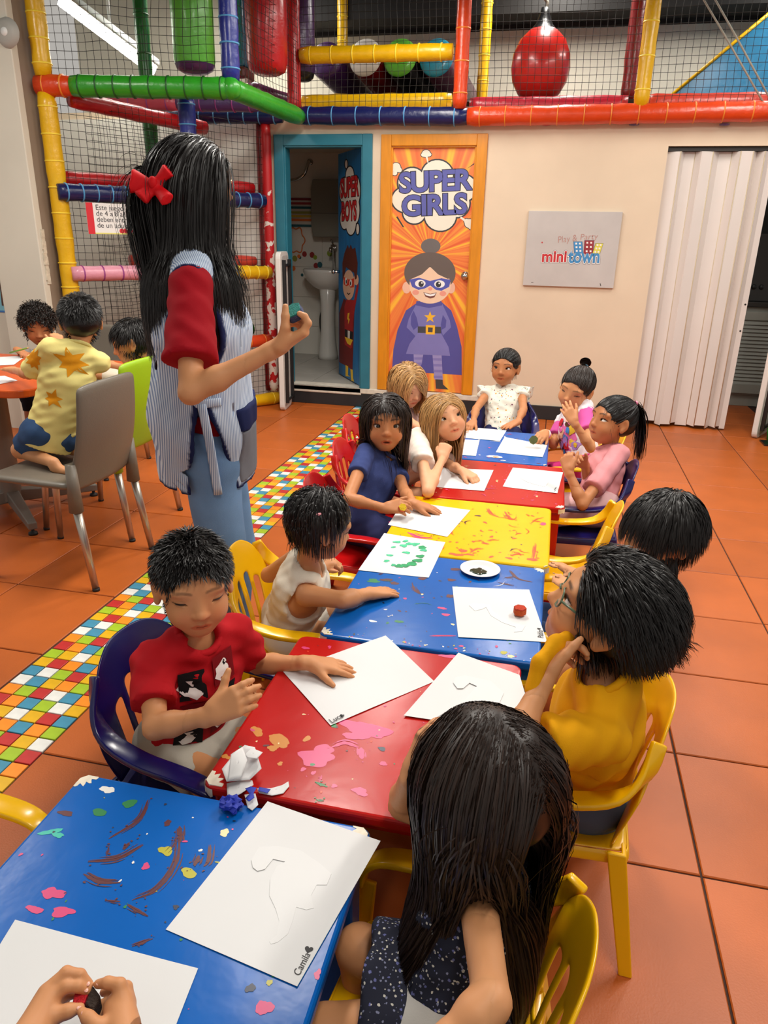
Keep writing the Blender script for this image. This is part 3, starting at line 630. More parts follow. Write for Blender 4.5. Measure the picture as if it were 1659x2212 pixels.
# pads under the deck seen below the green rail
rail('rail', V3(YP+np.array((.10, .10)), 2.13), (-2.72, 5.70, 2.10), .05, 'red', 0)
q1 = aty(225, 222, 5.45); q2 = aty(385, 222, 5.45); q3 = aty(560, 224, 5.45)
rail('rail', q1, q2, .055, 'rose', 4, TW); rail('rail', q2, q3, .055, 'violet', 5, TW)
q1 = aty(325, 252, 5.78); q2 = aty(610, 252, 5.84); rail('rail', q1, q2, .05, 'navy', 9, TB)
q1 = aty(540, 190, 5.9); q2 = aty(645, 225, 6.3); rail('rail', q1, q2, .05, 'plum', 0)
# beam along the top of the back wall and the upper posts
yb_ = WB-.07
def bx(px, py=250): return aty(px, py, yb_)
a = bx(645, 250); m_ = bx(1010, 252); e_ = bx(1720, 239)
rail('beam', a, m_, .062, 'navy', 7, TB); rail('beam', m_, e_, .062, 'orange', 12, TO)
for px, k, tc, yy in ((634, 'red', None, yb_), (998, 'orange', TO, yb_-.01), (1398, 'yellow', TY, yb_), (1366, 'dred', None, yb_+.35), (740, 'yellow', TY, 7.1), (1046, 'yellow', TY, 6.9)):
    q = aty(px, 120, yy); rail('post', (q[0], yy, 2.22 if yy < 6 else 2.31), (q[0], yy, 3.4), .050 if yy < 6.5 else .046, k, 6 if tc else 0, tc)
q1 = aty(650, 120, yb_-.02); q2 = aty(978, 112, yb_-.02); rail('rail', q1, q2, .056, 'yellow', 7, TY)
for x0, x1, y_, k in ((655, 975, 222, 'yellow'), (1015, 1355, 228, 'crimson'), (1395, 1700, 222, 'coral')):
    q1 = aty(x0, y_, 6.0); q2 = aty(x1, y_-4, 6.0); rail('rail', q1, q2, .055, k, 0)
# small flange pads under the beam
for px in (815, 1180, 1370, 1565):
    q = aty(px, 268, WB-.03); MB().lathe([(.001, -.012), (.03, -.008), (.034, .0)], c=(q[0], WB-.03, q[2]), n=12).build('flange', pad('crimson' if px < 1200 else 'violet'), play)
def net(p00, p10, p11, p01, cell=.046, wav=.006, r=.0017, seed=1):
    """square mesh netting between four corners: thin sagging cords"""
    P = [np.array(q, float) for q in (p00, p10, p11, p01)]; rg = np.random.default_rng(seed)
    Lu = (np.linalg.norm(P[1]-P[0])+np.linalg.norm(P[2]-P[3]))/2; Lv = (np.linalg.norm(P[3]-P[0])+np.linalg.norm(P[2]-P[1]))/2
    nu, nv = max(2, int(Lu/cell)), max(2, int(Lv/cell)); nrm = np.cross(P[1]-P[0], P[3]-P[0]); nrm /= np.linalg.norm(nrm); au = (P[1]-P[0])/Lu; av = (P[3]-P[0])/Lv
    ph = rg.uniform(0, 6, 6)
    def S(u, v):
        b = (P[0]*((1-u)*(1-v))[:, None]+P[1]*(u*(1-v))[:, None]+P[2]*(u*v)[:, None]+P[3]*((1-u)*v)[:, None])
        e = np.minimum(1, 6*np.minimum(np.minimum(u, 1-u), np.minimum(v, 1-v)))
        du = wav*(np.sin(9*v+ph[0]+3*u)+.6*np.sin(23*v+ph[1]+5*u)); dv = wav*(np.sin(8*u+ph[2]+4*v)+.6*np.sin(21*u+ph[3])); dn = 2.5*wav*np.sin(7*u+ph[4]+5*v)
        return b+au*(du*e)[:, None]+av*(dv*e)[:, None]+nrm*(dn*e)[:, None]
    VV = []; FF = []; off = 0
    def cord(pts):
        nonlocal off
        n = len(pts); t = np.gradient(pts, axis=0); t /= np.linalg.norm(t, axis=1)[:, None]; s = np.cross(t, nrm)
        V = np.concatenate([pts+nrm*r, pts-nrm*r*.5+s*r*.87, pts-nrm*r*.5-s*r*.87], 1).reshape(-1, 3); VV.append(V)
        i = np.arange(n-1)[:, None]*3; 
        for k in range(3): FF.append(np.concatenate([i+k, i+(k+1) % 3, i+3+(k+1) % 3, i+3+k], 1)+off)
        off += len(V)
    for i in range(nu+1): v = np.linspace(0, 1, max(3, nv//2)); cord(S(np.full_like(v, i/nu), v))
    for j in range(nv+1): u = np.linspace(0, 1, max(3, nu//2)); cord(S(u, np.full_like(u, j/nv)))
    me = np_mesh('netting', np.concatenate(VV), np.concatenate(FF), smooth=False)
    return link('netting', me, M_net, play, kind='stuff')
net(diag(.02, .06, 0), diag(.99, .06, 0), diag(.99, 2.14, 0), diag(.02, 2.14, 0), seed=1)
net(V3(YP+np.array((.05, .01)), ZG+.05), V3(CR-np.array((.05, 0)), ZG+.05), V3(CR-np.array((.05, 0)), 3.3), V3(YP+np.array((.05, .01)), 3.3), seed=2)
net(V3(CR, ZG+.05), V3(GE, ZG+.05), V3(GE, 3.3), V3(CR, 3.3), seed=3)
net((a[0], yb_+.02, 2.24), (2.25, yb_+.02, 2.24), (2.25, yb_+.02, 3.4), (a[0], yb_+.02, 3.4), seed=4)
net(V3(YP+np.array((.05, .3)), .1), (-2.75, 5.88, .1), (-2.75, 5.88, 2.1), V3(YP+np.array((.05, .3)), 2.1), seed=5)
rebase(play)
# rule sign hanging from the navy rail
def atplane(px, py, p, d2):
    n = np.array((d2[1], -d2[0], 0.0)); dr = ray(px, py); return CPOS+dr*(np.dot(np.array((p[0], p[1], 0))-CPOS, n)/np.dot(dr, n))
s0 = diag(0, 0, .13); s1 = diag(1, 0, .13); dv = np.array(s1)-np.array(s0); dv /= np.linalg.norm(dv)
L0 = atplane(184, 437, s0, dv); L1 = atplane(190, 505, s0, dv)
sgn = empty('rules_sign', (L0[0], L0[1], L1[2]), label='white rules sign with a red edge hanging from the navy rail of the play frame', cat='sign'); sgn.rotation_euler = (0, 0, math.atan2(dv[1], dv[0]))
SH = L0[2]-L1[2]; SW = .62
b = MB().box((0, 0, 0), (SW, .006, SH)); b.build('board', mat('sign_white', rgb(236, 234, 230), rough=.4), sgn)
b = MB().box((0, -.0012, 0), (.045, 0, SH)); b.build('red_edge', mat('sign_red', rgb(214, 36, 48), rough=.4), sgn)
b = MB().box((.045, -.001, 0), (SW, 0, .008)); b.build('yellow_edge', mat('sign_yellow', rgb(226, 216, 120), rough=.4), sgn)
M_ink = mat('sign_ink', rgb(58, 56, 60), rough=.6)
for i, tx in enumerate(('Este juego es para Niños y Niñas', 'de 4 a 8 años. Los menores', 'deben entrar bajo la supervisión', 'de un adulto. Gracias')):
    me = text_mesh(tx, .046, align='LEFT'); me.materials.append(M_ink); me.transform(Matrix.Translation((.062, -.0008, SH*(.85-.19*i))) @ Matrix.Rotation(math.radians(90), 4, 'X')); link('lettering', me, None, sgn)
me = text_mesh('Calcetines Obligatorios', .028, offset=.006, align='LEFT'); me.materials.append(MATS['sign_red']); me.transform(Matrix.Translation((.215, -.0008, .020)) @ Matrix.Rotation(math.radians(90), 4, 'X')); link('lettering', me, None, sgn)

# things inside the play frame
def hangbag(name, label, px, pyb, Y, r, L_, k, bottom, group='hanging punch bags'):
    q = aty(px, pyb, Y); o = empty(name, (q[0], Y, q[2]), label=label, cat='punch bag', group=group)
    MB().lathe([(r*.9, .03), (r, .06), (r*1.02, L_*.4), (r, L_*.8), (r*.96, L_)], n=24).build('body', pad(k), o)
    MB().lathe([(.001, -.015), (r*.6, -.01), (r*.88, .01), (r*.97, .04)], n=24).build('base', pad(bottom), o)
    MB().tube([(0, 0, L_-.01), (0, 0, max(L_+.02, 3.5-q[2]))], .012, n=6).build('strap', pad('black'), o)
hangbag('punch_bag', 'green hanging punch bag with a purple base beside the blue post', 422, 155, 5.15, .135, 1.0, 'lime', 'purple')
hangbag('punch_bag', 'glossy red hanging punch bag left of the red post', 578, 158, 5.5, .14, 1.0, 'red', 'red')
hangbag('punch_bag', 'dark purple hanging punch bag behind the red post', 652, 172, 6.02, .10, 1.0, 'purple', 'black')
q = aty(515, 175, 5.75); o = empty('foam_block', (q[0], 5.75, q[2]), label='blue foam column with a red foot behind the blue post', cat='foam block')
MB().box((-.09, -.09, .08), (.09, .09, 1.2), ch=.02).build('column', pad('sky'), o, bevel=.02); MB().box((-.095, -.095, 0), (.095, .095, .08)).build('foot', pad('dred'), o, bevel=.02)
for i, (px, k, nm) in enumerate(((702, 'purple', 'purple'), (787, 'white', 'white'), (862, 'lime', 'green'), (941, 'cyan', 'turquoise'))):
    q = aty(px, 122 if i else 128, 6.3); o = empty('foam_roller', (q[0], 6.3, q[2]), label=nm+' ended foam roller lying on the upper deck behind the yellow rail', cat='roller', group='foam rollers on the upper deck')
    o.rotation_euler = (math.radians(-9), 0, math.radians(-6))
    r = .136
    b = MB().lathe([(r*.97, .02), (r, .05), (r, 1.0), (r*.9, 1.03), (.001, 1.03)], n=26); b.xform(Matrix.Rotation(math.radians(-90), 4, 'X')); b.build('body', pad(('purple', 'dred', 'black', 'plum')[i]), o)
    b = MB().lathe([(.001, -.004), (r*.6, -.004), (r*.92, .004), (r*.985, .025)], n=26); b.xform(Matrix.Rotation(math.radians(-90), 4, 'X')); b.build('end_cap', pad(k), o)
    b = MB().lathe([(.001, -.008), (.018, -.008), (.02, 0)], n=12); b.xform(Matrix.Rotation(math.radians(-90), 4, 'X')); b.build('bolt', pad('black'), o)
q = aty(1163, 200, 6.25); zc = aty(1163, 145, 6.25)[2]
ball = empty('ball_bag', (q[0], 6.25, zc-.23), label='round red ball bag hanging from a rope on the upper deck', cat='ball')
MB().lathe([(.001, 0), (.08, .008), (.15, .05), (.198, .13), (.215, .22), (.205, .31), (.165, .40), (.10, .46), (.045, .49)], n=32).build('ball', pad('coral') if False else mat('red_rubber', rgb(192, 34, 26), rough=.3, coat=.3, var=.05), ball)
MB().lathe([(.10, .455), (.06, .50), (.035, .56), (.028, .60), (.001, .60)], n=20).build('cap', pad('black'), ball)
MB().tube(bez([(0, 0, .58), (.012, 0, .63), (-.008, 0, .66), (.004, 0, .72), (.002, 0, .9), (0, 0, 1.3)], 6), .011, n=8).build('rope', mat('grey_rope', rgb(150, 144, 132), rough=.9, bump=.4, bscale=90), ball)
rp = empty('foam_ramp', (0, 0, 0), label='blue foam ramp with an orange edge on the upper deck at the far right', cat='ramp')
pts = [aty(x, y, 6.7) for x, y in ((1450, 206), (1720, -20), (1720, 206))]
rp.location = tuple(pts[0]); P2 = [(p[0]-pts[0][0], p[2]-pts[0][2]) for p in pts]
MB().prism(P2[:1]+[P2[2], P2[1]], -.0, .5, axis=1).build('wedge', pad('sky'), rp, bevel=.015)
MB().tube([(P2[0][0], -.012, P2[0][1]), (P2[1][0], -.012, P2[1][1])], .012, n=8).build('piping', pad('yellow'), rp)
for k, (xa, xb) in enumerate(((1520, 1672), (1545, 1690))):
    q1 = aty(xa, 0, 5.83); q2 = aty(xb, 262, 5.83); d = (q1-q2); q1 = q1+d*.3
    o = empty('hanging_rope', tuple(q2), label=('left' if k == 0 else 'right')+' one of two grey slanting ropes before the blue ramp', cat='rope', group='slanting ropes')
    MB().tube([(0, 0, 0), tuple((q1-q2)*.5+np.array((0, 0, .004))), tuple(q1-q2)], .006, n=6).build('cord', mat('grey_rope', rgb(150, 144, 132)), o)
# red and yellow climbing steps inside the lower net
st = empty('climbing_steps', (-2.93, 5.52, 0), -.35, label='red and yellow plastic climbing steps behind the lower net', cat='steps')
for s_ in (-.2, .2): MB().prism([(-.25, 0), (.25, 0), (.22, .95), (.12, 1.0), (-.12, .62), (-.2, .3)], s_-.02, s_+.02, axis=0).build('side_panel', pad('red'), st, bevel=.01)
for i in range(4): MB().box((-.18, -.24+.11*i, .13+.17*i), (.18, -.08+.11*i, .18+.17*i)).build('tread', pad('yellow'), st, bevel=.012)
MB().tube(bez([(-.2, .2, .95), (-.2, .1, 1.0), (0, .12, 1.04), (.2, .1, 1.0), (.2, .2, .95)], 6), .025, n=8).build('handrail', pad('red'), st)
MB().box((-.3, -.36, 0), (.3, -.25, .06)).build('green_mat', pad('dgreen'), st, bevel=.01)
MB().box((-.26, -.26, .30), (.26, -.22, .36)).build('cross_bar', pad('red'), st, bevel=.01)
# light fitting seen through the upper net
q = aty(235, 78, 5.6)
o = empty('wall_light', tuple(q), label='bright fluorescent light fitting behind the upper left net', cat='light')
M_glow2 = mat('fitting_glow', (1, 1, 1, 1), emit=(1, .97, .86, 1), estr=16.0)
d1 = aty(300, 128, 5.75)-aty(170, 30, 5.45); d1 /= np.linalg.norm(d1)
b = MB(); b.tube([tuple(-d1*.36), tuple(d1*.36)], .09, n=12, flat=.45, up=(0, -.5, 1)); b.build('diffuser', M_glow2, o)
b = MB(); b.tube([tuple(-d1*.38+np.array((0, .03, .06))), tuple(d1*.38+np.array((0, .03, .06)))], .10, n=12, flat=.3, up=(0, -.5, 1)); b.build('housing', M_fix, o)
b = MB(); b.tube([(0, .03, .05), (0, .03, 3.55-q[2])], .012, n=8); b.build('stem', M_fix, o)

# folding tables stood on end
def folded_table(name, label, base, rz, H_, W_, flip=1):
    o = empty(name, base, rz, label=label, cat='folding table')
    b = MB().prism(rrect(-W_/2, W_/2, 0, H_, .05), -.02, .02, axis=1); b.build('tabletop', M_offwhite, o, bevel=.006)
    b = MB().prism(rrect(-W_/2+.03, W_/2-.03, .03, H_-.03, .04), -.0215*flip, -.024*flip, axis=1); b.build('underside', mat('grey_speckled_plastic', rgb(196, 192, 186), rough=.6, var=.18, vscale=60), o)
    M_leg = mat('black_steel', rgb(26, 26, 28), rough=.4)
    for s_ in (-1, 1): MB().box((s_*(W_/2-.05)-.012, -.05*flip if flip > 0 else .024, .06), (s_*(W_/2-.05)+.012, -.024*flip if flip > 0 else .05, H_-.06)).build('side_rail', M_leg, o)
    for z in (.08, H_*.45, H_-.1): MB().tube([(-W_/2+.05, -.04*flip, z), (W_/2-.05, -.04*flip, z)], .011, n=8).build('leg_bar', M_leg, o)
    return o
q = aty(613, 700, 5.70)
folded_table('folding_table', 'white folding table with black legs stood on end beside the teal door frame', (q[0], 5.70, 0), math.radians(98), 1.235, .30)
q = atz(1636, 940, 0)
folded_table('folding_table', 'white folding table stood on end at the far right beside the folding door', (q[0]+.02, q[1]+.02, 0), math.radians(62), 1.3, .34)
o = empty('padded_post', (q[0]+.17, q[1]-.16, 0), label='worn red and white padded post on a green pad at the right edge', cat='post')
MB().tube([(0, 0, .20), (0, 0, 1.2), (0, 0, 2.1)], .05, n=14).build('post', M_worn, o)
MB().lathe([(.001, 0), (.14, 0), (.15, .08), (.13, .17), (.05, .21), (.001, .21)], n=20).build('green_pad', mat('green_turf_pad', rgb(40, 150, 40), rough=.8, bump=.8, bscale=160), o)
b = MB().box((-.2, -.17, 0), (-.07, -.03, .012)); b.build('rubber_flap', pad('black'), o)

# mural beside the wall end
mu = empty('mural_panel', (-3.9, 4.448, 0), label='painted mural of a green field and a brown chair on blue at the left edge', cat='mural')
MC = {k: flat('mural_'+k, c, .6) for k, c in dict(green=rgb(92, 122, 8), dgreen=rgb(70, 104, 6), brown=rgb(112, 70, 36), dbrown=rgb(66, 42, 24), blue=rgb(118, 178, 194), lblue=rgb(128, 190, 208), grey=rgb(60, 66, 66), chair=rgb(86, 58, 44), white=rgb(210, 206, 200), wood=rgb(60, 120, 190)).items()}
def cm(px, py): q = aty(px, py, 4.448); return (q[0], q[2])
def mp_(p, y): return (p[0], y, p[1])
x0m = -4.85; x1m = -3.60; zt = 3.0
zg = cm(20, 420)[1]; zb1 = cm(30, 480)[1]; zb2 = cm(40, 590)[1]; zb3 = cm(30, 672)[1]
def rr_(x0, x1, z0, z1): return [(x0, z0), (x1, z0), (x1, z1), (x0, z1)]
sh = [(rr_(x0m, x1m, zg, zt), MC['green']), (rr_(x0m, x1m, zb1, zg), MC['brown']), (rr_(x0m, x1m, zb2, zb1), MC['blue']), (rr_(x0m, x1m, zb3, zb2), MC['lblue']), (rr_(x0m, x1m, zb3-.012, zb3), MC['wood'])]
for cx, cy in ((5, 440), (28, 440), (26, 463), (-20, 463)): c = cm(cx, cy); sh.append((ellipse(c[0], c[1], .035, .022), MC['dbrown']))
c = cm(22, 395); sh.append((ellipse(c[0], c[1], .10, .12), MC['dgreen']))
for cx, cy, rx, rz_, k in ((10, 350, .05, .04, 'white'), (14, 365, .03, .02, 'grey'), (4, 380, .02, .03, 'grey'), (50, 578, .07, .014, 'grey')): c = cm(cx, cy); sh.append((ellipse(c[0], c[1], rx, rz_), MC[k]))
for (xa, ya), (xb, yb2), wd in (((2, 605), (8, 660), .02), ((42, 607), (48, 652), .02)):
    p = cm(xa, ya); q = cm(xb, yb2); sh.append(([(p[0]-wd/2, p[1]), (p[0]+wd/2, p[1]), (q[0]+wd/2, q[1]), (q[0]-wd/2, q[1])][::-1], MC['chair']))
p = cm(4, 633); q = cm(46, 645); sh.append((rr_(p[0], q[0], q[1], p[1]), MC['brown']))
layered(mu, 'painting', sh, 4.448, .0004, None, mp_)
b = MB().box((x0m, 4.4485, zb3-.012), (x1m, 4.4499, zt)); b.build('panel', MC['green'], mu)
rebase(mu)
q = aty(2, 65, 4.30); o = empty('ceiling_speaker', (q[0], 4.355, q[2]), label='round grey fitting on the white wall end at the top left', cat='fitting')
b = MB().lathe([(.001, .03), (.05, .028), (.075, .012), (.08, 0)], n=20); b.xform(Matrix.Rotation(math.radians(90), 4, 'X')); b.build('dome', mat('grey_plastic2', rgb(170, 168, 160), rough=.5), o)
b = MB().lathe([(.001, .036), (.02, .034), (.024, .027)], n=14); b.xform(Matrix.Rotation(math.radians(90), 4, 'X')); b.build('centre_cap', M_fix, o)
# ================================================================ small square tables
CHIP = mat('chipped_white_paint', rgb(226, 216, 196), rough=.7, var=.12, vscale=60)
TCOL = dict(blue=rgb(10, 92, 176), red=rgb(180, 24, 20), yellow=rgb(228, 180, 2))
PAINT = {k: mat('spilt_paint_'+k, c, rough=.35) for k, c in dict(maroon=rgb(84, 22, 28), pink=rgb(206, 52, 112), green=rgb(20, 120, 60), teal=rgb(40, 180, 160), white=rgb(226, 224, 218), olive=rgb(176, 168, 30), amber=rgb(196, 122, 8), orange=rgb(226, 70, 20), black=rgb(26, 34, 60), cream=rgb(236, 214, 160)).items()}
def table_paint(k):
    return mat('gloss_table_paint_'+k, TCOL[k], rough=.22, spec=.24, var=.06, vscale=7, bump=.05, bscale=22)
TZ = .45
def kid_table(k, x0, x1, y0, y1, label, zt=TZ):
    cx, cy = (x0+x1)/2, (y0+y1)/2; o = empty('activity_table', (cx, cy, 0), label=label, cat='table', group='small square activity tables')
    hx, hy = (x1-x0)/2, (y1-y0)/2; m = table_paint(k)
    b = MB().prism(rrect(-hx, hx, -hy, hy, .022), zt-.024, zt); b.build('tabletop', m, o, bevel=.007, segs=3)
    for (ax, bx_, ay, by_) in ((-hx+.03, hx-.03, -hy+.025, -hy+.045), (-hx+.03, hx-.03, hy-.045, hy-.025), (-hx+.025, -hx+.045, -hy+.05, hy-.05), (hx-.045, hx-.025, -hy+.05, hy-.05)):
        MB().box((ax, ay, zt-.053), (bx_, by_, zt-.023)).build('apron', m, o, bevel=.004)
    for sx in (-1, 1):
        for sy in (-1, 1):
            X = sx*(hx-.045); Y = sy*(hy-.045)
            b = MB(); b.prism([(X-.03, Y-.03), (X+.03, Y-.03), (X+.03, Y+.03), (X-.03, Y+.03)], 0, zt-.0235); b.build('leg', m, o, bevel=.008)
    return o
def chips(o, hx, hy, corners, zt=TZ, seed=0):
    rg = random.Random(seed)
    for sx, sy, s in corners:
        # bare corner: an irregular rounded patch that wraps over the edge
        b = MB(); n = 14; top = []
        for i in range(n+1):
            a = math.pi/2*i/n; r_ = s*(.86+.16*math.sin(i*1.7+sx)+.08*rg.random()); top.append((-r_*math.cos(a)*1.0, -r_*math.sin(a)*1.0))
        out = [(sx*(hx+.0006), sy*(hy-.022+.022)), ]
        poly = [(sx*(hx-.006)+0*sx, sy*(hy-.006))]
        pts = [(sx*(hx-.004+t[0]), sy*(hy-.004+t[1])) for t in top]
        poly = [(sx*(hx-.004), sy*(hy-.012)), (sx*(hx-.012), sy*(hy-.004))]
        ring = [(sx*(hx-.0035), sy*(hy-.004-s*.8))]+[p for p in pts[1:-1]]
        P = [(sx*(hx-.004), sy*(hy-.014)), ]+[(sx*(hx-.004), sy*(hy-.004-s))]+pts[::-1][1:-1]+[(sx*(hx-.004-s), sy*(hy-.004))]+[(sx*(hx-.014), sy*(hy-.004))]
        if sx*sy < 0: P = P[::-1]
        b.prism(P, zt-.004, zt+.0006)
        # strip on the rounded side
        strip = []
        for i in range(9):
            a = math.pi/2*i/8; strip.append((sx*(hx-.022+.0232*math.cos(a)), sy*(hy-.022+.0232*math.sin(a))))
        V = [(p[0], p[1], zt-.005) for p in strip]+[(p[0], p[1], zt-.018-.006*rg.random()) for p in strip]
        F = [(i, i+1, 10+i, 9+i) if sx*sy < 0 else (i+1, i, 9+i, 10+i) for i in range(8)]; b.add(V, F)
        b.build('chipped_corner', CHIP, o)
def blob(cx, cy, r, rg, n=14, asp=1.0, rot=0.0):
    out = []; n = max(n, 14) if r < .004 else max(n, 30); p = [rg.uniform(0, 6.28) for _ in range(4)]; c = [rg.uniform(.05, .26), rg.uniform(.04, .2), rg.uniform(.02, .12), rg.uniform(.0, .06)]
    for i in range(n):
        a = 2*math.pi*i/n; q = r*(1+c[0]*math.sin(2*a+p[0])+c[1]*math.sin(3*a+p[1])+c[2]*math.sin(5*a+p[2])+c[3]*math.sin(9*a+p[3])); x, y = q*math.cos(a)*asp, q*math.sin(a)
        out.append((cx+x*math.cos(rot)-y*math.sin(rot), cy+x*math.sin(rot)+y*math.cos(rot)))
    return out
def splatter(o, cx, cy, marks, zt=TZ, seed=0):
    """dried paint on a table top: strokes ('s', pts, width, colour) and blobs ('b', x, y, r, colour, asp, rot), all in world metres"""
    rg = random.Random(seed); b = MB(); mats_ = []; z = zt+.0004
    def mi(k):
        if PAINT[k] not in mats_: mats_.append(PAINT[k])
        return mats_.index(PAINT[k])
    for j, mk in enumerate(marks):
        zz = z+.0004*(j/max(1, len(marks)))
        if mk[0] == 'b':
            _, x, y, r, k = mk[:5]; asp = mk[5] if len(mk) > 5 else 1.0; rot = mk[6] if len(mk) > 6 else 0
            p = blob(x-cx, y-cy, r, rg, 12 if r < .006 else 20, asp, rot); b.add([(q[0], q[1], zz) for q in p], [list(range(len(p)))], mi(k))
        else:
            _, pts, wd, k = mk; P = bez([(p[0]-cx, p[1]-cy, 0) for p in pts], 9); n = len(P)
            for q in range(7):                                      # dry-brush: one body and thinner streaks beside it
                i0, i1 = (0, n) if q == 0 else (rg.randrange(0, max(1, n//2)), rg.randrange(n//2+1, n+1)); off = 0 if q == 0 else rg.uniform(-.62, .62)*wd; ww = wd*(.5 if q == 0 else rg.uniform(.08, .2)); V = []; m_ = i1-i0
                if m_ < 3: continue
                for i in range(i0, i1):
                    p = P[i]; t = P[min(i+1, n-1)]-P[max(i-1, 0)]; t = t/(np.linalg.norm(t)+1e-9); nn = np.array((-t[1], t[0], 0)); f_ = (i-i0+.4)/(m_-.2); w_ = ww*max(.12, math.sin(math.pi*min(1, f_))**.6)*(.75+.5*rg.random())/2
                    V += [(p[0]+nn[0]*(off+w_), p[1]+nn[1]*(off+w_), zz+.00006*q), (p[0]+nn[0]*(off-w_), p[1]+nn[1]*(off-w_), zz+.00006*q)]
                b.add(V, [(2*i+1, 2*i+3, 2*i+2, 2*i) for i in range(m_-1)], mi(k))
            for q in range(5):
                p = P[rg.randrange(n)]; pb = blob(p[0]+rg.gauss(0, wd*.7), p[1]+rg.gauss(0, wd*.7), rg.uniform(.0006, .0018), rg, 14); b.add([(v_[0], v_[1], zz+.00045+.00004*q) for v_ in pb], [list(range(len(pb)))], mi(k))
    return b.build('dried_paint', mats_, o, kind='stuff')
def PZ(x, y, z=TZ): q = atz(x, y, z); return (q[0], q[1])
def rnd_marks(x0, x1, y0, y1, n, cols, seed, rmin=.0012, rmax=.005, strokes=0, wd=.004):
    rg = random.Random(seed); out = []
    for i in range(n): out.append(('b', rg.uniform(x0, x1), rg.uniform(y0, y1), rg.uniform(rmin, rmax)*(.5+.7*rg.random()), rg.choice(cols), rg.uniform(.6, 2.2), rg.uniform(0, 3)))
    for i in range(strokes):
        x, y, a, l = rg.uniform(x0+.03, x1-.03), rg.uniform(y0+.03, y1-.03), rg.uniform(0, 6.28), rg.uniform(.012, .05)
        out.append(('s', [(x, y), (x+l*.5*math.cos(a), y+l*.5*math.sin(a)), (x+l*math.cos(a+.4), y+l*math.sin(a+.4))], wd*rg.uniform(.5, 1.3), rg.choice(cols)))
    return out
TABLES = [('blue', -.739, -.209, .375, .903, 'blue activity table nearest the camera, holding the largest paper'),
          ('red', -.524, .004, .926, 1.458, 'paint-splashed red activity table second from the camera'),
          ('blue', -.484, .044, 1.470, 2.000, 'blue activity table holding the paper plate of green paint'),
          ('yellow', -.468, .055, 2.008, 2.532, 'yellow activity table spotted with red paint'),
          ('red', -.425, .102, 2.540, 3.062, 'red activity table second from the far end of the row'),
          ('blue', -.49, .030, 3.070, 3.62, 'blue activity table at the far end of the row')]
TOBJ = []
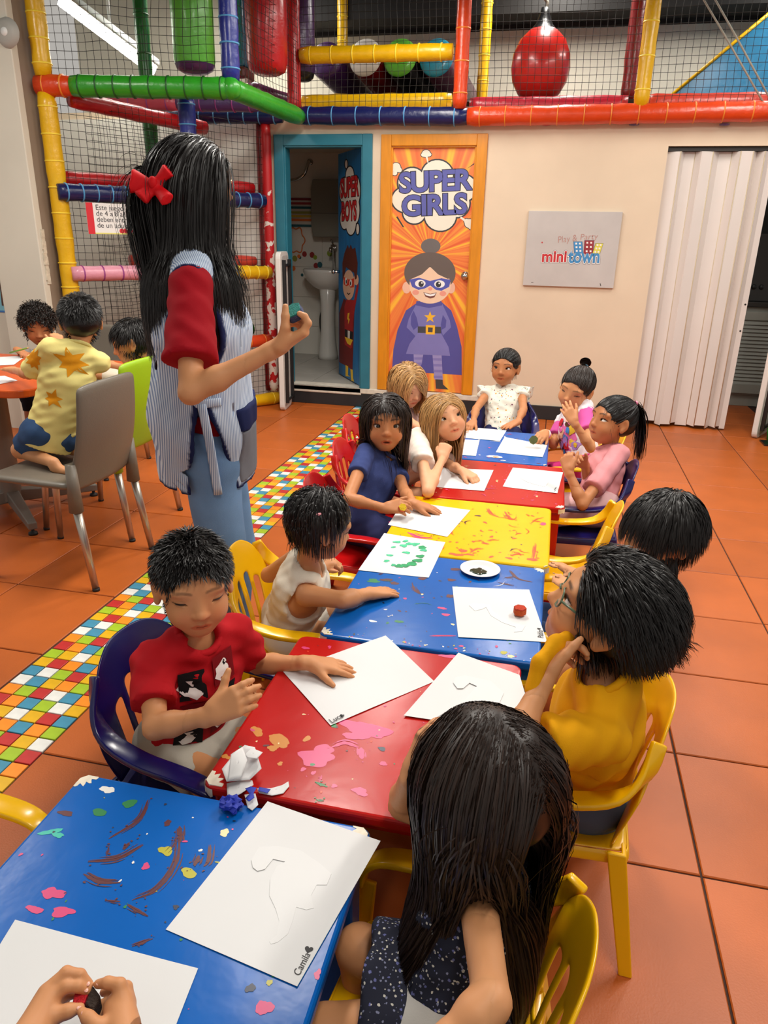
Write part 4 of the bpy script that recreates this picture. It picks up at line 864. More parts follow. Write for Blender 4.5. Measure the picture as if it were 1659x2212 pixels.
for i, (k, x0, x1, y0, y1, lb) in enumerate(TABLES):
    o = kid_table(k, x0, x1, y0, y1, lb); TOBJ.append((o, x0, x1, y0, y1))
    hx, hy = (x1-x0)/2, (y1-y0)/2
    chips(o, hx, hy, [[(-1, 1, .03), (1, 1, .028)], [(-1, -1, .034)], [(1, 1, .028), (-1, -1, .03)], [(1, -1, .012)], [(1, -1, .03)], [(1, -1, .014)]][i], seed=i)
    cx, cy = (x0+x1)/2, (y0+y1)/2
    if i == 0:
        mk = [('s', [PZ(640, 1735) if False else PZ(320, 1728), PZ(300, 1770), PZ(235, 1812)], .012, 'maroon'), ('s', [PZ(190, 1862), PZ(255, 1855), PZ(310, 1825)], .012, 'maroon'), ('s', [PZ(180, 1888), PZ(215, 1905), PZ(260, 1907)], .012, 'maroon'),
              ('s', [PZ(388, 1785), PZ(382, 1860), PZ(340, 1920), PZ(285, 1945)], .012, 'maroon'), ('s', [PZ(388, 1785), PZ(390, 1820)], .016, 'maroon'), ('s', [PZ(455, 1825), PZ(450, 1860), PZ(440, 1872)], .012, 'maroon'), ('s', [PZ(430, 1848), PZ(420, 1870)], .014, 'maroon'),
              ('s', [PZ(360, 1842), PZ(375, 1825), PZ(388, 1800)], .006, 'maroon'), ('s', [PZ(230, 1850), PZ(236, 1826)], .005, 'maroon'), ('s', [PZ(265, 1835), PZ(280, 1820)], .010, 'maroon'), ('b', *PZ(362, 1778), .006, 'maroon'), ('b', *PZ(142, 1757), .006, 'maroon', 2), ('s', [PZ(230, 1945), PZ(260, 1948)], .006, 'maroon'),
              ('s', [PZ(275, 1955), PZ(320, 1980)], .010, 'maroon'), ('s', [PZ(285, 2045), PZ(330, 2028)], .006, 'maroon'), ('b', *PZ(280, 1736), .009, 'green', 1.3), ('b', *PZ(215, 1755), .007, 'green', 2), ('b', *PZ(110, 1797), .006, 'teal', 2.5, .5), ('b', *PZ(125, 1804), .005, 'teal', 2), ('b', *PZ(232, 1706), .008, 'white', 1.6), ('b', *PZ(485, 1799), .0075, 'cream'),
              ('b', *PZ(115, 1930), .010, 'pink', 1.6), ('b', *PZ(135, 1970), .008, 'pink', 2), ('b', *PZ(75, 1965), .006, 'pink', 2), ('b', *PZ(315, 1872), .006, 'pink'), ('b', *PZ(571, 2177), .010, 'pink'), ('b', *PZ(686, 2105), .007, 'pink', .6), ('b', *PZ(358, 1838), .008, 'olive', 1.5), ('b', *PZ(408, 1886), .008, 'olive', 1.6), ('b', *PZ(582, 2123), .004, 'olive'),
              ('b', *PZ(541, 2135), .006, 'black'), ('b', *PZ(380, 1960), .004, 'black'), ('b', *PZ(45, 1846), .003, 'pink')]
        mk += rnd_marks(x0+.02, x1-.02, y0+.02, y1-.02, 70, ['black', 'white', 'maroon', 'pink', 'olive', 'green'], 3, .0008, .0026)
    elif i == 1:
        mk = [('b', *PZ(790, 1575), .022, 'pink', 2.2, -.2), ('b', *PZ(770, 1590), .012, 'pink', 2.0), ('b', *PZ(682, 1638), .024, 'pink', 1.25), ('b', *PZ(700, 1618), .014, 'pink', 1.2), ('s', [PZ(715, 1615), PZ(745, 1605), PZ(775, 1615)], .016, 'pink'), ('s', [PZ(780, 1615), PZ(782, 1640)], .022, 'pink'), ('b', *PZ(655, 1662), .005, 'pink'), ('b', *PZ(677, 1670), .006, 'pink', .6),
              ('b', *PZ(778, 1710), .009, 'pink', 1.6), ('b', *PZ(722, 1698), .005, 'pink'), ('b', *PZ(828, 1650), .005, 'pink', 1.6), ('s', [PZ(690, 1690), PZ(695, 1675)], .004, 'pink'), ('b', *PZ(555, 1580), .010, 'amber', 1.6, -.6), ('b', *PZ(603, 1600), .014, 'amber', 1.9, -.5), ('b', *PZ(590, 1616), .008, 'amber', 1.4), ('b', *PZ(663, 1596), .009, 'amber', .7), ('b', *PZ(488, 1635), .006, 'amber', 1.4), ('b', *PZ(605, 1650), .005, 'amber'),
              ('s', [PZ(680, 1690), PZ(695, 1695), PZ(708, 1700)], .007, 'green'), ('b', *PZ(722, 1568), .006, 'green'), ('b', *PZ(675, 1652), .004, 'green'), ('s', [PZ(872, 1672), PZ(878, 1640)], .010, 'green'), ('s', [PZ(683, 1728), PZ(700, 1731)], .005, 'green'), ('b', *PZ(825, 1618), .005, 'black', 1.6), ('b', *PZ(660, 1400), .005, 'pink', 2), ('b', *PZ(712, 1398), .006, 'pink', .7), ('b', *PZ(970, 1418), .008, 'pink', 2.4)]
        mk += rnd_marks(x0+.02, x1-.02, y0+.02, y1-.02, 60, ['pink', 'cream', 'maroon', 'pink', 'green', 'orange'], 4, .0008, .003)
    elif i == 2:
        mk = [('s', [PZ(890, 1260), PZ(897, 1276), PZ(910, 1284)], .016, 'maroon'), ('b', *PZ(835, 1253), .009, 'maroon', 2), ('b', *PZ(852, 1260), .009, 'maroon', 1.4), ('s', [PZ(1100, 1232), PZ(1118, 1250), PZ(1150, 1258)], .014, 'maroon'), ('s', [PZ(1090, 1248), PZ(1115, 1246)], .010, 'maroon'), ('s', [PZ(1075, 1258), PZ(1110, 1266)], .010, 'maroon'), ('b', *PZ(985, 1230), .009, 'maroon', 1.8), ('b', *PZ(973, 1288), .012, 'maroon', .8),
              ('b', *PZ(975, 1253), .007, 'maroon', 2), ('b', *PZ(912, 1250), .007, 'maroon', 2), ('s', [PZ(928, 1374), PZ(985, 1374)], .009, 'pink'), ('b', *PZ(963, 1328), .006, 'pink', 2), ('b', *PZ(955, 1314), .006, 'pink', 2), ('b', *PZ(875, 1293), .005, 'pink'), ('b', *PZ(807, 1255), .010, 'green', 2), ('b', *PZ(862, 1343), .007, 'green', 1.4), ('b', *PZ(912, 1284), .004, 'cream'), ('b', *PZ(978, 1349), .0045, 'cream'), ('b', *PZ(1088, 1410), .006, 'olive', 1.6), ('b', *PZ(1103, 1418), .006, 'cream', 1.4), ('b', *PZ(805, 1342), .005, 'white', 2), ('b', *PZ(933, 1187), .005, 'black')]
        mk += rnd_marks(x0+.02, x1-.02, y0+.02, y1-.02, 60, ['black', 'white', 'maroon', 'pink', 'green', 'maroon'], 5, .0008, .004, 8)
        mk += rnd_marks(x0+.02, x1-.02, y0+.006, y0+.03, 40, ['cream', 'white', 'olive', 'pink'], 15, .0008, .003)
    elif i == 3:
        mk = [('s', [PZ(1055, 1098), PZ(1062, 1110), PZ(1078, 1118)], .016, 'orange'), ('s', [PZ(1078, 1118), PZ(1100, 1120), PZ(1118, 1125)], .010, 'orange'), ('s', [PZ(1090, 1105), PZ(1100, 1118), PZ(1115, 1124)], .020, 'orange'), ('s', [PZ(1145, 1132), PZ(1160, 1122), PZ(1175, 1118)], .009, 'orange'), ('s', [PZ(1150, 1125), PZ(1170, 1128)], .007, 'orange'), ('b', *PZ(1173, 1132), .012, 'pink'), ('s', [PZ(1158, 1175), PZ(1155, 1195), PZ(1150, 1212)], .012, 'orange'), ('b', *PZ(1150, 1209), .009, 'orange', 2), ('s', [PZ(995, 1185), PZ(1002, 1192)], .016, 'orange'), ('b', *PZ(1000, 1190), .012, 'orange', 1.0),
              ('s', [PZ(1015, 1195), PZ(1030, 1186), PZ(1045, 1186)], .012, 'orange'), ('b', *PZ(1048, 1174), .006, 'orange', 2), ('b', *PZ(985, 1198), .010, 'orange', 2), ('b', *PZ(1012, 1198), .007, 'orange', 2.5), ('b', *PZ(1100, 1206), .006, 'orange', 2), ('s', [PZ(880, 1150), PZ(905, 1160), PZ(935, 1163)], .026, 'pink'), ('s', [PZ(890, 1158), PZ(925, 1170)], .016, 'orange'), ('b', *PZ(848, 1130), .010, 'pink', 1.4), ('s', [PZ(905, 1082), PZ(930, 1076), PZ(955, 1080)], .012, 'orange')]
        mk += rnd_marks(x0+.02, x1-.02, y0+.02, y1-.02, 70, ['orange', 'orange', 'maroon', 'orange'], 6, .001, .005, 26, .006)
    elif i == 4:
        mk = rnd_marks(x0+.02, x1-.02, y0+.02, y1-.02, 40, ['pink', 'pink', 'maroon', 'cream'], 7, .001, .006, 8, .006)
    else:
        mk = rnd_marks(x0+.02, x1-.02, y0+.02, y1-.02, 40, ['maroon', 'pink', 'white', 'orange'], 8, .001, .008, 6, .008)
    splatter(o, cx, cy, mk, seed=i)

# ================================================================ children's plastic armchairs
CC = dict(yellow=rgb(246, 188, 6), red=rgb(196, 14, 14), navy=rgb(18, 16, 84))
def chair_mat(k): return mat('moulded_plastic_'+k, CC[k], rough=.26, var=.03, vscale=6, coat=.2)
def make_chair_meshes():
    M = {}
    # seat: dished panel with rolled front
    b = MB(); nu, nv = 10, 10; V = []
    for j in range(nv+1):
        for i in range(nu+1):
            u = -1+2*i/nu; v = -1+2*j/nv; wx = .158+.012*v
            z = .262-.010*(1-u*u)*(1-v*v)+(-.016*max(0, v-.55)**2*5)
            V.append((wx*u, .155*v, z))
    F = [(j*(nu+1)+i, j*(nu+1)+i+1, (j+1)*(nu+1)+i+1, (j+1)*(nu+1)+i) for j in range(nv) for i in range(nu)]
    b.add(V, F, sm=True)
    # turned-down rim all round
    ring = [i for i in range(nu+1)]+[(j)*(nu+1)+nu for j in range(1, nv+1)]+[nv*(nu+1)+i for i in range(nu-1, -1, -1)]+[j*(nu+1) for j in range(nv-1, 0, -1)]
    rv = [V[i] for i in ring]; low = [(p[0]*1.03, p[1]*1.03, p[2]-.028) for p in rv]; n = len(ring)
    b.add(rv+low, [(i, n+i, n+(i+1) % n, (i+1) % n) for i in range(n)], sm=True)
    M['seat'] = b.mesh('seat')
    # backrest: curved shell with vertical slots below a solid rounded head
    us = [-1, -.86, -.70, -.58, -.40, -.28, -.10, .10, .28, .40, .58, .70, .86, 1]
    slots = {(3, 4), (5, 6), (6, 7), (7, 8), (9, 10)}; slotcols = {3, 5, 7, 9} ; slotcols = {3, 5, 7, 9}
    vs = [0, .07, .16, .28, .40, .50, .58, .66, .76, .86, .94, 1.0]
    b = MB(); V = []
    for v in vs:
        for u in us:
            half = .150+.028*math.sin(min(1, v*1.25)*math.pi*.5)
            zt = .548-.150*abs(u)**3.2
            z = .275+(zt-.275)*v; y = -.150-.062*v**1.2+.050*u*u*(.55+.6*v)
            V.append((half*u*(1-.05*v), y, z))
    nu = len(us); F = []
    for j in range(len(vs)-1):
        for i in range(nu-1):
            mid = abs((us[i]+us[i+1])/2); top = 7 if mid < .3 else 6
            if i in slotcols and 1 <= j < top: continue
            F.append((j*nu+i+1, j*nu+i, (j+1)*nu+i, (j+1)*nu+i+1))
    b.add(V, F, sm=True); M['backrest'] = b.mesh('backrest')
    # arm: flat strip from the shoulder of the back, sweeping forward and down into the front leg
    def strip(path, wdt, thk, outv):
        b = MB(); V = []; n = len(path)
        for i, p in enumerate(path):
            p = np.array(p); t = np.array(path[min(i+1, n-1)])-np.array(path[max(i-1, 0)]); t /= np.linalg.norm(t)
            s = np.array(outv[i] if isinstance(outv, list) else outv, float); s = s-t*np.dot(s, t); s /= np.linalg.norm(s); nn = np.cross(t, s)
            w_ = wdt[i] if hasattr(wdt, '__len__') else wdt
            V += [p+s*w_/2+nn*thk/2, p-s*w_/2+nn*thk/2, p-s*w_/2-nn*thk/2, p+s*w_/2-nn*thk/2]
        F = [(4*i+k, 4*i+(k+1) % 4, 4*i+4+(k+1) % 4, 4*i+4+k) for i in range(n-1) for k in range(4)]+[(3, 2, 1, 0), tuple(4*n-4+k for k in range(4))]
        b.add(V, F, sm=True); return b
    for s, nm in ((-1, 'armrest_l'), (1, 'armrest_r')):
        path = bez([(s*.128, -.178, .508), (s*.158, -.160, .455), (s*.178, -.115, .412), (s*.186, -.03, .392), (s*.186, .07, .388), (s*.184, .135, .376), (s*.182, .165, .345), (s*.181, .172, .31)], 4)
        n = len(path); outs = []
        for i in range(n):
            t = i/(n-1); outs.append((s*(.35+.65*min(1, t*2.2)), .75*max(0, 1-t*2.4), .0))
        M[nm] = strip(path, [.030+.014*math.sin(math.pi*min(1, i/(n-1)*1.1)) for i in range(n)], .013, outs).mesh('armrest')
    def leg(top, bot, sx, sy):
        # L section that narrows to the foot
        b = MB(); V = []
        for t, w_ in ((0, .036), (.35, .033), (1, .026)):
            c = np.array(top)+(np.array(bot)-np.array(top))*t; a = .009
            L = [(0, 0), (-sx*w_, 0), (-sx*w_, -sy*a), (-sx*a, -sy*a), (-sx*a, -sy*w_), (0, -sy*w_)]
            V += [(c[0]+p[0], c[1]+p[1], c[2]) for p in L]
        F = []
        for i in range(2):
            for k in range(6):
                q = (6*i+k, 6*i+(k+1) % 6, 6*i+6+(k+1) % 6, 6*i+6+k); F.append(q if sx*sy > 0 else q[::-1])
        F += [tuple(range(6)), tuple(range(17, 11, -1))] if sx*sy < 0 else [tuple(range(5, -1, -1)), tuple(range(12, 18))]
        b.add(V, F); return b.mesh('leg')
    M['leg0'] = leg((.190, .182, .315), (.205, .200, 0), 1, 1); M['leg1'] = leg((-.190, .182, .315), (-.205, .200, 0), -1, 1)
    M['leg2'] = leg((.170, -.150, .275), (.195, -.195, 0), 1, -1); M['leg3'] = leg((-.170, -.150, .275), (-.195, -.195, 0), -1, -1)
    return M
CHM = make_chair_meshes(); CHP = {}
def child_chair(k, x, y, face, label, sc=1.0):
    """face: heading in degrees of the sitter (0 = +X, 90 = +Y)"""
    if k not in CHP:
        root = empty('child_armchair'); CHP[k] = root
        for nm in ('seat', 'backrest', 'armrest_l', 'armrest_r', 'leg0', 'leg1', 'leg2', 'leg3'):
            me = CHM[nm].copy(); o = link({'armrest_l': 'armrest', 'armrest_r': 'armrest'}.get(nm, nm.rstrip('0123')), me, chair_mat(k), root)
            if nm in ('seat', 'backrest'):
                d = o.modifiers.new('solid', 'SOLIDIFY'); d.thickness = .007; d.offset = 0
                d = o.modifiers.new('sub', 'SUBSURF'); d.levels = 2; d.render_levels = 2
            elif nm.startswith('arm'):
                d = o.modifiers.new('bevel', 'BEVEL'); d.width = .004; d.segments = 2; d.limit_method = 'ANGLE'
            else:
                d = o.modifiers.new('bevel', 'BEVEL'); d.width = .003; d.segments = 2; d.limit_method = 'ANGLE'
        bpy.context.view_layer.update(); dg_ = bpy.context.evaluated_depsgraph_get()
        for c_ in root.children:
            me_ = bpy.data.meshes.new_from_object(c_.evaluated_get(dg_)); c_.modifiers.clear(); c_.data = me_
        o = root
    else: o = copy_tree(CHP[k])
    o.location = (x, y, 0); o.rotation_euler = (0, 0, math.radians(face-90)); o.scale = (sc, sc, sc)
    props(o, label=label, cat='chair', group='children\'s '+k+' plastic armchairs'); return o
child_chair('navy', -.640, 1.195, -10, 'dark blue plastic armchair under the boy in the red T-shirt')
child_chair('yellow', -.600, 1.725, 6, 'yellow plastic armchair behind the toddler in the white tank top')
child_chair('red', -.620, 2.41, 0, 'red plastic armchair behind the girl in the blue dress, nearest of the red ones', .98)
child_chair('red', -.665, 2.92, 0, 'red plastic armchair behind the blonde girl resting her chin on her fist', .98)
child_chair('red', -.750, 3.37, 0, 'red plastic armchair farthest along the left side of the row', .98)
child_chair('navy', -.23, 3.90, -90, 'dark blue plastic armchair at the far end of the row')
child_chair('navy', .165, 2.90, 180, 'dark blue plastic armchair under the girl in the pink T-shirt')
child_chair('yellow', .170, 3.46, 180, 'yellow plastic armchair under the girl in the bright printed shirt', .98)
child_chair('yellow', .070, 2.385, 174, 'empty-looking yellow plastic armchair pulled up to the yellow table')
child_chair('yellow', .150, 1.890, 178, 'yellow plastic armchair under the boy with the bowl haircut')
child_chair('yellow', .085, 1.300, 178, 'yellow plastic armchair under the boy in the yellow T-shirt')
child_chair('yellow', -.085, .715, 172, 'yellow plastic armchair under the long-haired girl in front')
child_chair('yellow', -.950, .668, 0, 'yellow plastic armchair cut off by the left edge of the picture')

# ================================================================ adult table and chairs on the left
M_or = mat('orange_laminate', rgb(206, 84, 18), rough=.35, var=.05, vscale=6)
M_gl = mat('grey_cast_metal', rgb(128, 126, 118), rough=.45, metal=.3, var=.05)
otc = (-2.62, 3.0)
ot = empty('pedestal_table', (otc[0], otc[1], 0), label='orange laminate table on a grey pedestal at the left edge', cat='table')
MB().prism(rrect(-.50, .50, -.42, .42, .09, 7), .690, .724).build('tabletop', M_or, ot, bevel=.006)
MB().lathe([(.05, .06), (.05, .66), (.12, .675), (.12, .69)], n=18).build('column', M_gl, ot)
for a in (-40, 50, 140, 230):
    r = math.radians(a); d = np.array((math.cos(r), math.sin(r), 0)); s = np.array((-d[1], d[0], 0))
    b = MB(); V = []
    for t, w_, z0, z1 in ((.02, .03, .05, .115), (.42, .02, .03, .065)):
        c = d*t; V += [c+s*w_+np.array((0, 0, z0)), c-s*w_+np.array((0, 0, z0)), c-s*w_+np.array((0, 0, z1)), c+s*w_+np.array((0, 0, z1))]
    b.add(V, [(0, 1, 2, 3), (7, 6, 5, 4)]+[(k, 4+k, 4+(k+1) % 4, (k+1) % 4) for k in range(4)]); f_ = b.build('foot', M_gl, ot, bevel=.005)
    b = MB().lathe([(.001, 0), (.022, 0), (.02, .012), (.008, .016), (.008, .04)], c=tuple(d*.40), n=12); b.build('levelling_pad', mat('black_rubber', rgb(26, 26, 26)), f_)
def shell_chair(k, x, y, face, label):
    col = dict(grey=rgb(112, 104, 92), lime=rgb(150, 190, 10))[k]; m = mat('shell_plastic_'+k, col, rough=.4, var=.03, bump=.05, bscale=200); al = mat('satin_aluminium', rgb(190, 182, 170), rough=.3, metal=.9)
    o = empty('shell_chair', (x, y, 0), math.radians(face-90), label=label, cat='chair', group='adult shell chairs round the orange table')
    b = MB(); V = []; nu, nv = 8, 8
    for j in range(nv+1):
        for i in range(nu+1):
            u = -1+2*i/nu; v = -1+2*j/nv; V.append(((.225-.012*v)*u, .215*v, .435-.012*(1-u*u)-.02*max(0, v-.6)**2*4))
    b.add(V, [(j*(nu+1)+i, j*(nu+1)+i+1, (j+1)*(nu+1)+i+1, (j+1)*(nu+1)+i) for j in range(nv) for i in range(nu)], sm=True)
    b.build('seat', m, o, solid=.032, sub=1)
    b = MB(); V = []; nu, nv = 8, 10
    for j in range(nv+1):
        for i in range(nu+1):
            u = -1+2*i/nu; v = j/nv; half = .215-.022*v; z = .40+.425*v-.012*abs(u)**3*v
            V.append((half*u, -.215-.075*v-.02*math.sin(v*math.pi)+.030*u*u*(1-.4*v), z))
    b.add(V, [(j*(nu+1)+i+1, j*(nu+1)+i, (j+1)*(nu+1)+i, (j+1)*(nu+1)+i+1) for j in range(nv) for i in range(nu)], sm=True)
    b.build('backrest', m, o, solid=.022, sub=1)
    for sx in (-1, 1):
        MB().tube([(sx*.205, -.215, .33), (sx*.205, -.215, .52)], [.028, .02], n=12).build('corner_socket', m, o)
        for tp, bt in (((sx*.195, .17, .42), (sx*.215, .205, 0)), ((sx*.205, -.215, .36), (sx*.218, -.265, 0))):
            l_ = MB().tube([bt, tuple((np.array(bt)+np.array(tp))/2), tp], [.0135, .0155, .0175], n=14).build('leg', al, o)
            MB().tube([(bt[0], bt[1], 0), (bt[0], bt[1], .012)], .0145, n=12).build('foot_cap', mat('black_rubber', rgb(26, 26, 26)), l_)
    return o
shell_chair('grey', -1.955, 2.52, 180, 'grey plastic chair with metal legs under the boy in the yellow printed T-shirt')
shell_chair('lime', -2.08, 3.02, 178, 'lime green plastic chair partly behind the teacher')
shell_chair('grey', -2.66, 3.76, -90, 'grey plastic chair under the curly-haired boy')
# ================================================================ figure modelling: signed distance fields meshed with surface nets
def nrm(v): v = np.array(v, float); return v/(np.linalg.norm(v)+1e-12)
def A3(*v): return np.array(v, float)
ZUP = A3(0, 0, 1)
class Field:
    CAPD = .05
    def __init__(s): s.ops = []
    def cap(s, a, b, ra, rb, k=.012, wax=None, ws=1.0, flat=False, sub=False, flat0=False):
        a, b = A3(*a), A3(*b); r = max(ra, rb)*max(1.0, ws); s.ops.append(('cap', np.minimum(a, b)-r, np.maximum(a, b)+r, k, sub, (a, b, ra, rb, None if wax is None else nrm(wax), ws, flat, flat0))); return s
    def ell(s, c, rad, R=None, k=.012, sub=False):
        c = A3(*c); rad = A3(*rad); R = np.eye(3) if R is None else R; e = np.abs(R) @ rad; s.ops.append(('ell', c-e, c+e, k, sub, (c, rad, R))); return s
    def lid(s, c, r, R, e0, e1, k=.002, sub=False):
        """part of a ball between elevation planes through its centre (R columns right/forward/up); e0..e1 degrees"""
        c = A3(*c); s.ops.append(('lid', c-r, c+r, k, sub, (c, r, R, math.radians(e0), math.radians(e1)))); return s
    def cut(s, p, n): s.ops.append(('cut', None, None, 0, False, (A3(*p), nrm(n)))); return s     # keep the side opposite to n
    def wrinkle(s, amp, freq, seed=0, axis=None): s.ops.append(('wr', None, None, 0, False, (amp, freq, seed, axis))); return s
    @staticmethod
    def dist(kind, q, X, Y, Z):
        if kind == 'cap':
            a, b, ra, rb, w_, ws, flat, flat0 = q; ba = b-a; L2 = max(ba @ ba, 1e-12); L = math.sqrt(L2)
            tt = ((X-a[0])*ba[0]+(Y-a[1])*ba[1]+(Z-a[2])*ba[2])/L2; t = np.clip(tt, 0, 1)
            dx = X-a[0]-t*ba[0]; dy = Y-a[1]-t*ba[1]; dz = Z-a[2]-t*ba[2]
            if w_ is not None:
                c = (dx*w_[0]+dy*w_[1]+dz*w_[2])*(1-1/ws); dx = dx-c*w_[0]; dy = dy-c*w_[1]; dz = dz-c*w_[2]
            d = np.sqrt(dx*dx+dy*dy+dz*dz)-(ra+(rb-ra)*t)
            if flat: d = np.maximum(d, (tt-1)*L)
            if flat0: d = np.maximum(d, -tt*L)
            return d
        if kind == 'ell':
            c, r, R = q; dx, dy, dz = X-c[0], Y-c[1], Z-c[2]
            u = (dx*R[0, 0]+dy*R[1, 0]+dz*R[2, 0])/r[0]; v = (dx*R[0, 1]+dy*R[1, 1]+dz*R[2, 1])/r[1]; w_ = (dx*R[0, 2]+dy*R[1, 2]+dz*R[2, 2])/r[2]
            k0 = np.sqrt(u*u+v*v+w_*w_); k1 = np.sqrt((u/r[0])**2+(v/r[1])**2+(w_/r[2])**2)+1e-9
            return k0*(k0-1)/k1
        if kind == 'lid':
            c, r, R, e0, e1 = q; dx, dy, dz = X-c[0], Y-c[1], Z-c[2]
            v = dx*R[0, 1]+dy*R[1, 1]+dz*R[2, 1]; w_ = dx*R[0, 2]+dy*R[1, 2]+dz*R[2, 2]
            d = np.sqrt(dx*dx+dy*dy+dz*dz)-r
            lo = -(w_*math.cos(e0)-v*math.sin(e0)); hi = (w_*math.cos(e1)-v*math.sin(e1))
            return np.maximum(d, np.maximum(lo, hi))
    def eval(s, lo, hi, h):
        n = np.maximum(np.ceil((np.array(hi)-np.array(lo))/h).astype(int)+1, 4)
        ax = [(lo[i]+h*np.arange(n[i])).astype(np.float32) for i in range(3)]
        F = np.full(tuple(n), s.CAPD, np.float32)
        for kind, plo, phi, k, sub, q in s.ops:
            if kind == 'cut':
                p, nn = q; d = ((ax[0]-p[0])*nn[0])[:, None, None]+((ax[1]-p[1])*nn[1])[None, :, None]+((ax[2]-p[2])*nn[2])[None, None, :]; np.maximum(F, d, out=F); continue
            if kind == 'wr':
                amp, fr, seed, axs = q; rg = np.random.default_rng(seed); X, Y, Z = ax[0][:, None, None], ax[1][None, :, None], ax[2][None, None, :]
                wv = 0
                for _ in range(5):
                    v = rg.normal(size=3)
                    if axs is not None: v = v-axs*(v @ axs)*.75
                    v = nrm(v)*fr*rg.uniform(.5, 1.7); wv = wv+np.sin(X*v[0]+Y*v[1]+Z*v[2]+rg.uniform(0, 6))*rg.uniform(.4, 1)
                F += (amp*.4*wv).astype(np.float32); continue
            m = .045; i0 = [max(0, int((plo[i]-m-lo[i])/h)) for i in range(3)]; i1 = [min(int(n[i]), int((phi[i]+m-lo[i])/h)+2) for i in range(3)]
            if any(i1[i] <= i0[i] for i in range(3)): continue
            sl = tuple(slice(i0[i], i1[i]) for i in range(3))
            d = s.dist(kind, q, ax[0][sl[0]][:, None, None], ax[1][sl[1]][None, :, None], ax[2][sl[2]][None, None, :]).astype(np.float32)
            f = F[sl]
            if sub:
                d = -d; hh = np.maximum(k-np.abs(f-d), 0)/max(k, 1e-6); F[sl] = np.maximum(f, d)+hh*hh*k*.25
            else:
                hh = np.maximum(k-np.abs(f-d), 0)/max(k, 1e-6); F[sl] = np.minimum(f, d)-hh*hh*k*.25
        return F
    def bounds(s, pad=.012):
        P = [o for o in s.ops if o[1] is not None and not o[4]]; return np.min([o[1] for o in P], 0)-pad, np.max([o[2] for o in P], 0)+pad
    def mesh(s, h, lo=None, hi=None):
        if lo is None: lo, hi = s.bounds()
        return surfnet(s.eval(lo, hi, h), np.array(lo), h)
def surfnet(F, org, h):
    S = F < 0; c = np.zeros(tuple(d-1 for d in F.shape), np.int8)
    off = [(i, j, k) for i in (0, 1) for j in (0, 1) for k in (0, 1)]
    def sl(o): return tuple(slice(o[a], F.shape[a]-1+o[a]) for a in range(3))
    for o in off: c += S[sl(o)]
    act = (c > 0) & (c < 8); idx = np.argwhere(act); n = len(idx)
    if n == 0: return np.zeros((0, 3)), np.zeros((0, 4), int)
    ids = np.full(act.shape, -1, np.int32); ids[act] = np.arange(n)
    val = {o: F[idx[:, 0]+o[0], idx[:, 1]+o[1], idx[:, 2]+o[2]] for o in off}
    acc = np.zeros((n, 3)); num = np.zeros(n)
    for o in off:
        for a in range(3):
            if o[a]: continue
            p = list(o); p[a] = 1; p = tuple(p); va, vb = val[o], val[p]; m = (va < 0) != (vb < 0); t = va[m]/(va[m]-vb[m])
            q = np.tile(np.array(o, float), (m.sum(), 1)); q[:, a] += t; acc[m] += q; num[m] += 1
    V = (idx+acc/num[:, None])*h+org
    FF = []
    for a in range(3):
        b_, c_ = (a+1) % 3, (a+2) % 3
        s0 = [slice(1, -1)]*3; s1 = [slice(1, -1)]*3; s0[a] = slice(0, -1); s1[a] = slice(1, None)
        A, B = S[tuple(s0)], S[tuple(s1)]; m = A != B; e = np.argwhere(m); fl = B[m]
        if len(e) == 0: continue
        e[:, b_] += 1; e[:, c_] += 1
        def cell(db, dc):
            q = e.copy(); q[:, b_] += db; q[:, c_] += dc; return ids[q[:, 0], q[:, 1], q[:, 2]]
        Q = np.stack([cell(-1, -1), cell(0, -1), cell(0, 0), cell(-1, 0)], 1); Q[fl] = Q[fl][:, ::-1]; FF.append(Q)
    Q = np.concatenate(FF); Q = Q[(Q >= 0).all(1)]
    return V, Q
def drop_inside(V, Q, boxes, sh):
    if not boxes: return V, Q
    c = V[Q].mean(1); keep = np.ones(len(Q), bool)
    for lo, hi in boxes: keep &= ~((c > lo+sh) & (c < hi-sh)).all(1)
    Q = Q[keep]; used = np.unique(Q); mp = np.full(len(V), -1); mp[used] = np.arange(len(used)); return V[used], mp[Q]
def vnormals(V, Q):
    n = np.zeros_like(V); f = np.cross(V[Q[:, 2]]-V[Q[:, 0]], V[Q[:, 3]]-V[Q[:, 1]])
    for k in range(4): np.add.at(n, Q[:, k], f)
    return n/(np.linalg.norm(n, axis=1)[:, None]+1e-12)
def tuck_out(V, Q, lo, hi, w_=.006, amt=.0012):
    if len(V) == 0: return V
    d = np.minimum(V-lo, hi-V).min(1); k = np.clip(1-d/w_, 0, 1); return V-vnormals(V, Q)*(k*amt)[:, None]
def tuck_in(V, Q, boxes, w_=.010, amt=.0014):
    if len(V) == 0: return V
    N = vnormals(V, Q)
    for lo, hi in boxes:
        d = np.minimum(V-lo, hi-V).min(1); k = np.clip((d-.003)/w_, 0, 1); V = V-N*(k*amt)[:, None]
    return V
def color_attr(me, C):
    a = me.color_attributes.new('Col', 'FLOAT_COLOR', 'POINT'); C4_ = np.concatenate([C, np.ones((len(C), 1))], 1).astype(np.float32); a.data.foreach_set('color', C4_.ravel())
def smooth01(x): x = np.clip(x, 0, 1); return x*x*(3-2*x)

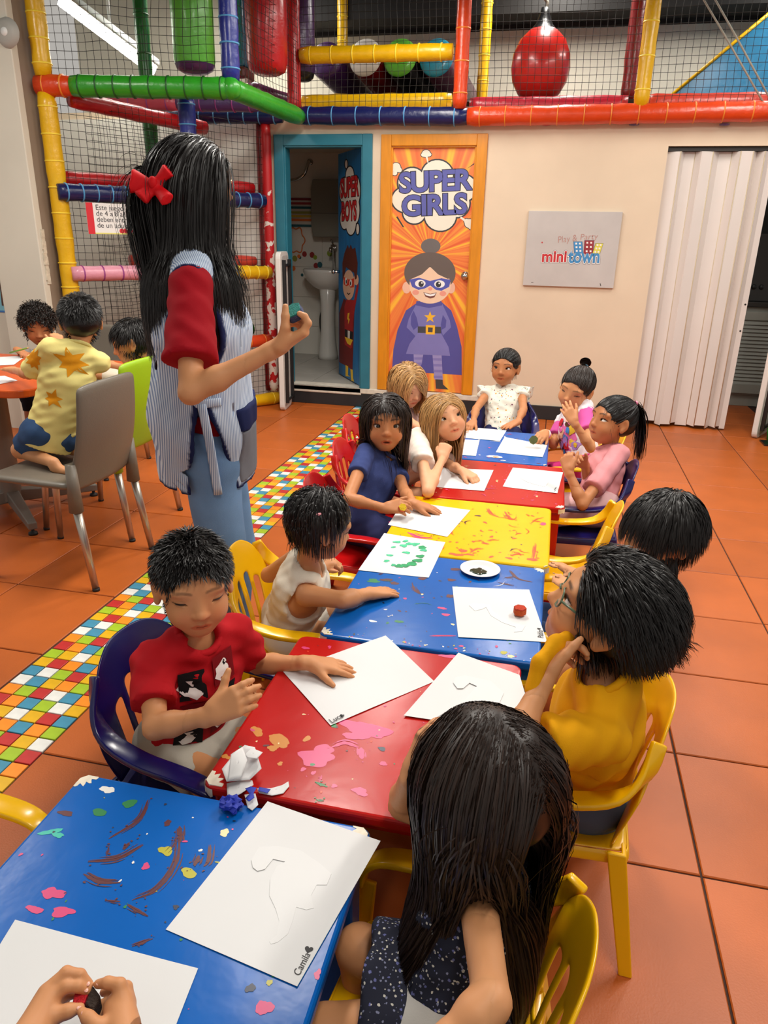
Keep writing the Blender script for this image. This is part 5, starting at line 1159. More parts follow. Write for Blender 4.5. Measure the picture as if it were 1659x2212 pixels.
M_skin = mat('skin', (1, 1, 1, 1), rough=.52, spec=.35, attr='Col', sub=.06)
M_hair = mat('hair', (1, 1, 1, 1), rough=.42, spec=.4, attr='Col')
M_eyew = mat('eye_white', rgb(236, 232, 226), rough=.15, coat=.6); M_pup = mat('eye_pupil', rgb(10, 8, 8), rough=.1, coat=.6)
def eye_mesh(c, r, d, iris_m):
    b = MB(); d = nrm(d); u = nrm(np.cross(d, A3(.1, .2, 1))); v = np.cross(d, u); rings = [0, 9, 17, 27, 33, 45, 60, 80, 105, 140, 180]; n = 20; V = []
    for a in rings:
        a_ = math.radians(a)
        for k in range(n):
            t = 2*math.pi*k/n; V.append(c+r*(d*math.cos(a_)+(u*math.cos(t)+v*math.sin(t))*math.sin(a_)))
    for i in range(len(rings)-1):
        mi = 2 if rings[i+1] <= 17 else (1 if rings[i+1] <= 33 else 0)
        b.add(V[i*n:(i+2)*n], [(k, (k+1) % n, n+(k+1) % n, n+k) for k in range(n)], mi, True)
    return b
def head_prims(F, C, R, s, o):
    L = lambda x, y, z: C+s*(R @ A3(x, y, z))
    E = lambda c, r, k=.012, sub=False: F.ell(L(*c), A3(*r)*s, R, k*s, sub)
    E((0, -.014, .022), (.072, .088, .074), .02); E((0, .022, -.028), (.059, .058, .068), .03)
    for q in (-1, 1):
        E((q*.030, .046, -.040), (.026, .026, .026), .02)                      # cheeks
        E((q*.030, .060, .020), (.022, .014, .010), .015)                      # brow
    E((0, .046, -.076), (.024, .024, .018), .025)                              # chin
    F.cap(L(0, .070, .004), L(0, .083, -.024), .0055*s, .0090*s, .010*s)        # nose
    E((0, .086, -.028), (.0095, .009, .0082), .006)
    for q in (-1, 1): E((q*.0095, .079, -.031), (.0065, .0075, .0058), .006)
    for q in (-1, 1): E((q*.0052, .089, -.0365), (.0026, .004, .0022), .002, True)
    op = o.get('mouth', 0.0)
    F.cap(L(-.015, .070, -.055+.001), L(.015, .070, -.055+.001), .0050*s, .0050*s, .006*s)
    F.cap(L(0, .072, -.0535), L(0, .076, -.054), .0055*s, .005*s, .006*s)
    F.cap(L(-.012, .068, -.0635-op*.6), L(.012, .068, -.0635-op*.6), .0055*s, .0055*s, .006*s)
    if op > 0: E((0, .080, -.0595-op*.3), (.012, .012, .0022+op*.5), .002, True)
    else: E((0, .084, -.0592), (.019, .010, .0011), .002, True)
    eu, el = o.get('eu', 24), o.get('el', -20)
    for q in (-1, 1):
        c = L(q*.0305, .0562, -.003); Rt = R @ np.array(Matrix.Rotation(q*-.18, 3, 'Z').to_3x3())
        if eu > el: F.lid(c, .0190*s, Rt, el, eu, .0015*s, True)
        F.lid(c, .0160*s, Rt, max(eu, el), 80, .003*s); F.lid(c, .0155*s, Rt, -80, el, .004*s)
        e_ = R @ np.array(Matrix.Rotation(q*.35, 3, 'Z').to_3x3())
        F.ell(L(q*.0735, -.008, -.006), A3(.0075, .019, .028)*s, e_, .006*s)   # ear
        F.ell(L(q*.082, -.002, -.003), A3(.006, .010, .016)*s, e_, .003*s, True); F.ell(L(q*.0745, -.002, -.030), A3(.006, .009, .010)*s, e_, .006*s)
def hand_prims(F, W, f, n, t, s, curl=(.25, .3, .2), spread=.06, thumb=None, curls=None):
    """W wrist, f finger direction, n palm normal (the way the palm faces), t thumb side"""
    f = nrm(f); n = nrm(n-f*np.dot(n, f)); t = nrm(t-f*np.dot(t, f)-n*np.dot(t, n))
    offs = (.0205, .0070, -.0065, -.0190); kl = (.056, .0585, .056, .051); fl = (.037, .041, .038, .030)
    F.cap(W-f*.012*s, W+f*.012*s, .0138*s, .0135*s, .010*s, t, 1.25)
    for i in range(4):
        kn = W+s*(f*kl[i]+t*offs[i]); F.cap(W+s*(f*.010+t*offs[i]*.55), kn, .0105*s, .0085*s, .009*s)
        c = curls[i] if curls else curl; ang = 0.0; d0 = nrm(f+t*spread*(1.5-i)*.8); p = kn; rr = (.0074, .0066, .0060, .0050) if i < 3 else (.0064, .0057, .0052, .0045)
        for j, fr in enumerate((.46, .30, .24)):
            ang += c[j]; d = d0*math.cos(ang)+n*math.sin(ang); q = p+d*fl[i]*fr*1.12*s; F.cap(p, q, rr[j]*s, rr[j+1]*s, .0025*s); p = q
    th = thumb or {}
    b0 = W+s*(f*.012+t*.012); m = W+s*(f*th.get('mf', .036)+t*th.get('mt', .030)+n*th.get('mn', .008)); d = nrm(f*th.get('f', .85)+t*th.get('t', .45)+n*th.get('n', .15))
    F.cap(b0, m, .0115*s, .0085*s, .010*s); p1 = m+d*.019*s; d2 = nrm(d*1.0-t*th.get('in', .15)+n*th.get('in', .15)*.3); p2 = p1+d2*.016*s
    F.cap(m, p1, .0082*s, .0072*s, .003*s); F.cap(p1, p2, .0072*s, .0054*s, .003*s)
    return W+f*.05*s
def ik(S, Wr, l1, l2, pole):
    d = Wr-S; L = np.linalg.norm(d); u = d/L
    if L > (l1+l2)*.995: k = L/((l1+l2)*.995); l1 *= k; l2 *= k
    a = (l1*l1-l2*l2+L*L)/(2*L); hgt = math.sqrt(max(l1*l1-a*a, 1e-8)); p = np.array(pole, float); p = nrm(p-u*(p @ u)); return S+u*a+p*hgt
def head_frame(look, hup=ZUP):
    y = nrm(look); x = nrm(np.cross(y, np.array(hup, float))); z = np.cross(x, y); return np.stack([x, y, z], 1)

# ---------------------------------------------------------------- hair
def march(P, D, length, n, col, grav, stiff, flow=None, curl=0.0, rg=None, bodies=(), hug=0.0, hugr=.086):
    """strands: P (m,3) roots, D initial directions, per-strand length; col = list of (centre, radii) ellipsoids to stay outside of (local space)"""
    jit = rg.uniform(0, 1, len(P))**1.5*.016 if rg is not None else np.zeros(len(P))
    m = len(P); out = np.zeros((m, n+1, 3)); out[:, 0] = P; st = (length/n)[:, None]; p = P.copy(); d = D/np.linalg.norm(D, axis=1)[:, None]
    ph = rg.uniform(0, 6.28, (m, 2)) if rg is not None else None
    for i in range(n):
        g = np.array(grav)[None, :]
        d2 = d*stiff+g*(1-stiff)
        if flow is not None: d2 = d2+flow(p, i/n)
        if hug:
            v = p-HEADC; v = v-g*(v*g).sum(1)[:, None]; dd = np.linalg.norm(v, axis=1)[:, None]; d2 = d2-hug*v/(dd+1e-6)*np.clip((dd-hugr)/.03, 0, 1.5)
        if curl and rg is not None: d2 = d2+curl*np.stack([np.sin(i*.9+ph[:, 0]), np.cos(i*.8+ph[:, 1]), np.sin(i*.7+ph[:, 0]+ph[:, 1])], 1)
        d = d2/(np.linalg.norm(d2, axis=1)[:, None]+1e-9); q = p+d*st
        for c, r in col:
            e = (q-c)/r; k = np.linalg.norm(e, axis=1); ins = k < 1
            if ins.any(): q[ins] = c+(e[ins]/k[ins][:, None])*r
        for a, b, r in bodies:
            ba = b-a; t = np.clip(((q-a) @ ba)/(ba @ ba), 0, 1); cc = a+t[:, None]*ba; v = q-cc; k = np.linalg.norm(v, axis=1); rj = r+jit; ins = k < rj
            if ins.any(): q[ins] = cc[ins]+v[ins]/(k[ins][:, None]+1e-9)*(k[ins]+(rj[ins]-k[ins])*.7)[:, None]
        dd = q-p; d = dd/(np.linalg.norm(dd, axis=1)[:, None]+1e-9); p = q; out[:, i+1] = p
    for _ in range(3): out[:, 1:-1] = .25*out[:, :-2]+.5*out[:, 1:-1]+.25*out[:, 2:]
    return out
def tubes(paths, r0, centre, taper=.25, flatn=.55):
    m, n, _ = paths.shape; t = np.gradient(paths, axis=1); t /= (np.linalg.norm(t, axis=2)[..., None]+1e-9)
    o = paths-centre; s = np.cross(t, o); s /= (np.linalg.norm(s, axis=2)[..., None]+1e-9); u = np.cross(s, t)
    u_ = np.linspace(0, 1, n)[None, :, None]; r = r0[:, None, None]*(1-(1-taper)*u_**1.5)*np.minimum(1, .55+3*u_)
    tw = np.random.default_rng(m).uniform(-.75, .75, m)[:, None, None]; sd = s*np.cos(tw)+u*np.sin(tw)            # thin ribbons, each turned a little
    V = np.stack([paths+sd*r*1.15, paths-sd*r*1.15], 2).reshape(-1, 3); base = (np.arange(m)[:, None]*n+np.arange(n-1)[None, :]).reshape(-1, 1)*2
    Q = np.concatenate([base, base+1, base+3, base+2], 1)
    return V, Q
HEADC = A3(0, -.014, .022)
def make_hair(root, base, C, R, s, st, ht=None):
    """st: dict(style, color, n, ...) ; everything in head-local units, then placed"""
    rg = np.random.default_rng(st.get('seed', 1)); col = np.array(st['color'][:3]); style = st['style']; thick = st.get('thick', .008)
    rad = A3(.072+thick, .088+thick, .074+thick)
    face_c = A3(0, .098, st.get('line', -.036)); face_r = A3(st.get('fw', .072), .085, st.get('fh', .082))
    nape = st.get('nape', -.062)
    # scalp cap
    F = Field(); F.ell(HEADC, rad-.0035, None, .01); F.ell(HEADC+A3(0, -.022, -.036), rad*A3(.86, .74, .62), None, .02)
    F.ell(face_c, face_r, None, .006, True)
    for q in (-1, 1): F.ell((q*.078, .014, -.028), (.018, .021, .030), None, .006, True)
    F.cut((0, 0, nape+.006), A3(0, .25, -1)); F.wrinkle(.0016, 120, 3)
    hc = st.get('hc', .005); Vc, Qc = F.mesh(hc, HEADC-A3(.10, .115, .10)-.01, HEADC+A3(.10, .115, .10)+.01)
    VV = [Vc]; QQ = [Qc]; CC_ = [np.tile(col*.75, (len(Vc), 1))]; offv = len(Vc)
    grav = R.T @ A3(0, 0, -1); bodies = st.get('bodies', [])
    bl = [(R.T @ (np.array(a)-C)/s, R.T @ (np.array(b)-C)/s, r/s) for a, b, r in bodies]
    def add(paths, r0, taper=.25, dark=(.6, 1.5), cols=None):
        nonlocal offv
        sg = np.diff(paths, axis=1); ln_ = np.linalg.norm(sg, axis=2); sg = sg/(ln_[..., None]+1e-9); cs = (sg[:, 1:]*sg[:, :-1]).sum(2)
        if style == 'long':
            ok = (cs.min(1) > .5) & (ln_.max(1) < 2.5*np.median(ln_)); paths = paths[ok]; r0 = r0[ok]
        V, Q = tubes(paths, r0, HEADC, taper); m, n = paths.shape[:2]
        k = rg.uniform(dark[0], dark[1], m)[:, None]; c = (np.tile(col, (m, 1)) if cols is None else cols)*k
        VV.append(V); QQ.append(Q+offv); CC_.append(np.repeat(c, n*2, 0)); offv += len(V)
    def roots(n, extra=None):
        q = rg.normal(size=(n*4, 3)); q /= np.linalg.norm(q, axis=1)[:, None]; p = HEADC+q*(rad-.002)
        ok = (((p-face_c)/face_r)**2).sum(1) > 1.0
        ok &= ~((np.abs(p[:, 0]) > .058) & (p[:, 1] > -.022) & (p[:, 1] < .05) & (p[:, 2] < .014))
        ok &= p[:, 2] > nape+.25*(p[:, 1]-.0)
        if extra is not None: ok &= extra(p)
        return p[ok][:n]
    ellc = [(HEADC, rad+.001), (A3(0, .022, -.028), A3(.062, .062, .071))]
    def layer(n): return ellc if n == 0 else [(HEADC, rad+.001+n), ellc[1]]
    N = st['n']; rth = st.get('r', .0022)
    if style == 'short':
        crown = A3(*st.get('crown', (0, -.055, .095))); p = roots(N); out = (p-HEADC)/rad**2; out /= np.linalg.norm(out, axis=1)[:, None]
        fl = p-crown; fl -= out*(fl*out).sum(1)[:, None]; fl /= (np.linalg.norm(fl, axis=1)[:, None]+1e-6)
        sw = st.get('sweep'); 
        if sw is not None: fl = fl+np.array(sw)*st.get('sweepk', .6)
        D = fl+out*st.get('lift', .25)+rg.normal(size=p.shape)*st.get('mess', .15)
        ln = st.get('len', .05)*rg.uniform(.6, 1.15, len(p))
        if 'lenf' in st: ln = ln*st['lenf'](p)
        add(march(p, D, ln, st.get('seg', 6), ellc, grav, st.get('stiff', .8), None, st.get('curl', 0), rg, bl), rth*rg.uniform(.7, 1.3, len(p)), .2)
    elif style == 'long':
        px = st.get('part', 0.0); p = roots(N, lambda p: p[:, 1] < st.get('fy', .052)); out = (p-HEADC)/rad**2; out /= np.linalg.norm(out, axis=1)[:, None]
        side = np.sign(p[:, 0]-px+1e-6); D = np.stack([side*st.get('pside', .7), np.full(len(p), st.get('pback', -.45)), np.full(len(p), -.25)], 1); D -= out*(D*out).sum(1)[:, None]*.9; D += rg.normal(size=p.shape)*.08
        ln = st['len']*rg.uniform(.8, 1.12, len(p)); 
        zz = (p[:, 2]+.06)/.16; ln = ln*(.72+.38*np.clip(zz, 0, 1))
        nseg = st.get('seg', 14); per = rg.uniform(0, st.get('vol', .012), len(p)); P0 = []
        for k in range(3):
            m_ = (per*1000).astype(int) % 3 == k
            if m_.sum() == 0: continue
            ec = [(HEADC, rad+.001+.004*k), (A3(0, .020, -.028), A3(.064+.002*k, .064, .073)), (A3(0, -.025, -.085), A3(.052+.004*k, .046+.004*k, .07)), (A3(0, .085, -.050), A3(st.get('gw', .050), .066, .070))]
            pb = st.get('pull'); fl = None
            if pb is not None:
                tgt = np.array(pb[0]); kk = pb[1]
                fl = lambda q, t, tgt=tgt, kk=kk: kk*np.array(tgt)[None, :]*np.ones((len(q), 1))*(t < .75)
            add(march(p[m_], D[m_], ln[m_], nseg, ec, grav, st.get('stiff', .62), fl, st.get('curl', .012), rg, bl, st.get('hug', .35), st.get('hugr', .082)+.004*k), rth*rg.uniform(.7, 1.35, m_.sum()), .3)
        if st.get('fringe'):
            q = roots(st['fringe'], lambda p: (p[:, 1] > .035) & (p[:, 2] > .035)); D = np.stack([q[:, 0]*6+st.get('fx', 0.), np.full(len(q), .75), np.full(len(q), -.35)], 1)+rg.normal(size=q.shape)*.12
            add(march(q, D, st.get('flen', .055)*rg.uniform(.7, 1.1, len(q)), 8, ellc, grav, .72, None, .02, rg), rth*.9*rg.uniform(.7, 1.2, len(q)), .2)
    elif style == 'pony':
        T_ = A3(*st['tie']); p = roots(N); out = (p-HEADC)/rad**2; out /= np.linalg.norm(out, axis=1)[:, None]
        D = T_-p; dl = np.linalg.norm(D, axis=1); keep = dl > .012; p, D, dl = p[keep], D[keep], dl[keep]
        fl = lambda q, t: 2.2*(T_-q)/(np.linalg.norm(T_-q, axis=1)[:, None]+.004)
        add(march(p, D+rg.normal(size=p.shape)*.002, dl*1.18, 9, ellc, grav, 1.0, fl, 0, rg), rth*rg.uniform(.8, 1.3, len(p)), .6)
        nt = st.get('tail_n', 250); tl = st.get('tail', .16); td = nrm(st.get('tdir', (0, -1, .3)))
        P = T_+rg.normal(size=(nt, 3))*.0055; D = td+rg.normal(size=(nt, 3))*st.get('tspread', .22)
        add(march(P, D, tl*rg.uniform(.6, 1.1, nt), 10, [(HEADC, rad+.004)], grav, st.get('tstiff', .82), None, st.get('curl', .04), rg, bl), rth*1.1*rg.uniform(.8, 1.3, nt), .3)
        if st.get('wisps'):
            q = roots(st['wisps'], lambda p: (p[:, 1] > .0) & (p[:, 2] < .06)); D = np.stack([np.sign(q[:, 0])*.5, np.full(len(q), .4), np.full(len(q), -.6)], 1)+rg.normal(size=q.shape)*.3
            add(march(q, D, .045*rg.uniform(.5, 1.2, len(q)), 7, ellc, grav, .75, None, .08, rg), rth*.45*rg.uniform(.6, 1.2, len(q)), .2)
        if st.get('bun'):
            nb = st['bun']; m = nb.get('n', 160); a0 = rg.uniform(0, 6.28, m); ax = nrm(np.array(nb['c'])-HEADC); u = nrm(np.cross(ax, A3(.3, .5, .8))); v = np.cross(ax, u); rr_ = nb['r']; tt = np.linspace(0, 2.6, 11)
            tilt = rg.uniform(-.9, .9, m); Pp = np.zeros((m, 11, 3))
            for j, t in enumerate(tt):
                a = a0+t; hgt = np.sin(tilt)*rr_*.75; rad_ = np.cos(tilt)*rr_; Pp[:, j] = np.array(nb['c'])+u*(np.cos(a)*rad_)[:, None]+v*(np.sin(a)*rad_)[:, None]+ax*hgt[:, None]
            add(Pp, rth*1.3*rg.uniform(.8, 1.3, m), .6)
            Fb = Field().ell(nb['c'], A3(rr_, rr_, rr_)*.93); Vb, Qb = Fb.mesh(.005); VV.append(Vb); QQ.append(Qb+offv); CC_.append(np.tile(col*.7, (len(Vb), 1))); offv += len(Vb)
    V = np.concatenate(VV); Q = np.concatenate(QQ); V = C+s*(V @ R.T)-base
    me = np_mesh('hair', V, Q); color_attr(me, np.concatenate(CC_)); o = link('hair', me, M_hair, root); 
    if st.get('label'): o['label'] = st['label']
    if st.get('tie_col') is not None:
        T_ = A3(*st['tie']); td = nrm(st.get('tdir', (0, -1, .3))); b = MB(); u = nrm(np.cross(td, A3(.2, .1, 1))); v = np.cross(td, u)
        rr_ = st.get('tie_r', .010); ring = [C+s*(R @ (T_+td*.004+(u*math.cos(a)+v*math.sin(a))*rr_))-base for a in np.linspace(0, 2*math.pi, 17)]
        b.tube(ring, .0042*s, n=8, cap=False); b.build('hair_tie', mat('elastic_%d' % (int(st['tie_col'][0]*999)), st['tie_col'], rough=.6), root)
    return o

# ---------------------------------------------------------------- whole figure
def person(label, sp):
    s = sp.get('s', 1.0); base = A3(*sp['base']); root = empty('person', base, label=label, cat='person'); root['group'] = sp.get('group', 'children at the tables')
    H = A3(*sp['H']); hs = sp.get('hs', 1.0)*s; R = head_frame(sp['look'], sp.get('hup', ZUP)); f = nrm(sp['f']); hip = A3(*sp['hip'])
    N_ = A3(*sp['N']) if 'N' in sp else H+R @ A3(0, -.030, -.118)*hs
    ax = nrm(N_-hip); rt = nrm(np.cross(f, ax)); fr = np.cross(ax, rt)
    ch = hip+(N_-hip)*.62+fr*sp.get('bulge', .004)*s
    sw = sp.get('sho', .088)*s; shd = N_-ax*.040*s; tw = sp.get('twist', 0.0); rs = nrm(rt*math.cos(tw)+fr*math.sin(tw))
    SH_ = {'R': shd+rs*sw+A3(*sp.get('shR', (0, 0, 0))), 'L': shd-rs*sw+A3(*sp.get('shL', (0, 0, 0)))}
    F = Field(); fat = sp.get('fat', 1.0)
    F.cap(hip-rt*.042*s, hip+rt*.042*s, .058*s*fat, .058*s*fat, .02*s); F.cap(hip, ch, .060*s*fat, .060*s*fat, .025*s, rt, 1.28)
    F.cap(ch, N_-ax*.035*s, .060*s*fat, .040*s, .025*s, rt, 1.35); F.cap(SH_['L'], SH_['R'], .026*s, .026*s, .02*s)
    F.cap(N_-ax*.03*s, H+R @ A3(0, -.022, -.055)*hs, .029*s, .029*s*sp.get('hs', 1), .02*s)
    head_prims(F, H, R, hs, sp)
    boxes = [(H-.125*hs, H+.125*hs)]; info = {'SH': SH_, 'N': N_, 'hip': hip, 'ch': ch, 'ax': ax, 'rt': rt, 'fr': fr, 'R': R, 'H': H, 'hs': hs, 's': s, 'base': base, 'root': root}
    hands = []
    for sd in ('L', 'R'):
        a = sp['arm'+sd]; W_ = A3(*a['w']); S_ = SH_[sd]; l1, l2 = a.get('l', (.150, .135)); l1 *= s; l2 *= s
        E_ = A3(*a['e']) if 'e' in a else ik(S_, W_, l1, l2, a.get('pole', (0, 0, -1))); info['E'+sd] = E_; info['W'+sd] = W_
        F.cap(S_, E_, .0275*s*fat, .0215*s*fat, .014*s); m_ = E_+(W_-E_)*.3; F.cap(E_, m_, .0210*s*fat, .0222*s*fat, .010*s); F.cap(m_, W_, .0222*s*fat, .0140*s*fat, .012*s)
        fd = nrm(a['fd']) if 'fd' in a else nrm(W_-E_); pn = A3(*a.get('pn', (0, 0, -1))); pn = nrm(pn-fd*(pn @ fd)); t = np.cross(fd, pn) if sd == 'R' else np.cross(pn, fd)
        if 'hand' in a:
            a['hand'](F); boxes.append(a['box']); continue
        hsz = a.get('hs', 1.0)*s; F_c = hand_prims(F, W_, fd, pn, t, hsz, a.get('curl', (.25, .3, .2)), a.get('spread', .06), a.get('thumb'), a.get('curls'))
        if not a.get('coarse'): boxes.append((F_c-.088*hsz, F_c+.088*hsz))
        hands.append((F_c, hsz))
    lg = sp.get('legs', {})
    for sd, q in (('L', -1), ('R', 1)):
        hj = hip+rt*q*.048*s-A3(0, 0, .004); kn = A3(*lg['k'+sd]) if 'k'+sd in lg else hip+rt*q*.075*s+f*.245*s+A3(0, 0, .012); an = A3(*lg['a'+sd]) if 'a'+sd in lg else A3(kn[0], kn[1], 0)-f*.02*s+A3(0, 0, max(.05, kn[2]-.235*s))
        info['K'+sd] = kn; info['A'+sd] = an
        F.cap(hj, kn, .050*s*fat, .036*s*fat, .02*s); F.cap(kn, an, .034*s*fat, .022*s*fat, .012*s); ft = nrm(sp.get('ft'+sd, f)); F.cap(an-A3(0, 0, .022*s), an+ft*.075*s-A3(0, 0, .028*s), .022*s, .016*s, .015*s)
    rs_ = sp.get('res', (.0028, .003, .010))
    lo, hi = F.bounds()
    V, Q = surfnet(F.eval(lo, hi, rs_[2]), lo, rs_[2]); V, Q = drop_inside(V, Q, boxes, rs_[2]*1.6); V = tuck_in(V, Q, boxes)
    VV, QQ = [V], [Q]; n = len(V)
    for i, (a, b) in enumerate(boxes):
        h = (rs_[0] if i == 0 else rs_[1])*(hs if i == 0 else 1); V, Q = surfnet(F.eval(a, b, h), a, h)
        if len(V):
            V = tuck_out(V, Q, a, b)
            for j in range(i): 
                V2, Q2 = drop_inside(V, Q, [boxes[j]], .005); V, Q = V2, Q2
            VV.append(V); QQ.append(Q+n); n += len(V)
    V = np.concatenate(VV); Q = np.concatenate(QQ)
    # colours
    sk = np.array(sp['skin'][:3]); Cc = np.tile(sk, (len(V), 1)); Lc = ((V-H) @ R)/hs; x, y, z = Lc.T; ax_ = np.abs(x)
    near = (np.abs(Lc) < .13).all(1)
    def mixc(w_, c): 
        nonlocal Cc
        w_ = (np.clip(w_, 0, 1)*near)[:, None]; Cc = Cc*(1-w_)+np.array(c)*w_
    op = sp.get('mouth', 0)
    mixc(.35*np.exp(-(((ax_-.034)/.016)**2+((z+.034)/.015)**2))*(y > .02), sk*A3(1.15, .72, .66)); mixc(.3*np.exp(-(x/.014)**2-((z+.028)/.010)**2)*(y > .07), sk*A3(1.1, .75, .7))
    lipd = (x/.0205)**2+((z+.0588+op*.3)/(.0070+op*.6))**2; mixc(smooth01((1.25-lipd)/.5)*(y > .055), sp.get('lip', sk*A3(.95, .55, .52)))
    mixc(smooth01((1.0-((x/.0135)**2+((z+.0592+op*.3)/(.0012+op*.5))**2))/.3)*(y > .06), sk*A3(.25, .12, .1))
    br = np.array(sp.get('brow', rgb(40, 28, 22))[:3]); zb = .0195+.0045*np.sin(np.clip((ax_-.012)/.036, 0, 1)*2.6)+sp.get('browz', 0); mixc(sp.get('browk', .8)*smooth01(1.4-np.abs(z-zb)/.0032)*smooth01((ax_-.010)/.006)*smooth01((.050-ax_)/.010)*(y > .03), br)
    eu, el = sp.get('eu', 24), sp.get('el', -20)
    for q in (-1, 1):
        ec = A3(q*.0305, .0562, -.003); Rz = np.array(Matrix.Rotation(q*-.18, 3, 'Z').to_3x3()); d = (Lc-ec) @ Rz; r_ = np.linalg.norm(d, axis=1); el_ = np.degrees(np.arctan2(d[:, 2], d[:, 1])); fwd = d[:, 1] > 0
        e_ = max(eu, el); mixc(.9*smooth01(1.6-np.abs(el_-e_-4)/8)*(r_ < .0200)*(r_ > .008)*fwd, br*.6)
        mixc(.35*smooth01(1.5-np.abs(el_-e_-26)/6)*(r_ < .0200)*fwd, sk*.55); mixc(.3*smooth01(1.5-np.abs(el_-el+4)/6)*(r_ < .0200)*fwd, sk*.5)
    me = np_mesh('body', V-base, Q); color_attr(me, np.clip(Cc, 0, 1)); body = link('body', me, M_skin, root)
    if eu > el:
        im = mat('iris_'+sp.get('iris', 'brown'), dict(brown=rgb(46, 26, 16), hazel=rgb(84, 66, 40), dark=rgb(30, 18, 12))[sp.get('iris', 'brown')], rough=.1, coat=.6); gz = nrm(sp.get('gaze', R[:, 1]))
        for q in (-1, 1): eye_mesh(H+hs*(R @ A3(q*.0305, .0562, -.003))-base, .0143*hs, gz, im).build('eye', [M_eyew, im, M_pup], root)
    if not sp.get('nolash'):
        lb = MB()
        for q in (-1, 1):
            ec = H+hs*(R @ A3(q*.0305, .0562, -.003))-base; Rt = R @ np.array(Matrix.Rotation(q*-.18, 3, 'Z').to_3x3()); e_ = math.radians(max(eu, el)+1.5)
            pts = [ec+hs*.0164*(Rt @ A3(math.sin(t), math.cos(t)*math.cos(e_), math.cos(t)*math.sin(e_))) for t in np.linspace(-1.02, 1.02, 11)]
            lb.tube(pts, [hs*r_ for r_ in (.0003, .0007, .0009, .0010, .0011, .0011, .0011, .0010, .0009, .0007, .0003)], n=5)
        lb.build('eyelashes', mat('lash_%s' % sp.get('lash', 'dark'), dict(dark=rgb(24, 16, 14), fair=rgb(96, 66, 46))[sp.get('lash', 'dark')], rough=.6), root)
    for hd in (sp.get('hair') if isinstance(sp.get('hair'), list) else [sp['hair']] if sp.get('hair') else []):
        hd = dict(hd)
        if hd['style'] in ('long', 'pony') and 'bodies' not in hd: hd['bodies'] = ([(SH_['L'], SH_['R'], sp.get('hb', (.048, .080))[0]*s)] if sp.get('hb', (1, 1))[0] else [])+[(N_-ax*.07*s, hip, sp.get('hb', (.048, .080))[1]*s)]
        if sp.get('hbarm'): hd['bodies'] = hd['bodies']+[(SH_[sp['hbarm']], info['E'+sp['hbarm']], .036*s)]
        make_hair(root, base, H, R, hs, hd)
    return info
def garment(info, name, m, build, h=.0065, colors=None, wr=(.0022, 55), axis=None, seed=1, **kw):
    F = Field(); build(F); 
    if wr: 
        ops = [o for o in F.ops if o[0] == 'cut']; F.ops = [o for o in F.ops if o[0] != 'cut']; F.wrinkle(wr[0], wr[1], seed, axis); F.ops += ops
    V, Q = F.mesh(h); me = np_mesh(name, V-info['base'], Q)
    if colors: color_attr(me, colors(V))
    return link(name, me, m, info['root'], **kw)
def shirt(info, m, sleeve=.62, hem=.02, loose=.010, neck=.035, h=.0075, seed=1, name='shirt', wr=(.0032, 140), sleeves=('L', 'R'), fat=1.0, colors=None, neckdrop=0.0, flare=0.0, sleeve_flare=.006, armhole=0.0, hemcut=True, band=True):
    s = info['s']; hip, ch, N_, ax, rt, fr = (info[k] for k in ('hip', 'ch', 'N', 'ax', 'rt', 'fr'))
    def b(F):
        lo = hip-ax*hem*s
        F.cap(lo-ax*.03*s, ch, (.064*fat+loose+flare)*s, (.062*fat+loose)*s, .02*s, rt, 1.30); F.cap(ch, N_-ax*.030*s, (.062*fat+loose)*s, (.043+loose)*s, .028*s, rt, 1.40)
        F.cap(info['SH']['L'], info['SH']['R'], (.027+loose)*s, (.027+loose)*s, .02*s)
        for sd in sleeves:
            S_, E_ = info['SH'][sd], info['E'+sd]; e = S_+(E_-S_)*min(sleeve, 1.0); F.cap(S_, e, (.028*fat+loose)*s, (.0255*fat+loose+sleeve_flare)*s, .012*s, flat=True)
            if sleeve > 1: F.cap(E_, E_+(info['W'+sd]-E_)*(sleeve-1), (.024*fat+loose)*s, (.018*fat+loose)*s, .01*s, flat=True)
        nn = N_+fr*.012*s; F.cap(nn-ax*(.014+neckdrop)*s+fr*neckdrop*.8*s, nn+ax*.10*s, neck*s, neck*s*1.2, .006*s, sub=True)
        if armhole:
            for sd in ('L', 'R'):
                o_ = nrm(info['SH'][sd]-N_+ax*.04*s); F.cap(info['SH'][sd]+o_*.012*s-ax*.045*s, info['SH'][sd]+o_*.012*s+ax*.0*s, armhole*s, armhole*s*.85, .006*s, sub=True)
        F.cut(lo, -ax)
    o = garment(info, name, m, b, h, seed=seed, wr=wr, colors=colors)
    if band:
        def bd(F):
            c0 = N_+ax*.004*s+fr*.010*s; q = neck*1.16*s
            P = lambda t: c0+fr*q*1.0*math.cos(t)-ax*(.020*math.cos(t))*s+rt*q*1.08*math.sin(t)
            for k in range(20): F.cap(P(2*math.pi*k/20), P(2*math.pi*(k+1)/20), .0072*s, .0072*s, .003*s)
        garment(info, 'neckband', m if not isinstance(band, bpy.types.Material) else band, bd, .0042*s, wr=None)
    return o
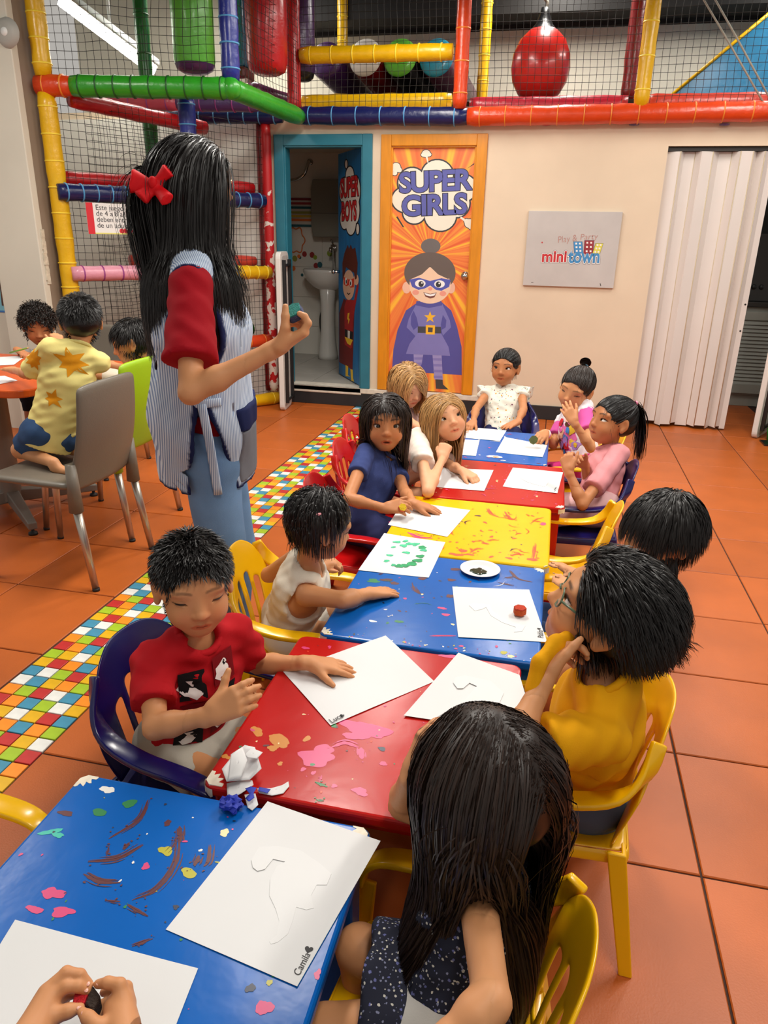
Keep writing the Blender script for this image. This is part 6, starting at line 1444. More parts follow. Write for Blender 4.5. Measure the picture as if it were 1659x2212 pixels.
def shorts(info, m, length=.6, loose=.008, h=.008, seed=2, name='shorts', fat=1.0, wr=(.003, 120), skirt=False):
    s = info['s']; hip, rt, ax = info['hip'], info['rt'], info['ax']
    def b(F):
        F.cap(hip-rt*.044*s, hip+rt*.044*s, (.060*fat+loose)*s, (.060*fat+loose)*s, .02*s); F.cap(hip, hip+ax*.06*s, (.062*fat+loose)*s, (.060*fat+loose)*s, .02*s, rt, 1.28)
        for sd, q in (('L', -1), ('R', 1)):
            hj = hip+rt*q*.048*s; K_ = info['K'+sd]; A_ = info['A'+sd]; e = hj+(K_-hj)*min(length, 1); F.cap(hj, e, (.051*fat+loose)*s, (.049-.010*min(length, 1)+loose+.004)*s*(1.12 if skirt else 1), .03*s if not skirt else .06*s, flat=length <= 1)
            if length > 1: F.cap(K_, K_+(A_-K_)*(length-1), (.038*fat+loose)*s, (.028*fat+loose)*s, .012*s, flat=True)
        F.cut(hip+ax*.062*s, ax)
    return garment(info, name, m, b, h, seed=seed, wr=wr)
def shoes(info, m, h=.006):
    s = info['s']; f = info['fr']
    for sd in ('L', 'R'):
        A_ = info['A'+sd]; ff = nrm(A3(f[0], f[1], 0))
        def b(F): F.cap(A_-A3(0, 0, .016*s)-ff*.012*s, A_+ff*.085*s-A3(0, 0, .024*s), .030*s, .024*s, .015*s); F.cap(A_, A_+A3(0, 0, .02*s), .028*s, .030*s, .012*s, flat=True); F.cut(A_-A3(0, 0, .045*s), (0, 0, -1))
        garment(info, 'shoe', m, b, h, wr=None)

from mathutils.bvhtree import BVHTree
def decal(obj, origin, dirv, u, v, shapes, name='print', off=.0012, rings=5, parent=None, sub=1):
    """print on a garment: star-shaped outlines laid on its surface; shapes = [(cu, cv, [(du, dv)...], material)] in metres along u, v from origin, cast along dirv"""
    me = obj.data; bv = BVHTree.FromPolygons([tuple(p.co) for p in me.vertices], [tuple(p.vertices) for p in me.polygons])
    b = MB(); mats_ = []; o0 = np.array(origin, float); dirv = nrm(dirv); u = nrm(u); v = nrm(v)
    for k, (cu, cv, poly, m) in enumerate(shapes):
        if m not in mats_: mats_.append(m)
        P = []
        for i in range(len(poly)):
            a = np.array(poly[i]); c = np.array(poly[(i+1) % len(poly)])
            for t in range(sub): P.append(a+(c-a)*t/sub)
        n = len(P); V = []; ok = True
        for r in [0.001]+[(i+1)/rings for i in range(rings)]:
            for q in P:
                p = o0+u*(cu+q[0]*r)+v*(cv+q[1]*r)-dirv*.25; h = bv.ray_cast(Vector(p), Vector(dirv), .6)
                if h[0] is None: ok = False; V.append(p+dirv*.25); continue
                V.append(np.array(h[0])+np.array(h[1])*(off+.0003*k))
        if not ok: continue
        F = [(r*n+i, r*n+(i+1) % n, (r+1)*n+(i+1) % n, (r+1)*n+i) for r in range(rings) for i in range(n)]
        b.add(V, F, mats_.index(m), True)
    if b.v: return b.build(name, mats_, parent if parent is not None else obj.parent)
def rect_(w_, h_): return [(-w_/2, -h_/2), (w_/2, -h_/2), (w_/2, h_/2), (-w_/2, h_/2)]
def blob_(r, seed, n=12, j=.3, asp=1.0):
    rg = random.Random(seed); return [(r*asp*(1+rg.uniform(-j, j))*math.cos(2*math.pi*i/n), r*(1+rg.uniform(-j, j))*math.sin(2*math.pi*i/n)) for i in range(n)]
def burst_(R_, r_, n, seed=0, jit=.25):
    rg = random.Random(seed); return [((R_*(1+rg.uniform(-jit, jit)) if i % 2 == 0 else r_)*math.cos(math.pi*i/n), (R_*(1+rg.uniform(-jit, jit)) if i % 2 == 0 else r_)*math.sin(math.pi*i/n)) for i in range(2*n)]
def floral(name, base, cols, scale=60, thr=.32):
    m = mat('floral_'+name, base, rough=.85, spec=.2); N, L, B = nodes_of(m); tc = N.new('ShaderNodeTexCoord'); last = None
    for i, c in enumerate(cols):
        v = N.new('ShaderNodeTexVoronoi'); v.inputs['Scale'].default_value = scale*(1+.23*i); mp = N.new('ShaderNodeMapping'); mp.inputs['Location'].default_value = (i*.37, i*.71, i*.19); mp.inputs['Rotation'].default_value = (i*.5, i*.8, .3)
        nz = N.new('ShaderNodeTexNoise'); nz.inputs['Scale'].default_value = scale*2.5; ad = N.new('ShaderNodeMath'); ad.operation = 'MULTIPLY_ADD'; ad.inputs[1].default_value = .5
        L.new(tc.outputs['Object'], mp.inputs[0]); L.new(mp.outputs[0], v.inputs['Vector']); L.new(tc.outputs['Object'], nz.inputs['Vector']); L.new(nz.outputs['Fac'], ad.inputs[0]); L.new(v.outputs['Distance'], ad.inputs[2])
        lt = N.new('ShaderNodeMath'); lt.operation = 'LESS_THAN'; lt.inputs[1].default_value = thr+.25; L.new(ad.outputs[0], lt.inputs[0])
        mx = N.new('ShaderNodeMix'); mx.data_type = 'RGBA'; L.new(lt.outputs[0], mx.inputs['Factor'])
        if last is None: mx.inputs['A'].default_value = base
        else: L.new(last, mx.inputs['A'])
        mx.inputs['B'].default_value = c; last = mx.outputs['Result']
    L.new(last, B.inputs['Base Color']); return m
# ================================================================ the people
def cloth(name, col, rough=.85, var=.05, bump=.06, bscale=420): return mat('cloth_'+name, col, rough=rough, spec=.2, var=var, vscale=9, bump=bump, bscale=bscale)
BLK = rgb(22, 18, 17); DKB = rgb(38, 26, 20); BRN = rgb(40, 27, 21); BLOND = rgb(186, 142, 88)
SK1 = rgb(202, 140, 94); SK2 = rgb(188, 124, 80); SK3 = rgb(222, 164, 124); SK4 = rgb(208, 146, 100)
TOCAM = lambda P: nrm(CPOS-np.array(P))
FLAT = dict(pn=(0, 0, -1), curl=(.08, .12, .08), spread=.11)
def legs_under(hip, f, s=1.0, drop=.30):
    f = nrm(f); rt = np.cross(f, ZUP); k = {}
    for sd, q in (('L', -1), ('R', 1)):
        kn = np.array(hip)+f*.215*s+rt*q*.06*s; kn[2] = min(hip[2], .318); k['k'+sd] = kn; k['a'+sd] = A3(kn[0], kn[1], .055)-f*.03
    return k

# --- boy in the red T-shirt
H = atd(418, 1258, 1.41); wL = atz(668, 1432, .478); hip = A3(-.700, 1.195, .322)
A = person('boy in a red T-shirt with black picture panels, one hand on his paper', dict(base=(-.69, 1.19, 0), H=H, look=(.56, -.80, -.10), hup=(-.05, .05, 1), hip=hip, f=(.84, -.54, 0), skin=SK1, hs=.95, sho=.092,
    eu=-1, el=-15, brow=rgb(30, 22, 18), browk=.55, res=(.0024, .0026, .008), N=atd(428, 1372, 1.435)+A3(-.01, .01, 0),
    armR=dict(w=atd(455, 1545, 1.285), e=atd(335, 1572, 1.315), fd=atd(525, 1500, 1.275)-atd(450, 1540, 1.285), pn=FW+A3(.3, .2, -.2), curl=(.35, .45, .3), thumb=dict(f=.6, t=.8, n=.1)),
    armL=dict(w=wL, pole=(-.2, .5, -.8), fd=atz(760, 1443, .458)-wL, thumb=dict(mt=.032, mf=.03, f=.55, t=.8, n=.05), **FLAT),
    legs=dict(kL=(-.505, 1.17, .318), kR=(-.53, 1.05, .312), aL=(-.51, 1.18, .055), aR=(-.54, 1.06, .055)),
    hair=dict(style='short', color=BLK, n=6000, len=.022, lift=.32, mess=.26, stiff=.97, r=.0011, thick=.006, crown=(0, -.05, .10), line=-.026, fw=.074, fh=.090, nape=-.055, seg=4, seed=4, lenf=lambda p: .35+.65*np.clip((p[:, 2]+.01)/.07, 0, 1))))
sA = shirt(A, cloth('red', rgb(172, 16, 26)), sleeve=.66, hem=.03, loose=.011, neck=.033, seed=3, h=.0066, wr=(.0045, 110))
shorts(A, cloth('grey_short', rgb(176, 168, 154)), length=.62); shoes(A, cloth('dark_shoe', rgb(40, 40, 46)))
KP, WP, RP_ = cloth('black_print', rgb(20, 18, 20)), cloth('white_print', rgb(232, 228, 222)), cloth('dark_red_print', rgb(120, 12, 20))
oc = A['ch']+A['fr']*.03-A['base']; shp = []
for i, cu in enumerate((-.040, .028)):
    for j, cv in enumerate((.045, -.022, -.088)):
        off_ = .012 if i else -.004
        shp.append((cu, cv+off_, rect_(.052, .058), KP if (i+j) % 2 == 0 else RP_)); shp.append((cu-.004, cv+off_-.004, blob_(.018, 10*i+j, 10, .35, 1.1), WP)); shp.append((cu+.006, cv+off_+.008, blob_(.006, 30*i+j, 8, .3), KP))
decal(sA, oc, -A['fr'], -A['rt'], A['ax'], shp, 'shirt_print')

# --- toddler in the white tank top, seen from behind
H = atd(695, 1132, 1.88); look = nrm((.80, .55, -.30)); R_ = head_frame(look)
tie = HEADC+(R_.T @ nrm(TOCAM(H)+A3(.05, 0, .05)))*A3(.080, .096, .082)
B = person('toddler in a white tank top with a tiny ponytail, seen from behind', dict(base=(-.70, 1.70, 0), H=H, look=look, hip=(-.655, 1.72, .318), f=(.93, .36, 0), skin=SK1, hs=.90, sho=.080, fat=1.02, N=H+A3(-.035, -.005, -.112),
    eu=10, el=-15, res=(.0036, .003, .008),
    armR=dict(w=atz(796, 1283, .474), e=atz(742, 1296, .485), fd=atz(850, 1277, .457)-atz(796, 1283, .474), **FLAT),
    armL=dict(w=(-.60, 1.80, .47), pole=(-.4, .3, -.6), curl=(.8, .8, .4), coarse=1), legs=legs_under(A3(-.655, 1.72, .318), A3(.97, .2, 0)),
    hair=[dict(style='pony', color=BLK, n=2600, tie=tuple(tie), tail=.050, tail_n=160, tdir=tuple(R_.T @ nrm(TOCAM(H)*.6+A3(.1, 0, -.75))), tspread=.45, r=.0011, line=-.034, fw=.070, fh=.084, nape=-.02, tie_col=rgb(230, 150, 160), tie_r=.0065, seed=8, tstiff=.7),
          dict(style='long', color=BLK, n=1800, len=.066, pside=.3, pback=-.5, r=.0012, line=-.034, fy=.03, seed=9, curl=.05, thick=.007)]))
shirt(B, band=False, m=cloth('white_knit', rgb(226, 216, 198)), sleeves=(), hem=.05, loose=.009, neck=.040, armhole=.046, seed=6, h=.0066, wr=(.0036, 130))
shorts(B, cloth('white_short', rgb(222, 214, 200)), length=.5)

# --- girl in the blue dress looking at the camera
H = atd(833, 912, 2.75)
C_ = person('girl in a speckled blue dress looking straight at the camera, sponge in hand', dict(base=(-.70, 2.45, 0), H=H, look=TOCAM(H)+A3(.06, 0, -.18), hip=(-.655, 2.50, .322), f=(.78, -.62, 0), skin=SK2, hs=1.03, mouth=.004, eu=27, el=-22,
    res=(.0028, .003, .009), iris='dark',
    armR=dict(w=atd(832, 1098, 2.50), e=atd(752, 1078, 2.52), fd=atd(880, 1092, 2.46)-atd(832, 1098, 2.50), pn=(.1, .3, -.4), curl=(.6, .5, .3)),
    armL=dict(w=atz(893, 1088, .478), fd=atz(945, 1102, .46)-atz(893, 1088, .478), pole=(-.2, .2, -1), **FLAT), legs=legs_under(A3(-.655, 2.50, .322), A3(.9, -.4, 0)),
    hair=dict(style='long', color=DKB, n=3600, len=.21, part=.012, r=.0011, line=-.034, fw=.066, fh=.086, fringe=420, flen=.042, fx=-.15, seed=6)))
shirt(C_, floral('speckle', rgb(56, 68, 118), [rgb(104, 116, 166)], 260, .10), sleeve=.5, hem=.03, loose=.008, seed=5, h=.0075); shorts(C_, cloth('navy_skirt', rgb(34, 38, 76)), length=.95, skirt=True)

# --- blonde girl, chin on fist
H = atd(962, 902, 3.02); elb = atz(925, 1062, .478)
D = person('blonde girl in a white top resting her chin on her fist', dict(base=(-.66, 2.93, 0), H=H, look=TOCAM(H)+A3(.30, .1, .06), hup=nrm(A3(-.28, 0, 1)), gaze=nrm(TOCAM(H)+A3(.55, .1, .45)), hip=(-.69, 2.94, .322), f=(.80, -.55, 0), skin=SK3, hs=1.0, eu=26, el=-20, brow=rgb(130, 92, 60), browk=.45, iris='hazel', lash='fair', res=(.0029, .0032, .009), N=H+A3(-.045, .05, -.115),
    armR=dict(e=elb, w=atd(956, 990, 2.91), fd=atd(966, 950, 2.93)-atd(956, 990, 2.91), pn=TOCAM(H)*-1+A3(.2, 0, .2), curl=(1.2, 1.4, .6), thumb=dict(f=.5, t=.2, n=.6)),
    armL=dict(w=atz(1000, 1018, .480), fd=atz(1042, 1042, .458)-atz(1000, 1018, .480), pn=(0, 0, -1), curl=(.45, .4, .2), spread=.12, pole=(.2, .4, -.8)), legs=legs_under(A3(-.69, 2.94, .322), A3(.9, -.4, 0)),
    hair=dict(style='long', color=BLOND, n=3600, len=.27, fy=.08, part=-.012, r=.0011, line=-.034, fw=.068, fh=.086, seed=11, pback=-.7)))
shirt(D, cloth('cream_rib', rgb(232, 216, 204)), sleeve=.55, hem=.02, loose=.009, seed=7, h=.0075, sleeve_flare=.014); shorts(D, cloth('denim_d', rgb(90, 110, 150)), length=.6)

# --- blonde girl in pink behind her
H = atd(882, 832, 3.60)
E_ = person('blonde girl in pale pink looking down, half hidden behind the other blonde', dict(base=(-.70, 3.42, 0), H=H, look=(.66, -.62, -.32), hip=(-.71, 3.46, .322), f=(.9, -.4, 0), skin=SK3, eu=0, el=-16, brow=rgb(140, 100, 66), browk=.45, lash='fair', res=(.0034, .005, .012),
    armR=dict(w=(-.46, 3.30, .474), fd=(1, -.1, -.05), coarse=1, **FLAT), armL=dict(w=(-.46, 3.52, .474), fd=(1, 0, -.05), coarse=1, **FLAT), legs=legs_under(A3(-.71, 3.46, .322), A3(1, 0, 0)),
    hair=dict(style='long', color=BLOND, n=2800, len=.19, fy=.08, part=.02, r=.0013, line=-.034, fw=.068, fh=.086, seed=12, pback=-.7)))
shirt(E_, cloth('pale_pink', rgb(222, 190, 184)), sleeve=.6, hem=.02, seed=8, h=.008); shorts(E_, cloth('denim_d', rgb(90, 110, 150)), length=.6)

# --- girl in the floral blouse at the far end
H = atd(1092, 792, 4.08); hip = A3(-.225, 3.98, .325)
Fg = person('girl in a white floral ruffled blouse at the far end of the row', dict(base=(-.22, 3.98, 0), H=H, look=TOCAM(H)+A3(-.28, 0, -.12), gaze=nrm(TOCAM(H)+A3(-.6, 0, .12)), hip=hip, f=(0, -1, 0), skin=SK2, hs=1.0, eu=26, el=-20, iris='dark', res=(.0034, .004, .012), sho=.096,
    armR=dict(w=atz(1022, 912, .476), fd=atz(1000, 930, .46)-atz(1022, 912, .476), pn=(0, 0, -1), curl=(.6, .5, .3), pole=(-.8, .3, -.3)), armL=dict(w=atz(1118, 912, .476), fd=atz(1090, 924, .46)-atz(1118, 912, .476), pole=(.8, .3, -.3), **FLAT), legs=legs_under(hip, A3(0, -1, 0)),
    hair=dict(style='pony', color=BLK, n=2200, tie=(0, -.100, .03), tail=.12, tail_n=220, tdir=(0, -.6, -.8), r=.0013, line=-.030, fw=.071, fh=.086, nape=-.055, wisps=60, seed=13)))
FLW = floral('white_blouse', rgb(226, 222, 208), [rgb(110, 150, 140), rgb(206, 150, 60), rgb(120, 60, 84)], 34, .15)
shirt(Fg, FLW, sleeve=.30, hem=.02, loose=.012, seed=9, h=.007)
for sd in ('L', 'R'):
    S_ = Fg['SH'][sd]; o_ = nrm(S_-Fg['N']+A3(0, 0, .02))
    def rf(F): F.cap(S_-o_*.01+A3(0, 0, .012), S_+o_*.045+A3(0, 0, .005), .022, .046, .01, wax=A3(0, 1, 0), ws=1.25, flat=True)
    garment(Fg, 'ruffle_sleeve', FLW, rf, .006, wr=(.006, 120))
shorts(Fg, cloth('navy_skirt', rgb(34, 38, 76)), length=.8)

# --- girl in the bright printed shirt, hand at her face
H = atd(1245, 838, 3.48); hip = A3(.215, 3.48, .322)
G_ = person('girl in a bright pink and white printed shirt holding her hand to her nose', dict(base=(.24, 3.5, 0), H=H, look=TOCAM(H)+A3(-.42, 0, -.42), hup=nrm(A3(.30, 0, 1)), hip=hip, f=(-.80, -.60, 0), skin=SK4, eu=4, el=-12, browk=.6, res=(.0034, .0034, .011), sho=.092,
    armL=dict(w=atd(1240, 912, 3.26), e=atd(1276, 968, 3.30), fd=atd(1212, 862, 3.27)-atd(1240, 912, 3.26), pn=-TOCAM(H)+A3(-.1, 0, .3), curl=(.15, .3, .3), spread=.16),
    armR=dict(w=atz(1178, 935, .490), fd=atz(1146, 958, .475)-atz(1178, 935, .490), pn=(-.3, .3, -.8), curl=(.6, .6, .4), pole=(.2, .4, -.9)), legs=legs_under(hip, A3(-.9, -.3, 0)),
    hair=dict(style='pony', color=DKB, n=2400, tie=(.022, -.085, .075), tail=.03, tail_n=30, tdir=(0, -1, .6), r=.0012, line=-.028, fw=.072, fh=.086, nape=-.055, wisps=60, seed=14, bun=dict(c=(.026, -.098, .090), r=.026), tie_col=rgb(90, 120, 140), tie_r=.017)))
PKW = cloth('printed_white', rgb(236, 226, 230)); PK = cloth('hot_pink', rgb(214, 90, 160))
sG = shirt(G_, PKW, band=PK, sleeve=.2, hem=.04, loose=.010, seed=10, h=.0075)
for sd in ('L', 'R'):
    S_, El = G_['SH'][sd], G_['E'+sd]
    def slv(F): F.cap(S_+(El-S_)*.12, S_+(El-S_)*.62, .0395, .044, .01, flat=True, flat0=True)
    garment(G_, 'sleeve', PK, slv, .006, seed=3)
PR = [cloth('p_'+n, c) for n, c in dict(red=rgb(206, 40, 50), pink=rgb(226, 110, 170), yellow=rgb(230, 190, 60), blue=rgb(70, 130, 200), brown=rgb(90, 50, 36), peach=rgb(236, 190, 160), lilac=rgb(170, 130, 200)).items()]
oc = G_['ch']+G_['fr']*.03-G_['base']; rg_ = random.Random(4); shp = [(0.0, -.035, blob_(.075, 3, 14, .12, .85), PR[1])]
for i in range(22): shp.append((rg_.uniform(-.06, .06), rg_.uniform(-.11, .05), blob_(rg_.uniform(.010, .026), i, 9, .4, rg_.uniform(.6, 1.4)), PR[i % 7]))
decal(sG, oc, -G_['fr'], -G_['rt'], G_['ax'], shp, 'shirt_print')
shorts(G_, cloth('magenta', rgb(190, 40, 110)), length=.9)
bb_ = MB(); W_ = G_['WR']; d_ = nrm(G_['WR']-G_['ER'])
for j, cc in enumerate((rgb(236, 226, 220), rgb(226, 120, 150), rgb(230, 180, 60))):
    b = MB(); u = nrm(np.cross(d_, A3(0, 0, 1))); v = np.cross(d_, u); c0 = W_-d_*(.012+.011*j)-G_['base']
    b.tube([c0+(u*math.cos(a)+v*math.sin(a))*.0195 for a in np.linspace(0, 2*math.pi, 19)], .0045, n=6, cap=False); b.build('bead_bracelet', mat('bead_%d' % j, cc, rough=.3), G_['root'])

# --- girl in the pink T-shirt with the ponytail
H = atd(1322, 907, 2.98); hip = A3(.235, 2.93, .325)
Hh = person('girl in a pink T-shirt with a high black ponytail, looking up', dict(base=(.27, 2.96, 0), H=H, look=(-.80, -.50, .16), hip=hip, f=(-.9, -.42, 0), gaze=nrm((-.85, .1, .5)), skin=SK2, eu=25, el=-18, iris='dark', res=(.003, .0034, .009), sho=.092,
    armL=dict(w=atd(1228, 1018, 2.78), e=atd(1258, 1090, 2.76), fd=atd(1222, 982, 2.80)-atd(1228, 1018, 2.78), pn=(.3, .9, 0), curl=(.7, .8, .4)),
    armR=dict(w=atd(1262, 1003, 2.95), fd=atd(1232, 985, 2.88)-atd(1262, 1003, 2.95), pn=(.2, -.9, -.2), curl=(.6, .7, .4), pole=(.3, .5, -.8)), legs=legs_under(hip, A3(-.95, -.2, 0)),
    hair=dict(style='pony', color=BLK, n=2600, tie=(-.012, -.080, .078), tail=.24, tail_n=520, tdir=(-.1, -1, .0), tspread=.24, r=.0013, line=-.030, fw=.071, fh=.084, nape=-.055, wisps=90, seed=15, tie_col=rgb(236, 130, 160), tstiff=.60, bodies=[])))
shirt(Hh, cloth('pink_tee', rgb(216, 142, 146)), sleeve=.72, hem=.03, loose=.011, seed=11, h=.0075); shorts(Hh, cloth('pink_stripe', rgb(214, 170, 170)), length=.95, skirt=True)

# --- boy with the bowl haircut
H = atd(1427, 1152, 1.87); hip = A3(.235, 1.87, .325)
I_ = person('boy with a black bowl haircut in a blue and red shirt, eyes lowered', dict(base=(.31, 1.87, 0), H=H, look=(-.80, -.50, -.14), hip=hip, f=(-1, 0, 0), skin=SK4, hs=1.06, eu=12, el=-16, iris='dark', gaze=nrm((-.7, -.3, -.6)), res=(.003, .004, .011), N=H+A3(.012, .0, -.122),
    armL=dict(w=(.13, 1.79, .46), pole=(.3, -.4, -.7), coarse=1), armR=dict(w=(.13, 1.96, .46), pole=(.3, .4, -.7), coarse=1), legs=legs_under(hip, A3(-1, 0, 0)),
    hair=dict(style='short', color=BLK, n=5600, len=.060, lift=-.05, mess=.04, stiff=.82, r=.0011, thick=.010, crown=(0, -.045, .10), line=-.032, fw=.074, fh=.084, nape=-.062, seg=9, seed=16, curl=.01)))
shirt(I_, cloth('royal_blue', rgb(44, 70, 160)), sleeve=.2, hem=.03, loose=.010, seed=12)
for sd in ('L', 'R'):
    S_, El = I_['SH'][sd], I_['E'+sd]
    def slv(F): F.cap(S_, S_+(El-S_)*.68, .042, .044, .01, flat=True)
    garment(I_, 'sleeve', cloth('red', rgb(172, 16, 26)), slv, .0065, seed=4)
shorts(I_, cloth('denim_i', rgb(70, 90, 130)), length=1.5)

# --- boy in the yellow T-shirt with glasses
H = atd(1312, 1318, 1.30); hip = A3(.165, 1.285, .325)
J = person('boy in a yellow T-shirt and glasses tipping his head back', dict(base=(.21, 1.24, 0), H=H, look=(-.92, .12, .36), hip=hip, f=(-.98, .05, 0), skin=SK1, hs=1.02, s=1.06, eu=24, el=-18, iris='dark', gaze=nrm((-.8, .3, .5)), res=(.0026, .003, .008), N=atd(1300, 1450, 1.30)+A3(.01, 0, -.005), sho=.098,
    armL=dict(e=atd(1105, 1612, 1.17), w=atd(1180, 1462, 1.235), fd=atd(1215, 1405, 1.27)-atd(1180, 1462, 1.235), pn=(.9, .2, -.1), curl=(.8, .8, .4)),
    armR=dict(w=(.08, 1.33, .52), pole=(-.2, .6, -.7), fd=(.5, -.2, .8), pn=(.8, 0, -.3), curl=(.8, .8, .4), coarse=1), legs=legs_under(hip, A3(-1, 0, 0), 1.05),
    hair=dict(style='short', color=BLK, n=7500, len=.052, lift=.02, mess=.12, stiff=.84, r=.0011, thick=.011, crown=(0.0, .11, .045), line=-.030, fw=.080, fh=.094, nape=-.060, seg=8, seed=17, curl=.07)))
YT = cloth('mustard_yellow', rgb(226, 158, 6))
sJ = shirt(J, YT, sleeve=.70, hem=.055, loose=.014, neck=.034, seed=13, h=.0066, wr=(.0050, 100))
def flap(F):
    a, b, c = atd(1238, 1372, 1.29), atd(1165, 1432, 1.22), atd(1200, 1400, 1.255); F.cap(a, c, .012, .016, .01, wax=A3(0, 0, 1), ws=1.5); F.cap(c, b, .016, .010, .01, wax=A3(0, 0, 1), ws=1.5); F.cap(b, atd(1150, 1490, 1.22), .010, .012, .01)
garment(J, 'pulled_collar', YT, flap, .004, wr=(.002, 60))
shorts(J, cloth('grey_denim', rgb(84, 96, 116)), length=.97, loose=.010); shoes(J, cloth('dark_shoe', rgb(40, 40, 46)))
decal(sJ, atd(1270, 1738, 1.14)-J['base'], FW, RT, UP, [(0, 0, rect_(.022, .015), KP), (0, 0, blob_(.0035, 3, 8, .2, 1.3), cloth('tag_yellow', rgb(214, 180, 70)))], 'shirt_tag', rings=2)
b = MB(); Rj, Cj, hj = J['R'], J['H'], J['hs']; Lj = lambda x, y, z: Cj+hj*(Rj @ A3(x, y, z))-J['base']
for q in (-1, 1):
    b.tube([Lj(q*(.031+.021*math.cos(a)), .080-.004*abs(math.cos(a)), -.004+.016*math.sin(a)) for a in np.linspace(0, 2*math.pi, 21)], .0016*hj, n=6, cap=False); b.tube([Lj(q*.052, .076, .0), Lj(q*.070, .045, .002), Lj(q*.078, -.005, -.001)], .0022*hj, n=6)
b.tube([Lj(-.010, .083, -.001), Lj(0, .086, .001), Lj(.010, .083, -.001)], .0016*hj, n=6)
gl = b.build('glasses', mat('olive_frame', rgb(80, 96, 70), rough=.3), J['root'])
for q in (-1, 1):
    b = MB(); b.add([Lj(q*(.031+.020*math.cos(a)), .0795-.004*abs(math.cos(a)), -.004+.0152*math.sin(a)) for a in np.linspace(0, 2*math.pi, 20, endpoint=False)], [list(range(20))]); b.build('lens', mat('clear_lens', (1, 1, 1, 1), rough=.02, alpha=.12), J['root'])

# --- long-haired girl in front
H = atd(1040, 1672, .985); hip = A3(-.045, .72, .322)
K_ = person('long-haired girl in a dark floral dress in front, back to the camera', dict(base=(0, .70, 0), H=H, look=(-.74, .66, .0), hip=hip, f=(-.97, .22, 0), skin=SK4, hs=1.02, eu=20, el=-18, res=(.004, .003, .008), N=H+A3(.022, .022, -.126), sho=.078, shL=(.0, .045, -.03), hb=(0, .090), hbarm='L',
    armR=dict(e=atz(868, 1740, .480), w=atd(890, 1668, 1.03), fd=atd(912, 1600, 1.04)-atd(890, 1668, 1.03), pn=(.9, -.1, 0), curl=(.5, .6, .4)),
    armL=dict(e=atd(1062, 2165, .80), w=atd(950, 2260, .78), curl=(.4, .4, .3)), legs=dict(kL=(-.215, .655, .318), kR=(-.20, .79, .318), aL=(-.2, .66, .055), aR=(-.19, .80, .055)),
    hair=dict(style='long', color=BRN, n=8000, len=.56, part=.004, r=.0010, line=-.034, fw=.066, fh=.084, seed=18, pback=-.35, pside=.6, seg=15, curl=.012, hug=.30, hugr=.080, fy=.07)))
FLD = floral('dark_dress', rgb(34, 36, 50), [rgb(96, 100, 150), rgb(190, 186, 176), rgb(120, 124, 150)], 95, .20)
shirt(K_, FLD, band=False, sleeves=(), hem=.06, loose=.012, armhole=.040, neck=.045, seed=14, h=.0066, wr=(.0036, 120), name='dress', flare=.012)
shorts(K_, cloth('heather_grey', rgb(176, 172, 166)), length=.55, loose=.012)
def sk(F):
    hp = K_['hip']; F.cap(hp+A3(-.01, 0, .01), hp+A3(-.125, -.01, .012), .075, .083, .02, wax=A3(0, 1, 0), ws=1.35, flat=True); F.cut(hp+A3(0, 0, -.012), A3(0, 0, -1))
garment(K_, 'dress_skirt', FLD, sk, .006, wr=(.006, 60), seed=5)

# --- child at the near left whose hands hold a sponge
hip = A3(-.52, .16, .325)
wl, wr_ = atz(62, 2245, .512), atz(272, 2245, .508)
def hz(cx, cy, z): return atz(cx/5.027, 2040+cy/5.027, z)
def chain(F, pts, rad, k=.003):
    for i in range(len(pts)-1): F.cap(hz(*pts[i]), hz(*pts[i+1]), rad[i], rad[i+1], k)
def handL(F):
    for p in ((540, 560, .520), (500, 640, .512), (520, 700, .505)): F.cap(wl, hz(*p), .0155, .0135, .012)
    chain(F, [(520, 520, .522), (720, 305, .534), (870, 330, .530), (965, 430, .520)], [.0105, .0070, .0064, .0052])
    chain(F, [(530, 600, .518), (720, 455, .528), (850, 455, .526), (945, 500, .518)], [.0105, .0072, .0066, .0054])
    chain(F, [(540, 660, .508), (690, 560, .512), (800, 540, .506)], [.0095, .0066, .0054]); chain(F, [(540, 700, .502), (640, 620, .500), (720, 600, .494)], [.0090, .0060, .0050])
    chain(F, [(430, 800, .508), (600, 770, .514), (740, 725, .516), (870, 690, .516)], [.0120, .0085, .0072, .0054], .006)
def handR(F):
    for p in ((1330, 620, .516), (1250, 680, .508), (1290, 760, .506)): F.cap(wr_, hz(*p), .0150, .0130, .012)
    chain(F, [(1330, 620, .518), (1300, 440, .530), (1170, 415, .530), (1065, 430, .522)], [.0115, .0075, .0066, .0052])
    chain(F, [(1380, 640, .510), (1370, 470, .520), (1270, 470, .512), (1130, 520, .500)], [.0105, .0072, .0064, .0052])
    chain(F, [(1300, 680, .502), (1200, 620, .500), (1080, 660, .498)], [.0095, .0066, .0054]); chain(F, [(1300, 740, .498), (1210, 700, .494), (1090, 745, .494)], [.0090, .0064, .0052])
    chain(F, [(1230, 900, .510), (1060, 900, .516), (960, 800, .520), (895, 740, .520)], [.0120, .0085, .0070, .0054], .006)
_bx = (np.minimum(hz(150, 200, .45), hz(1500, 900, .45))-A3(.05, .13, .0), np.maximum(hz(150, 200, .56), hz(1500, 900, .45))+A3(.03, .03, .12))
Lk = person('child at the lower left edge, only the hands holding a red sponge in view', dict(base=(-.52, .16, 0), H=(-.51, .17, .70), look=(.1, .9, -.4), hip=hip, f=(0, 1, 0), skin=SK1, res=(.006, .0019, .012), sho=.09,
    armL=dict(w=wl, hand=handL, box=_bx, pole=(-.6, -.2, -.8)), armR=dict(w=wr_, hand=handR, box=_bx, pole=(.6, -.2, -.8)), legs=legs_under(hip, A3(0, 1, 0)),
    hair=dict(style='short', color=BLK, n=1200, len=.05, r=.002, seed=19, hc=.008)))
